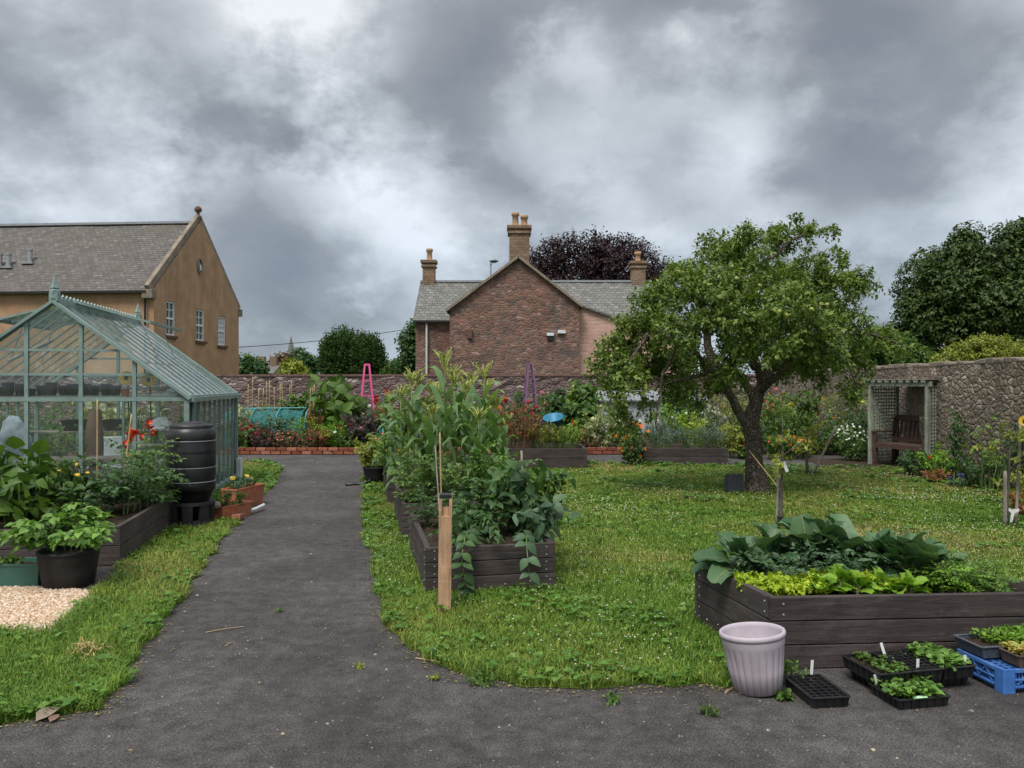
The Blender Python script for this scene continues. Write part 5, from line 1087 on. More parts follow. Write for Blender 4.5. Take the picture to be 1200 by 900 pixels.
# ------------------------------------------------------------ trays and crate at the front bed
def tray(label, pos, rz, L, W, H, cells=None, m='black', plantd=None, name='seed_tray', ribs=True, z=0, soil=True):
    root = thing(name, label, 'seed tray', (pos[0], pos[1], z), rz); M_ = MT[m]; b = MB(); t = .006
    for (x0,y0,x1,y1) in ((-L/2,-W/2,L/2,-W/2),(L/2,-W/2,L/2,W/2),(L/2,W/2,-L/2,W/2),(-L/2,W/2,-L/2,-W/2)):
        k = .93; b.add([(x0*k,y0*k,0),(x1*k,y1*k,0),(x1,y1,H),(x0,y0,H),(x0*(k-.03),y0*(k-.03),.002),(x1*(k-.03),y1*(k-.03),.002),(x1*.97,y1*.96,H),(x0*.97,y0*.96,H)], [[0,1,2,3],[5,4,7,6],[3,2,6,7]])
    b.add([(-L/2*.93,-W/2*.93,.003),(L/2*.93,-W/2*.93,.003),(L/2*.93,W/2*.93,.003),(-L/2*.93,W/2*.93,.003)], [[0,1,2,3]]);     r_ = MB()
    for (x0,y0,x1,y1) in ((-L/2,-W/2,L/2,-W/2),(L/2,-W/2,L/2,W/2),(L/2,W/2,-L/2,W/2),(-L/2,W/2,-L/2,-W/2)): r_.beam((x0,y0,H),(x1,y1,H),.016,.007)
    r_.build('rim', M_, root, bevel=.002); rb = b
    if ribs:
        n = int(L/.045)
        for i in range(n): x = -L/2*.93+L*.93*(i+.5)/n; rb.beam((x,-W/2*.945,.004),(x,-W/2-.001,H-.004),.006,.006,(0,1,0))
        n = int(W/.045)
        for i in range(n):
            y = -W/2*.9+W*.9*(i+.5)/n
            for s in (-1,1): rb.beam((s*L/2*.945,y,.004),(s*(L/2+.001),y,H-.004),.006,.006,(1,0,0))
    b.build('tray_shell', M_, root)
    if cells:
        c = MB(); nx, ny = cells
        for i in range(1, nx): x = -L/2+L*i/nx; c.box((x,0,H*.72),(.007,W*.95,H*.55))
        for j in range(1, ny): y = -W/2+W*j/ny; c.box((0,y,H*.725),(L*.95,.007,H*.55))
        c.build('cell_grid', M_, root)
    if soil: s = MB(); g = []; r = rng(int(L*997)+int(pos[0]*100)); [g.append((-L/2*.94+L*.94*i/16, -W/2*.94+W*.94*j/10, H*(.55 if cells else .72)+r.normal()*.003)) for i in range(17) for j in range(11)]; s.add(g, [[i*11+j,(i+1)*11+j,(i+1)*11+j+1,i*11+j+1] for i in range(16) for j in range(10)]); s.build('soil', MT['soil'], root)
    return root
def seedlings(label, pos, rz, L, W, z, h, leaf, n, ls=.028, x0=-.5, x1=.5, seed=1, tk='round', grid=None, name='seedlings', thinl=False):
    """one clump of young plants growing in a tray, each a short stem with leaves"""
    r = rng(seed); mb = MB(); st = MB(); P = []
    for i in range(n):
        if grid: gx, gy = grid; k = i % (gx*gy); px, py = L*(x0+(x1-x0)*((k % gx)+.5)/gx)+r.normal()*.006, W*(-.5+((k//gx)+.5)/gy)+r.normal()*.006
        else: px, py = L*(x0+(x1-x0)*(.04+.92*r.random())), W*(-.46+.92*r.random())
        P.append((px, py))
    P = np.array(P); hh = h*(.6+.7*r.random(n)); top = np.concatenate([P+r.normal(size=(n,2))*.25*h, hh[:,None]], 1); bot = np.concatenate([P, np.zeros((n,1))], 1)
    for a, b in zip(bot, top): st.tube([a, (a+b)/2+r.normal(size=3)*.003, b], .0014, 3, cap=False)
    D = top-bot; sprigs(mb, bot+D*.35, D, 5, h*.62, ls, tk, r, .9, .05, 'spiral', 0, .9)
    root = thing(name, label, 'seedlings', (pos[0], pos[1], z), rz); mb.build('foliage', LM[leaf], root); st.build('stem', MT['stem'], root); return root
def plant_tag(label, pos, h, lean=(0,0), w=.016, m='white'):
    b = MB(); b.add([(-w/2,0,0),(w/2,0,0),(w/2,0,h),(-w/2,0,h),(-w/2,.0015,0),(w/2,.0015,0),(w/2,.0015,h),(-w/2,.0015,h)], [[0,1,2,3],[5,4,7,6],[3,2,6,7],[0,3,7,4],[1,5,6,2]]); o = b.build('plant_tag', MT[m], None, pos); o.rotation_euler = (lean[0], lean[1], .15); return tag(o, label, 'plant tag')
def local(pos, rz, x, y, z): return (pos[0]+x*math.cos(rz)-y*math.sin(rz), pos[1]+x*math.sin(rz)+y*math.cos(rz), z)
# small cell tray
pA, rA = (1.555,4.06), R(97); tray('small empty black cell tray right of the lilac planter', pA, rA, .30, .195, .055, (8,5), 'black', soil=True)

plant_tag('white tag standing at the back edge of the small cell tray', local(pA, rA, .145, -.05, .03), .105, (0,R(4)))
# three trays side by side on an upturned base tray
pB, rB = (2.115,4.245), R(13)
tray('upturned black base tray lifting the three seed trays', (pB[0]+.02,pB[1]+.03), rB, .56, .24, .055, None, 'black', soil=False)
for i, (lab, cells) in enumerate((('black seed tray at the left of the raised row, sparse seedlings', None), ('empty black cell tray in the middle of the raised row', (5,8)), ('black seed tray at the right of the raised row, full of greens', None))):
    q = local(pB, rB, (i-1)*.196, 0, 0); tray(lab, q, rB, .188, .30, .062, cells, z=.060)
    if i == 0: seedlings('sparse young seedlings in the left tray of the raised row', q, rB, .188, .30, .104, .035, 'mid', 46, .022, -.2, .5, seed=11)
    if i == 2: seedlings('dense green seedlings in the right tray of the raised row', q, rB, .188, .30, .104, .048, 'potato', 80, .030, seed=12)
    if i == 1: seedlings('few wispy seedlings in the middle cell tray', q, rB, .188, .30, .095, .022, 'blugrey', 14, .016, seed=13)
plant_tag('white tag at the back of the raised middle tray', local(pB, rB, -.05, .11, .11), .075, (R(-8),R(-14)))
plant_tag('white tag at the front of the raised middle tray', local(pB, rB, -.02, -.10, .11), .055, (0,R(2)))
plant_tag('white tag at the front right of the raised green seedlings', local(pB, rB, .255, -.12, .11), .06, (0,R(-2)))
pC, rC = (2.01,4.02), R(11)
tray('nearest black seed tray on the ground with leafy seedlings', pC, rC, .285, .225, .052)
seedlings('leafy green seedlings in the nearest ground tray', pC, rC, .285, .225, .038, .048, 'potato', 85, .032, seed=14)
plant_tag('white tag leaning at the left corner of the nearest tray', local(pC, rC, -.125, .06, .035), .085, (0,R(-16)))
b = MB(); b.box((0,0,0),(.075,.018,.003)); o = b.build('plant_tag', simple('pale_green_label', (.45,.68,.42), .5, .1), None, local(pC, rC, -.02, -.108, .057)); o.rotation_euler = (R(12),0,rC); tag(o, 'pale green label lying on the rim of the nearest tray', 'plant tag')
# blue crate
pD, rD = (2.80,4.30), R(9)
def crate(label, pos, rz, L, W, H):
    root = thing('plastic_crate', label, 'crate', (pos[0], pos[1], 0), rz); m = MT['blue_pl']; b = MB()
    for sx in (-1,1):
        for sy in (-1,1): b = MB(); b.box((sx*(L/2-.035),sy*(W/2-.006),H/2),(.07,.012,H)); b.box((sx*(L/2-.006),sy*(W/2-.035),H/2),(.012,.056,H)); b.build('corner_post', m, root, bevel=.002)
    rr = MB()
    for z, t in ((H-.010,.020),(.035,.012),(H*.55,.008)):
        for s in (-1,1): rr.box((0,s*(W/2-.004),z),(L-.13,.018,t)); rr.box((s*(L/2-.004),0,z),(.018,W-.13,t))
    rr.build('rail', m, root, bevel=.002); 
    for s in (-1,1):
        sl = MB(); n = 26
        for i in range(n): x = -L/2+.08+(L-.16)*i/(n-1); sl.box((x,s*(W/2-.01),H*.52),(.004,.008,H*.78))
        for k in range(3): x0 = -L/2+.08+(L-.16)*k/3; x1 = x0+(L-.16)/3; xm = (x0+x1)/2; sl.beam((x0,s*(W/2-.002),.045),(xm,s*(W/2-.002),H-.02),.008,.010,(0,1,0)); sl.beam((xm,s*(W/2-.002),H-.02),(x1,s*(W/2-.002),.045),.008,.010,(0,1,0))
        sl.build('lattice_side', m, root); sl = MB(); n = 16
        for i in range(n): y = -W/2+.08+(W-.16)*i/(n-1); sl.box((s*(L/2-.01),y,H*.52),(.008,.004,H*.78))
        for k in range(2): y0 = -W/2+.08+(W-.16)*k/2; y1 = y0+(W-.16)/2; ym = (y0+y1)/2; sl.beam((s*(L/2-.002),y0,.045),(s*(L/2-.002),ym,H-.02),.008,.010,(1,0,0)); sl.beam((s*(L/2-.002),ym,H-.02),(s*(L/2-.002),y1,.045),.008,.010,(1,0,0))
        sl.build('lattice_side', m, root)
    f = MB()
    for i in range(14): f.box((-L/2+.03+(L-.06)*i/13,0,H-.012),(.012,W-.03,.008))
    for i in range(9): f.box((0,-W/2+.03+(W-.06)*i/8,H-.0125),(L-.03,.010,.006))
    f.build('base_grid', m, root)
crate('upturned blue plastic lattice crate carrying seed trays', pD, rD, .60, .34, .128)
pE, rE = (2.79,4.44), R(6); tray('grey module tray at the back of the blue crate', local(pD, rD, -.04, .085, 0), rD, .52, .21, .062, None, 'grey_pl', z=.132)
seedlings('bright upright seedlings in the grey tray on the blue crate', local(pD, rD, .0, .09, 0), rD, .42, .19, .178, .055, 'bright', 190, .028, seed=15, tk='low')
tray('brown shallow trough at the front of the blue crate', local(pD, rD, -.045, -.105, 0), rD, .33, .13, .060, None, 'browntray', z=.132)
seedlings('yellowing golden seedlings in the brown trough on the crate', local(pD, rD, -.045, -.105, 0), rD, .33, .13, .176, .045, 'gold', 130, .024, seed=16)
tray('black cell tray at the right end of the blue crate', local(pD, rD, .22, -.10, 0), rD, .18, .20, .06, (4,4), 'black', z=.132)
seedlings('pale wispy seedlings at the right end of the blue crate', local(pD, rD, .20, -.08, 0), rD, .16, .18, .175, .075, 'pale', 26, .026, seed=17)

# ------------------------------------------------------------ crops in the raised beds
# maize
def maize(seed, h, tassel=True):
    r = rng(seed); root = thing('maize_plant', 'tall maize plant with pale tassel in the middle bed', 'maize plant', (0,0,-50)); lf, st, ta = MB(), MB(), MB()
    stalk = np.array([[.015*math.sin(z*3+seed), .015*math.cos(z*2+seed), z] for z in np.linspace(0, h*.86, 9)]); st.tube(stalk, np.linspace(.016, .007, 9), 7); n = 10; az = r.random()*6.3
    for i in range(n):
        z = h*(.10+.70*i/n); az += math.pi+r.normal()*.35; L = h*(.21+.10*math.sin(math.pi*i/n))*(.85+.3*r.random()); d = np.array([math.cos(az), math.sin(az), 0]); s = np.array([-d[1], d[0], 0]); m = 10; V = []
        rise = 1.35+.5*i/n; wd = .040+.014*r.random(); tw = r.normal()*.8; fall = .9+.75*r.random()
        for k in range(m+1):
            t = k/m; rr = L*(t-.12*t*t); zz = z+L*(rise*t-fall*t*t-.12*t**4); w = wd*math.sin(math.pi*min(1, (.12+.88*t))**.75)*(1 if t < .97 else .2); sd = s*math.cos(tw*t)+np.array([0,0,1])*math.sin(tw*t); c = d*rr+np.array([0,0,zz])+s*.02*math.sin(t*5+i); wav = .010*math.sin(k*2.1+i)
            V += [c+sd*w+np.array([0,0,.012+wav]), c, c-sd*w+np.array([0,0,.012-wav])]
        f = []
        for k in range(m): a = 3*k; f += [[a,a+3,a+4,a+1],[a+1,a+4,a+5,a+2]]
        lf.add(V, f, 0, r.random())
    lf.build('leaves', LM['maize'], root, smooth=True); st.build('stalk', MT['stem'], root, smooth=True)
    if tassel:
        top = stalk[-1]
        for k in range(15): a = r.random()*6.3; le = .12+.12*r.random(); o = .25+.5*r.random(); P = [top+np.array([0,0,.02*k/3]), top+np.array([math.cos(a)*le*o*.6, math.sin(a)*le*o*.6, le*.7+.05]), top+np.array([math.cos(a)*le*o, math.sin(a)*le*o, le*.95+.04])]; ta.tube(P, [.006,.008,.004], 4); q = np.linspace(.2, 1, 9)[:,None]; Pp = P[0]*(1-q)**2+2*q*(1-q)*P[1]+q*q*P[2]; scatter(ta, 'low', Pp, r.normal(size=(9,3))+np.array([0,0,.8]), np.tile([0,0,1.0], (9,1)), .030, r)
        ta.build('tassel', LM['tassel'], root)
    for k in range(r.integers(1, 3)): e = MB(); a = r.random()*6.3; z = h*(.38+.12*k); e.tube([(0,0,z),(math.cos(a)*.03,math.sin(a)*.03,z+.06),(math.cos(a)*.055,math.sin(a)*.055,z+.17),(math.cos(a)*.065,math.sin(a)*.065,z+.23)], [.010,.024,.024,.006], 8); e.build('cob', LM['potato'], root, smooth=True)
    return root
mz = [maize(40+i, h) for i, h in enumerate((1.72, 1.6, 1.5, 1.35))]
mp = [(483,8.9,1.67),(498,9.1,1.3),(521,8.95,1.87),(534,9.2,1.60),(548,8.9,1.55),(566,9.1,1.73),(580,9.0,1.3),(512,9.6,1.45),(470,9.8,1.45),(490,10.0,1.6),(553,9.7,1.62),(570,9.8,1.5),(460,10.6,1.35),(478,10.8,1.45),(505,10.4,1.5),(530,10.2,1.7),(545,10.6,1.45),(590,9.4,1.05),(505,8.7,1.2),(560,8.6,1.15),(452,11.2,1.15)]
used = set(); r = rng(61)
for i, (px, d, hh) in enumerate(mp):
    k = i % 4; bh = (1.72,1.6,1.5,1.35)[k]; loc = at(px, d, .31)
    if k not in used: o = mz[k]; used.add(k); o.location = loc; o.rotation_euler = (0,0,r.random()*6.3); o.scale = (.95,.95,hh*.87/bh)
    else: o = dup(mz[k], loc, r.random()*6.3, (.95,.95,hh*.87/bh))
    o['group'] = 'maize in the middle raised beds'; o['label'] = 'tall maize plant with pale tassel, among the maize in the middle row of beds'

def P_(*a, **k): return plant(*a, **k)
# middle and near beds: potatoes, tomatoes, peppers
P_('tomato_plant', 'bushy tomato plant at the left front of the maize bed', 'tomato plant', at(490,8.5,.31), .6, .58, 'herb', 'tomato', .06, 900, k=7, droop=.25)
P_('tomato_plant', 'bushy tomato plant in the middle of the maize bed front', 'tomato plant', at(528,8.55,.31), .65, .66, 'herb', 'tomato', .06, 1000, k=7, droop=.25)
P_('tomato_plant', 'pale green leafy plant at the right front of the maize bed', 'tomato plant', at(575,8.5,.31), .60, .66, 'herb', 'potato', .06, 620, k=7, droop=.25)
P_('potato_plant', 'low leafy plant just behind the pale stake in the small bed', 'potato plant', at(508,7.3,.29), .50, .36, 'herb', 'dark', .06, 380, k=7, droop=.3)
P_('potato_plant', 'leafy vine spilling over the front plank of the small bed', 'potato plant', at(548,6.32,.29), .42, .38, 'herb', 'dark', .07, 300, k=7, droop=.75)
P_('potato_plant', 'broad dark potato plant in the centre of the small bed', 'potato plant', at(560,6.95,.29), .68, .46, 'herb', 'dark', .075, 480, 'broad', k=7, droop=.35)
P_('pepper_plant', 'large dark-leaved bush at the right corner of the small bed', 'pepper plant', at(616,6.95,.29), .66, .66, 'bush', 'dark', .12, 260, 'broad', k=5, droop=.35)
P_('pepper_plant', 'drooping leafy plant near the right plank of the small bed', 'pepper plant', at(630,6.6,.29), .40, .44, 'bush', 'kale', .11, 110, 'broad', k=5, droop=.5)
P_('courgette_plant', 'tall loose stemmed plant rising at the back of the small bed', 'vegetable plant', at(575,7.5,.29), .70, .78, 'herb', 'tomato', .07, 300, k=5, droop=.3)
def trailing(label, pts, n, ls, leaf, seed):
    """a shoot hanging down over a plank, leaves in pairs"""
    r = rng(seed); P = np.array([tuple(p) for p in pts]); o = P[0].copy(); root = thing('potato_shoot', label, 'plant shoot', tuple(o)); P = P-o; st = MB(); st.tube(P, np.linspace(.006,.003,len(P)), 6); st.build('stem', MT['stem'], root)
    t = np.linspace(.05, 1, n)*(len(P)-1); i = np.minimum(t.astype(int), len(P)-2); f = (t-i)[:,None]; Q = P[i]*(1-f)+P[i+1]*f; l = MB()
    for s in (-1, 1): D = np.stack([s*np.ones(n), -.5*np.ones(n), -.35*np.ones(n)+.2*r.normal(size=n)], 1)+.2*r.normal(size=(n,3)); scatter(l, 'broad', Q, D, np.tile([0,-.6,1.0], (n,1)), ls*(.8+.4*r.random(n)), r)
    l.build('leaves', LM[leaf], root)
trailing('long leafy shoot hanging down the front planks right of the stake', [(-.34,6.25,.45),(-.36,6.08,.42),(-.38,5.98,.30),(-.36,5.98,.16),(-.33,5.98,.06)], 8, .095, 'dark', 5)
trailing('short leafy shoot hanging over the right of the small bed front', [(.12,6.3,.40),(.11,6.12,.38),(.12,6.04,.28),(.13,6.03,.16)], 4, .10, 'kale', 6)
# far bed of the row and pot beside the path
P_('leafy_crop', 'light green leafy crop filling the farthest bed by the path', 'vegetable plant', at(462,11.6,.31), .8, .72, 'herb', 'potato', .07, 600, k=7)
P_('leafy_crop', 'yellow-green leafy plants along the farthest bed', 'vegetable plant', at(468,12.6,.31), .8, .6, 'herb', 'yellowg', .07, 500, k=7, flowers=('bell','orange'), fl_n=5, fs=.06)
round_pot('planter', 'dark pot of straggly geraniums beside the path end', 'pot', at(440,12.9), .42, .26, MT['blackm'])
P_('geranium', 'straggly pale geranium growing in the pot by the path end', 'geranium', at(440,12.9,.22), .75, .62, 'bush', 'yellowg', .065, 420, 'round', flowers=('rose','salmon'), fl_n=6, fs=.06)
P_('nasturtium', 'yellow-green nasturtium with orange flowers behind the path-end pot', 'nasturtium', at(447,14.0), .9, .8, 'bush', 'yellowg', .06, 500, 'round', flowers=('trumpet','orange'), fl_n=8, fs=.07)

# greenhouse bed
P_('squash_plant', 'tall large-leaved plant at the left edge of the greenhouse bed', 'squash plant', at(22,7.7,.3), .8, .74, 'bush', 'mid', .17, 110, 'heart', k=4, droop=.4, low=.3)
P_('squash_plant', 'broad-leaved squash near the front left of the greenhouse bed', 'squash plant', at(10,7.1,.3), .7, .50, 'bush', 'mid', .15, 100, 'heart', k=4, droop=.4)
P_('bean_plant', 'leafy plant with yellow flowers in the greenhouse bed', 'bean plant', at(62,7.7,.3), .75, .62, 'bush', 'mid', .10, 300, 'broad', k=5, flowers=('daisy','yellow'), fl_n=4, fs=.05)
P_('potato_plant', 'dark potato foliage in the middle of the greenhouse bed', 'potato plant', at(103,7.8,.3), .85, .60, 'herb', 'dark', .085, 520, 'mid', k=7, droop=.3, flowers=('daisy','yellow'), fl_n=3, fs=.05)
P_('potato_plant', 'dark potato foliage at the right of the greenhouse bed', 'potato plant', at(142,8.0,.3), .85, .66, 'herb', 'dark', .085, 520, 'mid', k=7, droop=.3)
P_('potato_plant', 'dark leaves drooping over the right plank of the greenhouse bed', 'potato plant', at(170,8.25,.3), .62, .46, 'herb', 'dark', .08, 360, 'mid', k=7, droop=.6)
P_('tomato_plant', 'tall bushy tomato plant beside the water butt', 'tomato plant', at(184,8.75,.05), .72, 1.16, 'herb', 'tomato', .065, 900, k=7, droop=.35, low=.3)
P_('dahlia', 'scarlet dahlia blooms in front of the greenhouse corner', 'dahlia', at(171,9.3,.05), .45, 1.12, 'bush', 'mid', .08, 120, flowers=('rose','scarlet','scarlet'), fl_n=9, fs=.105, fzone=(.86,1.08))
P_('potato_plant', 'light green potato plant growing in the wide black pot', 'potato plant', (-3.53,6.32,.24), .68, .38, 'herb', 'potato', .068, 950, 'broad', k=7, droop=.4, low=.35)
P_('leaf_seedling', 'small green seedlings in the green trough', 'seedlings', (-4.02,6.33,.15), .42, .08, 'bush', 'mid', .035, 120, 'round', k=4)
P_('sedum', 'small leafy plant spilling from the nearest clay trough', 'trough plant', (-3.37,9.5,.13), .45, .22, 'bush', 'mid', .035, 420, k=6)
P_('sedum', 'low plant with yellow blooms in the tilted clay trough', 'trough plant', (-3.5,10.35,.2), .5, .2, 'bush', 'kale', .035, 380, k=6, flowers=('daisy','yellow'), fl_n=6, fs=.05)
for i, (x, y, w, h, lf, ls, lab) in enumerate(((-2.9,1.0,.7,1.0,'dark',.09,'leafy dark plant inside the greenhouse at the far left'),(-2.3,2.6,.8,1.25,'mid',.08,'tomato-like plant at the back of the greenhouse, left'),(-1.5,2.75,.8,1.15,'yellowg',.08,'yellow-green plant at the back of the greenhouse, middle'),(-.6,2.7,.7,1.2,'dark',.08,'dark plant in the back right corner of the greenhouse'),(-.35,1.0,.5,.9,'mid',.07,'leafy plant inside behind the red dahlias'),(-1.9,.35,.6,.75,'mid',.07,'plant under the front shelf inside the greenhouse'))): P_('greenhouse_plant', lab, 'plant', ghp(x,y), w, h, 'bush', lf, ls, 420)
for i, (x, z) in enumerate(((-2.35,.62),(-1.75,.60),(-1.1,.62))):
    b = MB(); b.lathe([(.001,0),(.17,0),(.21,.16),(.22,.16),(.22,.18),(.18,.18),(.16,.03),(.001,.03)], 4); o = b.build('plant_tray', MT['black'], None, ghp(x,2.9,.86)); o.rotation_euler = (0,0,GHZ+R(45)); tag(o, 'square black tray on the back bench of the greenhouse, '+('left','middle','right')[i]+' one', 'tray')
gh_chair('second pale plastic chair tipped near the hydrangea side of the greenhouse', -1.35, 1.25, R(20), MT['plwhite'])
# plants behind and beside the greenhouse
for px, d, w, h, lab, lf in ((60,15.5,1.6,1.5,'leafy shrub seen through the left of the greenhouse','mid'),(20,15,1.5,1.35,'dark shrub seen through the far left greenhouse panes','dark'),(108,16,1.4,1.5,'green shrub seen through the middle of the greenhouse','yellowg'),(200,16.2,1.3,1.35,'green shrub behind the greenhouse near its right gable pane','mid')): P_('shrub', lab, 'shrub', at(px,d), w, h, 'bush', lf, .10, 700, flowers=None)
P_('hydrangea', 'white mophead hydrangea seen through the greenhouse panes', 'hydrangea', at(142,15,0), 1.4, 1.5, 'bush', 'yellowg', .11, 500, flowers=('ball','white'), fl_n=22, fs=.17)
P_('hydrangea', 'white flowers in the greenhouse left of the plastic sack', 'hydrangea', ghp(-2.75,1.9), .7, .98, 'bush', 'dark', .08, 240, flowers=('ball','white'), fl_n=7, fs=.12)
def sunflower(label, pos, h, face, fs=.19):
    root = thing('sunflower', label, 'sunflower', pos); st = MB(); st.tube([(0,0,0),(.02,0,h*.5),(0,0,h*.93),(0,-.04,h)], [.014,.012,.010,.008], 7); st.build('stem', MT['stem'], root); l = MB(); r = rng(int(h*100)); n = 9
    z = np.linspace(.25, .9, n)*h; a = np.arange(n)*2.4; scatter(l, 'heart', np.stack([0*z, 0*z, z], 1), np.stack([np.cos(a), np.sin(a), .3+0*z], 1), np.tile([0,0,1.0], (n,1)), .17, r); l.build('leaves', LM['mid'], root, smooth=True)
    hd = MB(); n = 20; a = np.arange(n)*2*math.pi/n; scatter(hd, 'mid', np.stack([np.cos(a)*.035, np.sin(a)*.035, 0*a], 1), np.stack([np.cos(a), np.sin(a), .15+0*a], 1), np.tile([0,0,1.0], (n,1)), fs*.42, r, 0, 1.1); q = hd.build('petals', FC['yellow'], root); q.location = (0,-.05,h); q.rotation_euler = (R(78),0,face)
    c = MB(); c.lathe([(.001,.012),(.02,.014),(.032,.004),(.03,-.01),(.001,-.01)], 14); q2 = c.build('seed_disc', FC['dark'], root); q2.location = (0,-.055,h); q2.rotation_euler = (R(78),0,face)
sunflower('left one of two sunflowers behind the greenhouse gable glass', at(150,11.4,0), zpx(443,11.4), .1); sunflower('right one of two sunflowers behind the greenhouse gable glass', at(176,11.6,0), zpx(445,11.6), .5)
P_('shrub', 'green leafy top beside the two sunflowers in the greenhouse', 'shrub', at(165,11.8,0), .6, 1.6, 'bush', 'mid', .05, 380)
sunflower('yellow sunflower at the far right edge against the stone wall', at(1199,11.6,0), zpx(494,11.6), -.3, .15)

# front bed: cabbages, kale, lettuce, carrots
def cabbage(label, pos, w, h, n, seed, leaf='bluegreen', group=None, name='cabbage_plant', ls=1.0, cat='cabbage'):
    r = rng(seed); root = thing(name, label, cat, pos, 0, group); l = MB(); s = MB(); a = np.arange(n)*2.4+r.random(); t = (np.arange(n)+.5)/n; el = .30+1.1*t+.25*r.normal(size=n)
    D = np.stack([np.cos(a)*np.cos(el), np.sin(a)*np.cos(el), np.sin(el)], 1); st0 = np.stack([0*a, 0*a, h*.10+.15*h*t], 1); L_ = w*.40*(1.15-.25*t)*(.8+.35*r.random(n)); base = st0+D*(L_*.45)[:,None]
    for p, q in zip(st0, base+D*(L_*.1)[:,None]): s.tube([p, (p+q)/2, q], [.008,.006,.004], 5, cap=False)
    U_ = np.tile([0,0,1.0], (n,1))-.4*D+.3*r.normal(size=(n,3)); wl = 1.05 if name == 'cabbage_plant' else 1.15
    scatter(l, 'cab', base, D+np.array([0,0,-.02]), U_, L_*.85*ls, r, 0, wl); scatter(l, 'rib', base, D+np.array([0,0,-.02]), U_, L_*.85*ls, r, 1, wl); l.build('leaves', [LM[leaf], LM['pale'] if leaf == 'bluegreen' else LM['lime']], root, smooth=True); s.tube([(0,0,0),(0,0,h*.3)], .014, 6); s.build('stem', LM['pale'], root)
    return root
for i, (px, d, w, h, lab) in enumerate(((868,5.15,.50,.34,'cabbage plant hanging over the left corner of the front bed'),(905,5.28,.50,.36,'cabbage plant second from the left in the front bed'),(952,5.25,.58,.42,'tall cabbage plant at the back of the front bed, left of centre'),(985,5.2,.55,.44,'tallest cabbage at the back of the front bed'),(1030,5.12,.52,.40,'cabbage plant behind the round lettuces'),(1062,5.02,.52,.40,'upright cabbage plant right of centre in the front bed'),(1100,5.08,.38,.28,'small cabbage plant behind the carrot tops'))): cabbage(lab, at(px,d,.33), w, h, 21, 300+i)
P_('kale_plant', 'curly kale behind the lettuces, left clump', 'kale', at(915,5.0,.33), .34, .22, 'herb', 'kale', .045, 480, k=6)
P_('kale_plant', 'curly kale in front of the tallest cabbage', 'kale', at(965,5.0,.33), .40, .27, 'herb', 'kale', .045, 560, k=6)
P_('kale_plant', 'dark curly kale at the left end of the front bed', 'kale', at(885,4.98,.33), .30, .20, 'herb', 'kale', .045, 420, k=6)
P_('kale_plant', 'curly kale between tall cabbages and the right lettuces', 'kale', at(1015,4.95,.33), .34, .22, 'herb', 'kale', .045, 420, k=6)
for i, (px, d) in enumerate(((902,4.73),(925,4.72),(948,4.74),(915,4.84),(940,4.86),(880,4.80),(1008,4.80),(1030,4.80),(965,4.88))): P_('loose_lettuce', ('frilly lime lettuce nearest the front left corner plank','frilly lime lettuce second along the front plank','frilly lime lettuce beside the first round lettuce','frilly lime lettuce behind the second one along the plank','frilly lime lettuce in front of the left kale clump','frilly lime lettuce tucked in the far left of the bed','frilly lime lettuce behind the middle round lettuces','frilly lime lettuce below the upright cabbage','frilly lime lettuce in front of the middle kale clump')[i], 'lettuce', at(px,d,.33), .21, .13, 'bush', 'lime', .024, 900, 'mid', k=8, stretch=1.5, group='lime lettuces in the front bed', low=.3)
for i, (px, d, w) in enumerate(((962,4.66,.24),(985,4.70,.26),(1005,4.66,.24),(1032,4.68,.25),(1065,4.64,.24))): cabbage('round-leaved green lettuce along the front plank, '+ordw(i, 5)+' of five', at(px,d+.07,.33), w*.9, .16, 15, 330+i, 'bright', 'round lettuces along the front plank', 'lettuce', 1.1, 'lettuce')
for i, (px, d, lab) in enumerate(((1090,4.9,'feathery carrot tops left clump'),(1112,4.80,'feathery carrot tops front clump'),(1135,4.92,'feathery carrot tops middle clump'),(1155,4.78,'feathery carrot tops right clump near the plank'),(1120,5.0,'feathery carrot tops back clump'))): P_('carrot_plant', lab+' in the front bed', 'carrots', at(px,d,.33), .36, .22, 'feather', ('tomato','bright','mid','potato','tomato')[i], .026, 900, 'low', k=8, droop=.4)

# bronze bed and blue-grey bed
P_('red_orach', 'tall red-bronze bushy plant in the black bed by the cross path', 'red orach', at(606,15.5,.33), 1.05, .98, 'spike', 'bronze', .055, 1700, 'low', k=7, stemm='redstem')
P_('herb_plant', 'yellow-green upright herb right of the bronze plant', 'herb', at(638,15.6,.33), .85, .58, 'spike', 'yellowg', .05, 900, 'low', k=6)
P_('herb_plant', 'yellow-green herb at the right end of the black bed', 'herb', at(665,15.7,.33), .75, .48, 'spike', 'fennel', .05, 700, 'low', k=6)
P_('nasturtium', 'orange-flowered nasturtium spilling onto the lawn left of the low bed', 'nasturtium', at(743,15.75), .85, .95, 'bush', 'mid', .055, 800, 'round', flowers=('trumpet','orange'), fl_n=26, fs=.085, fzone=(.05,.9))
P_('lavender', 'grey-purple lavender clump at the left of the low bed', 'lavender', at(774,16.1,.28), .65, .55, 'spike', 'blugrey', .05, 620, 'thin', flowers=('ball','lavender'), fl_n=18, fs=.05)
P_('dianthus', 'blue-grey spiky foliage filling the middle of the low bed', 'dianthus', at(812,16.1,.28), .8, .48, 'spike', 'blugrey', .07, 1000, 'thin', k=7)
P_('dianthus', 'blue-grey spiky foliage at the right end of the low bed', 'dianthus', at(838,16.2,.28), .6, .46, 'spike', 'silver', .07, 700, 'thin', k=7)

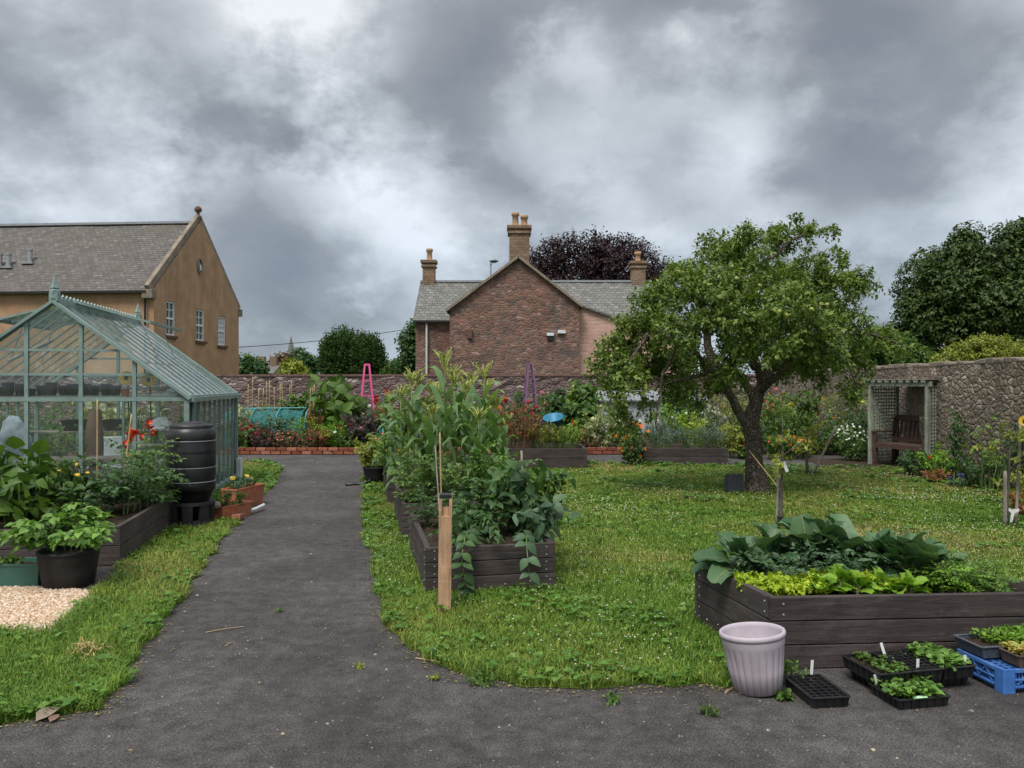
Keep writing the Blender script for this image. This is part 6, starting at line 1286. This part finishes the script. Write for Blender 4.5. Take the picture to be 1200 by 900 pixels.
# ------------------------------------------------------------ far flower borders (name, label, category, px, depth, w, h, style, leaf, size, n, leaf kind, flowers, count, size)
BORD = [
 ('dahlia','crimson dahlia clump at the left end of the far border','dahlia',283,18.8,.8,.85,'bush','mid',.07,460,'mid',('rose','crimson'),14,.10),
 ('dahlia','magenta flowered bush second from the left in the far border','dahlia',300,19,.7,.72,'bush','reddish',.06,420,'mid',('rose','crimson'),9,.10),
 ('fuchsia','dark bush with tiny red flowers along the brick edging, left','fuchsia',308,18.55,.95,.5,'bush','purple',.045,620,'mid',('bell','crimson'),16,.05),
 ('fuchsia','dark bush with tiny red flowers along the brick edging, centre','fuchsia',336,18.55,1.0,.55,'bush','reddish',.045,620,'mid',('bell','salmon'),14,.05),
 ('fuchsia','reddish low bush right of centre on the brick edging','fuchsia',364,18.55,1.0,.56,'bush','reddish',.045,620,'mid',('bell','red'),14,.05),
 ('leafy_shrub','mid green shrub in front of the turquoise netting','shrub',326,19.2,1.0,.92,'bush','kale',.07,620,'mid',None,0,0),
 ('fennel_plant','yellow-green feathery plant right of the netting','fennel',358,19.2,.75,.9,'feather','bright',.05,700,'low',None,0,0),
 ('amaranth','red-brown upright plume right of the netting tunnel','amaranth',367,19.6,.45,1.15,'spike','bronze',.06,420,'low',None,0,0),
 ('orange_bush','rusty brown bush beneath the fennel in the far border','shrub',376,18.8,.7,.62,'bush','bronze',.05,460,'mid',None,0,0),
 ('fennel_plant','light green feathery mound right of the rusty bush','fennel',396,18.8,.9,.78,'feather','bright',.05,800,'low',('ball','red'),4,.09),
 ('dahlia','dark purple-leaved dahlia bush with pale flowers below the pink obelisk','dahlia',422,18.9,1.15,.98,'bush','purple',.085,760,'mid',('rose','pink'),9,.10),
 ('cosmos','pale pink and white cosmos left of the dark dahlia','cosmos',404,18.6,.6,.62,'bush','mid',.05,380,'mid',('daisy','white'),7,.09),
 ('cosmos','pale flowers right at the foot of the pink obelisk','cosmos',428,19.8,.7,1.25,'bush','kale',.06,300,'mid',('rose','white','pink'),8,.10),
 ('leafy_shrub','low green fringe at the right end of the brick edging','shrub',418,18.45,.7,.3,'bush','mid',.05,300,'round',('trumpet','orange'),4,.06),
 ('jerusalem_artichoke','tall sunflower plant with huge leaves above the wall line','sunflower plant',401,20,1.05,1.98,'bush','mid',.24,170,'heart',None,0,0),
 ('bean_row','runner beans against the wall right of the canes','bean plants',345,22.5,1.2,1.30,'bush','mid',.11,420,'broad',None,0,0),
 ('bean_row','runner beans between the canes and the tall sunflower plant','bean plants',373,22.5,1.3,1.45,'bush','mid',.11,460,'broad',None,0,0),
 ('raspberry','low green row behind the netting at the left','raspberry',305,22.8,1.8,1.05,'bush','mid',.09,560,'mid',('ball','white'),6,.08),
 ('raspberry','pale green bush beside the greenhouse back corner','shrub',281,20.5,.7,1.15,'bush','pale',.07,420,'mid',('ball','white'),5,.08),
 ('dahlia','red dahlia right of the pink obelisk','dahlia',452,20.5,.7,1.5,'bush','mid',.09,380,'mid',('ball','scarlet'),8,.14),
 ('rusty_shrub','orange-brown bush right of the pink obelisk','shrub',444,20,.5,1.15,'bush','bronze',.07,300,'mid',None,0,0),
 ('leafy_shrub','green shrub beside the pink obelisk, behind the maize','shrub',470,20.5,1.1,1.4,'bush','mid',.09,500,'mid',('ball','white'),7,.09),
 ('leafy_shrub','dark green bush hidden behind the maize stalks','shrub',520,20,1.6,1.4,'bush','dark',.10,600,'mid',('rose','salmon'),6,.12),
 ('leafy_shrub','green bush behind the right side of the maize','shrub',570,19.5,1.3,1.15,'bush','mid',.10,520,'mid',('rose','orange'),5,.12),
 ('rose_bush','red roses left of the purple obelisk','rose bush',604,20.5,.9,1.5,'bush','dark',.10,380,'mid',('rose','red'),7,.15),
 ('rose_bush','crimson roses at the foot of the purple obelisk','rose bush',620,19.6,.8,1.25,'bush','dark',.08,380,'mid',('rose','crimson'),11,.14),
 ('rose_bush','pale pink roses right of the purple obelisk','rose bush',637,20.8,.7,1.42,'bush','mid',.07,300,'mid',('rose','pink','cream'),6,.13),
 ('phlox','dusky purple leafy bush below the crimson roses','phlox',632,18.9,.75,.85,'bush','purple',.07,420,'mid',('rose','violet'),5,.08),
 ('runner_bean','dense runner bean row left part, right of the blue tub','runner bean',660,21.5,1.2,1.50,'bush','dark',.15,420,'heart',None,0,0),
 ('runner_bean','tall runner bean column with broad leaves against the wall','runner bean',683,21,1.0,1.75,'bush','mid',.15,420,'heart',None,0,0),
 ('maize_clump','pale yellow plumes standing above the runner beans','maize',674,22,.5,2.05,'spike','tassel',.10,160,'low',None,0,0),
 ('leafy_shrub','small green leafy mound in front of the beans','shrub',668,19,.95,.78,'bush','bright',.06,520,'mid',('rose','red'),4,.09),
 ('leafy_shrub','fresh green bush with a single white bloom near the bean column','shrub',690,19.2,.9,.85,'feather','bright',.05,620,'low',('ball','white'),3,.10),
 ('rose_bush','pale variegated bush dotted with cream roses left of the nasturtium','rose bush',706,18.9,1.0,1.1,'bush','pale',.07,700,'mid',('rose','cream'),18,.10),
 ('rose_bush','pale leafy bush with white blooms under the apple crown edge','rose bush',728,19,1.0,1.05,'bush','pale',.07,620,'mid',('rose','white'),12,.10),
 ('leafy_shrub','low pinkish-brown plants beside the black bed end','shrub',690,18.6,.6,.5,'bush','reddish',.05,320,'mid',('ball','cream'),5,.07),
 ('grey_shrub','grey-green shrub above the low bed, left','shrub',778,18.7,1.0,.92,'bush','blugrey',.06,560,'mid',('ball','white'),8,.06),
 ('fennel_plant','bright green ferny bush above the low bed','fennel',782,19.4,1.1,1.12,'feather','bright',.055,900,'low',None,0,0),
 ('fennel_plant','bright lime ferny bush right of the other one','fennel',808,19.3,1.0,1.10,'feather','lime',.05,800,'low',('daisy','white'),6,.09),
 ('delphinium','deep blue delphinium spires left of the apple trunk','delphinium',819,20,.4,1.55,'spike','mid',.06,160,'mid',('ball','blue'),22,.09),
 ('foxglove','white and grey flower spires left of the apple trunk','foxglove',838,19.6,.7,1.15,'spike','silver',.06,320,'mid',('ball','white'),20,.08),
 ('lilac_shrub','tall dark green shrub against the far wall left of the trunk','shrub',800,23.5,1.5,1.95,'bush','mid',.11,900,'mid',None,0,0),
 ('golden_shrub','big yellow-flowered fennel behind the apple trunk, left','fennel',842,21,1.5,1.75,'feather','fennel',.06,1300,'low',('ball','yellow'),14,.06),
 ('golden_shrub','yellow-green feathery shrub just left of the trunk','fennel',868,20,1.1,1.55,'feather','fennel',.06,1000,'low',('ball','yellow'),8,.06),
 ('golden_shrub','yellow-green feathery shrub right of the trunk','fennel',905,20.5,1.3,1.65,'feather','fennel',.06,1100,'low',('ball','yellow'),12,.06),
 ('leafy_shrub','tall bright leafy shrub right of the trunk in front of the wall','shrub',937,21.5,1.2,1.7,'bush','mid',.10,700,'mid',None,0,0),
 ('rose_bush','tall rose with salmon and coral blooms right of the trunk','rose bush',912,17.6,.75,1.55,'bush','mid',.075,460,'mid',('rose','salmon'),6,.11),
 ('leafy_shrub','dark green shrub directly behind the apple trunk','shrub',895,18.6,1.2,1.05,'bush','dark',.08,700,'mid',None,0,0),
 ('yellow_shrub','yellow-green leafy shrub left of the trunk base','shrub',862,17.2,.85,.78,'bush','yellowg',.07,520,'mid',('ball','cream'),6,.08),
 ('begonia','bright orange-red flowers just left of the trunk','begonia',875,16.9,.45,.32,'bush','mid',.05,180,'round',('rose','scarlet'),6,.13),
 ('crocosmia','orange-red crocosmia clump right of the trunk','crocosmia',912,16.8,.75,.55,'spike','mid',.06,340,'low',('trumpet','scarlet'),18,.07),
 ('crocosmia','second orange-red clump beside the sapling','crocosmia',930,17,.6,.5,'spike','mid',.06,260,'low',('trumpet','orange'),14,.09),
 ('leafy_shrub','yellow-green herbs right of the crocosmia','shrub',940,17.4,.7,.6,'bush','yellowg',.06,400,'mid',None,0,0),
 ('grey_shrub','grey-green bush with orange flowers before the right wall','shrub',962,18,1.2,1.1,'bush','mid',.06,700,'mid',('rose','orange'),5,.06),
 ('leafy_shrub','dark green low hedge below the grey-green bush','shrub',975,18.2,1.5,.72,'bush','dark',.06,800,'mid',('ball','white'),6,.08),
 ('potentilla','white flowered bush left of the bench','white flowers',998,16.5,.85,.80,'bush','mid',.055,560,'mid',('daisy','white'),60,.055),
 ('phlox','tall pale mauve phlox above the white flowers','phlox',992,18.8,1.0,1.25,'bush','silver',.06,520,'mid',('ball','white'),20,.055),
 ('golden_shrub','yellow fennel climbing in front of the right wall, left of the bench','fennel',992,19.6,1.5,1.75,'feather','fennel',.06,1100,'low',('ball','yellow'),10,.06),
 ('grey_shrub','dark blue-green shrub touching the left end of the bench','shrub',1014,17.0,.8,1.25,'bush','dark',.06,760,'mid',None,0,0),
]
for (nm, lab, cat, px, d, w, h, sty, lf, ls, n, tk, fl, fn_, fs) in BORD:
    P_(nm, lab, cat, at(px, d), w, h, sty, lf, ls*1.12, int(n*2.4), tk, fl, fn_, fs)
# right wall border
for row in [
 ('euphorbia','lime-topped plant right of the bench against the wall','euphorbia',1103,13.4,.75,.62,'bush','bright',.06,620,'mid',None,0,0),
 ('rusty_shrub','rust-orange low clump at the lawn edge right of the bench','shrub',1096,12.9,.42,.26,'bush','bronze',.05,300,'mid',None,0,0),
 ('leafy_shrub','dark green bush between bench and the rusty clump','shrub',1074,13.9,.75,.5,'bush','dark',.06,560,'mid',('ball','scarlet'),1,.14),
 ('climber','climbing plant reaching up the wall right of the trellis','climber',1122,13.2,.35,1.15,'vine','dark',.07,260,'mid',None,0,0),
 ('lavender','small violet-blue flowers at the right lawn edge','lavender',1124,12.3,.35,.20,'bush','kale',.04,160,'low',('ball','blue'),14,.045),
 ('leafy_shrub','dark twiggy shrub at the foot of the right wall','shrub',1150,12.3,.95,.62,'bush','dark',.06,620,'mid',('ball','violet'),6,.05),
 ('climbing_rose','bare-stemmed shrub with lime shoots against the right wall','shrub',1160,11.9,.75,1.28,'bush','bright',.065,110,'mid',None,0,0),
 ('climber','tall leafy climber at the right edge of the wall','climber',1195,11.7,.45,1.15,'bush','kale',.07,320,'mid',None,0,0),
 ('leafy_shrub','yellow-green shrub at the right edge behind the staked sapling','shrub',1200,10.2,.55,.55,'bush','yellowg',.07,320,'mid',None,0,0),
 ('leafy_shrub','rusty leaved plant low at the right picture edge','shrub',1199,9.7,.35,.30,'bush','bronze',.05,200,'mid',None,0,0)]:
    (nm, lab, cat, px, d, w, h, sty, lf, ls, n, tk, fl, fn_, fs) = row; P_(nm, lab, cat, at(px, d), w, h, sty, lf, ls, int(n*1.5), tk, fl, fn_, fs, low=.45 if nm == 'climbing_rose' else .12)
P_('ivy', 'green climber hanging over the top of the right wall above the arbour', 'climber', at(1068,16.6,1.15), .5, 1.0, 'vine', 'mid', .075, 300)
sheet('border_soil_right', [(6.1,16.9),(8.6,16.9),(7.6,8.6),(7.0,10.5),(6.75,12.3),(6.2,14.6)], .009, MT['soil'], .03)

# ------------------------------------------------------------ young trees on the lawn
def sapling(label, px, py, top, d=None, bend=0, leaf='mid', n=120, stake=True, rad=.024, seed=1, spread=.35, lean=0, low=.5, name='young_tree'):
    p = gp(px, py); d = p.y; h = zpx(top, d); r = rng(seed); root = thing(name, label, 'young tree', p); tr = MB(); cr = MB()
    S_ = np.array([[bend*math.sin(t*2.5)+lean*t, .02*math.sin(t*5), h*t] for t in np.linspace(0, 1, 10)]); tr.tube(S_, np.linspace(rad, .005, 10), 8); PP, DD = [], []
    for i in range(11):
        t = low+(.97-low)*r.random(); k = int(t*9); q = S_[k]; a = r.random()*6.3; L = spread*(1.2-t)*(.6+.6*r.random()); e = q+np.array([math.cos(a)*L, math.sin(a)*L*.6, L*.75]); tr.tube([q, (q+e)/2+r.normal(size=3)*.01, e], [.007,.005,.003], 5, cap=False)
        for _ in range(n//22): f = .3+.7*r.random(); PP.append(q+(e-q)*f); DD.append(unit(r.normal(size=3))+(e-q))
    PP = np.array(PP); DD = np.array(DD); sprigs(cr, PP, DD, 5, .09, .055, 'mid', r, .85, .3); tr.build('trunk', MT['bark2'], root, smooth=True); cr.build('crown', LM[leaf], root)
    return root, p
rt, p = sapling('slim young tree tied to a stake behind the front bed', 915, 618, 492, bend=.02, n=70, spread=.55, leaf='yellowg', seed=5, low=.30)
cane('straight thin stake supporting the slim young tree', (p.x-.03,p.y+.05,0), (p.x+.0,p.y+.05,.80), .016, 'greywood', 'tree_stake', 'stake')
b = MB(); b.lathe([(.028,0),(.033,.0),(.033,.02),(.028,.02)], 10); tag(b.build('tree_tie', MT['black'], None, (p.x-.005,p.y+.01,.10)), 'black tie low on the slim young tree', 'tree tie')
b = MB(); b.box((0,0,0),(.035,.004,.12)); o = b.build('tree_label', MT['plwhite'], None, (p.x+.04,p.y-.03,.68)); o.rotation_euler = (0,R(-22),0); tag(o, 'white label hanging on the slim young tree', 'label')
rt, p = sapling('leafy young tree between two grey stakes at the right of the lawn', 1180, 617, 500, bend=.03, n=90, spread=.7, leaf='yellowg', seed=9, low=.45, rad=.02)
cane('left grey stake beside the young tree at the right', (p.x-.02,p.y,0), (p.x-.02,p.y,.62), .022, 'greywood', 'tree_stake', 'stake'); cane('right leaning grey stake of the young tree at the right', (p.x+.10,p.y,0), (p.x+.22,p.y+.1,1.15), .018, 'greywood', 'tree_stake', 'stake')
b = MB(); b.add([(0,0,0),(.02,0,0),(.05,0,.1),(.1,0,.12),(.1,0,.15),(.02,0,.14),(-.01,0,.16),(-.02,0,.13),(.01,0,.1)], [[0,1,2,3,4,5,6,7,8]]); o = b.build('plant_label', MT['white'], None, (p.x+.0,p.y-.06,.06)); so = o.modifiers.new('s','SOLIDIFY'); so.thickness = .003; tag(o, 'white plastic label at the foot of the right young tree', 'label')
rt, p = sapling('small young tree with a leaning pale stake near the far lawn edge', 946, 556, 500, n=160, spread=.8, leaf='yellowg', seed=12, rad=.035, low=.4)
cane('pale stake leaning to the right against the small young tree', (p.x+.05,p.y-.1,0), (p.x+.48,p.y-.1,.86), .024, 'greywood', 'tree_stake', 'stake')
cane('thin bowed cane leaning from the apple trunk to the slim young tree', at(878,11.2,zpx(528,11.2)), at(915,9.2,zpx(575,9.2)), .005)

# ------------------------------------------------------------ grass, clover, gravel, litter
BEDZ.append([(-4.45,6.18),(-3.68,6.18),(-3.68,6.5),(-4.45,6.5)]); BEDZ.append([(-3.95,8.8),(-3.45,8.8),(-3.45,9.3),(-3.95,9.3)])
BEDZ.append([tuple(ghp(.05,-.05).xy), tuple(ghp(.05,3.5).xy), tuple(ghp(-3.2,3.5).xy), tuple(ghp(-3.2,-.05).xy)])
grass('lawn_grass', LAWNP, 7000, 1, .025, .055); grass('verge_grass', VERGEP, 8500, 2, .03, .07)
clover('lawn_weeds', LAWNP, 1100, 3, .40, ls=.015); clover('verge_weeds', VERGEP, 1500, 4, .35, ls=.016)
def clover_flowers():
    r = rng(8); P = pts_in(LAWNP, 150, r, .35, 7); 
    k = np.clip(pn(P, .9, 1.3)*1.2+.25, .04, 1)*np.clip((13.5-P[:,1])/4, .12, 1); P = P[r.random(len(P)) < k*.85]
    Q = np.concatenate([r.normal(size=(60,2))*np.array([.45,.22])+np.array([.55,4.75]), r.normal(size=(110,2))*np.array([.75,.16])+np.array(gp(1075,588).xy), r.normal(size=(110,2))*np.array([.9,.22])+np.array(gp(1120,628).xy), r.normal(size=(170,2))*np.array([.8,1.0])+np.array(gp(700,620).xy), r.normal(size=(120,2))*np.array([1.6,.35])+np.array([6.0,13.3])]); Q = Q[inpoly(Q, LAWNP)]
    for b in BEDZ: Q = Q[~inpoly(Q, b)]
    P = np.concatenate([P, Q]); mb = MB(); V = np.array([[1,0,0],[-1,0,0],[0,1,0],[0,-1,0],[0,0,1],[0,0,-1.0]]); F_ = np.array([[0,2,4],[2,1,4],[1,3,4],[3,0,4],[2,0,5],[1,2,5],[3,1,5],[0,3,5]])
    s = (.0050+.0035*r.random(len(P)))*np.clip(P[:,1]/8.5, .85, 1.6); z = .045+.03*r.random(len(P)); v = V[None]*s[:,None,None]*np.array([1,1,.8])+np.concatenate([P, z[:,None]], 1)[:,None]
    mb.add(v.reshape(-1,3), (F_[None]+(np.arange(len(P))*6)[:,None,None]).reshape(-1,3), 0, np.repeat(r.random(len(P)), 8)); tag(mb.build('clover_flowers', leafm('clover_flower', (.50,.48,.40), (.72,.70,.64))), 'white clover flowers scattered through the lawn', 'clover', kind='stuff')
clover('edge_weeds', LAWNP, 420, 13, .22, ls=.042); clover('edge_weeds', VERGEP, 420, 14, .22, ls=.042)
clover_flowers()
def pebbles(name, poly, n, s0, s1, m, seed, label, z=.0, dens=None):
    r = rng(seed); A = np.array([(p[0], p[1]) for p in poly]); lo, hi = A.min(0), A.max(0); P = lo+r.random((n,2))*(hi-lo); P = P[inpoly(P, poly)]; N = len(P)
    V = np.array([[1,0,0],[.3,.9,0],[-.8,.6,0],[-.8,-.6,0],[.3,-.9,0],[.1,0,.7]]); F_ = np.array([[0,1,5],[1,2,5],[2,3,5],[3,4,5],[4,0,5]]); a = r.random(N)*6.3; s = s0+(s1-s0)*r.random(N)**2
    c, q = np.cos(a), np.sin(a); v = V[None]*s[:,None,None]*(1+.25*r.normal(size=(N,6,1))); v = np.stack([v[...,0]*c[:,None]-v[...,1]*q[:,None], v[...,0]*q[:,None]+v[...,1]*c[:,None], v[...,2]], -1); v += np.concatenate([P, np.full((N,1), z)], 1)[:,None]
    mb = MB(); mb.add(v.reshape(-1,3), (F_[None]+(np.arange(N)*6)[:,None,None]).reshape(-1,3), 0, np.repeat(r.random(N), 5)); tag(mb.build(name, m), label, 'gravel', kind='stuff')
def m_peb(name, stops): t = NT(name); return t.fin(t.ramp(t.n('ShaderNodeAttribute', attribute_name='rnd').outputs['Fac'], stops), .85, .3)
pebbles('gravel', GRAVP, 26000, .006, .016, m_peb('tan_gravel', [(0,(.28,.16,.09)),(.35,(.50,.34,.22)),(.7,(.62,.48,.34)),(1,(.76,.70,.62))]), 5, 'tan and cream gravel beside the green trough', .008)
PATHP = [(-3.6,2.8),(3.4,2.8),(3.3,4.3),(.2,4.15),(-.5,4.5),(-1.1,5.2),(-1.3,6.5),(-2,10),(-3.1,17.5),(-5,17.5),(-4,13),(-3,8),(-2.6,6),(-3.1,4.2)]
pebbles('path_grit', PATHP, 16000, .002, .006, m_peb('pale_grit', [(0,(.07,.065,.06)),(.6,(.16,.15,.14)),(.9,(.26,.24,.22)),(1,(.42,.38,.33))]), 6, 'loose pale grit scattered on the dark path')
pebbles('path_grit', PATHP, 420, .005, .013, m_peb('loose_stone', [(0,(.20,.17,.15)),(.6,(.32,.28,.24)),(1,(.50,.38,.22))]), 9, 'larger loose stones scattered on the dark path')
def spill():
    r = rng(51); P = []
    for poly in (LAWN, VERGE):
        q = [(v[0], v[1]) for v in poly]; A = np.array(q); m = 900; i = r.integers(0, len(A)-1, m*4); t = r.random((m*4,1)); X = A[i]*(1-t)+A[i+1]*t+r.normal(size=(m*4,2))*.06; P.append(X[(X[:,1] < 12)])
    P = np.concatenate(P); P = P[~inpoly(P, LAWNP) & ~inpoly(P, VERGEP)]; n = len(P); mb = MB(); a = r.random(n)*6.3
    scatter(mb, 'low', np.concatenate([P, .004+.006*r.random((n,1))], 1), np.stack([np.cos(a), np.sin(a), .15*r.random(n)], 1), np.tile([0,0,1.0], (n,1))+.3*r.normal(size=(n,3)), .006+.02*r.random(n)**2, r); tag(mb.build('edge_litter', m_peb('dead_clippings', [(0,(.06,.045,.03)),(.5,(.16,.13,.05)),(.8,(.28,.22,.10)),(1,(.12,.20,.04))])), 'dry clippings and crumbs of soil along the path edges', 'litter', kind='stuff')
spill()
def twig(label, px, py, L, a, rad=.0035, m='cane'): p = gp(px, py, .006); q = p+Vector((math.cos(a), math.sin(a), 0))*L; b = MB(); b.tube([(0,0,0),tuple((q-p)*.5+Vector((0,.004,.003))),tuple(q-p)], [rad,rad*.8,rad*.5], 5); tag(b.build('twig', MT[m], None, p), label, 'twig')
twig('straw-coloured twig lying on the path left of centre', 241, 741, .24, R(32)); twig('short pale twig standing out on the path below the longer one', 264, 757, .09, R(75), .003); twig('bent dry stem at the lawn corner on the path edge', 487, 771, .26, R(-28), .004)
twig('tiny stick beside the foot of the lilac planter', 850, 812, .07, R(50), .006)
def weed(label, px, py, w, h, leaf='mid', n=40, ls=.03, tk='mid'): P_('weed', label, 'weed', gp(px, py), w*.8, h, 'bush', 'mid' if leaf == 'bright' else leaf, ls*.8, n, tk, k=5, low=.1)
weed('green weed tuft jutting from the lawn edge onto the path', 566, 802, .30, .05, 'mid', 200, .028, 'low'); weed('small weed seedling on the path before the lawn', 719, 822, .07, .03, 'bright', 30); weed('trailing weed sprig on the path left of the planter', 830, 838, .10, .04, 'bright', 40)
weed('weed clump between lilac planter and cell tray', 925, 800, .16, .13, 'mid', 140, .035); weed('little weed on the bare path at the left', 327, 717, .05, .02, 'mid', 24, .02); weed('weed at the corner between planter and tray front', 921, 820, .08, .02, 'mid', 40, .03, 'round')
weed('tiny weed in the path below the near bed', 510, 797, .05, .02, 'yellowg', 26, .02); weed('small weed tuft on the path, far left part', 421, 783, .05, .02, 'yellowg', 26, .02)
weed('dry straw-coloured grass tuft in the left verge', 100, 770, .16, .10, 'straw', 160, .05, 'thin')
def dead_leaf(label, px, py, s, m): b = MB(); scatter(b, 'broad', np.zeros((1,3)), np.array([[1,.3,.1]]), np.array([[0,0,1.0]]), s, rng(3)); o = b.build('dead_leaf', m, None, gp(px, py, .01)); o.rotation_euler = (R(15),R(-20),R(px)); tag(o, label, 'leaf')
dead_leaf('curled grey dead leaf at the left verge corner', 42, 845, .12, MT['skew']); dead_leaf('smaller brown dead leaf beside the grey one', 58, 846, .06, MT['cloth'])
for i, (px, py) in enumerate(((206,760),(251,781),(218,773),(155,880),(302,800))): dead_leaf(('yellow leaf fragment on the path near the verge','orange leaf fragment in the middle of the left path','small tan leaf fragment beside the long twig','pale leaf fragment at the bottom of the path','tan leaf fragment below the twigs')[i], px, py, .022, LM['gold'])
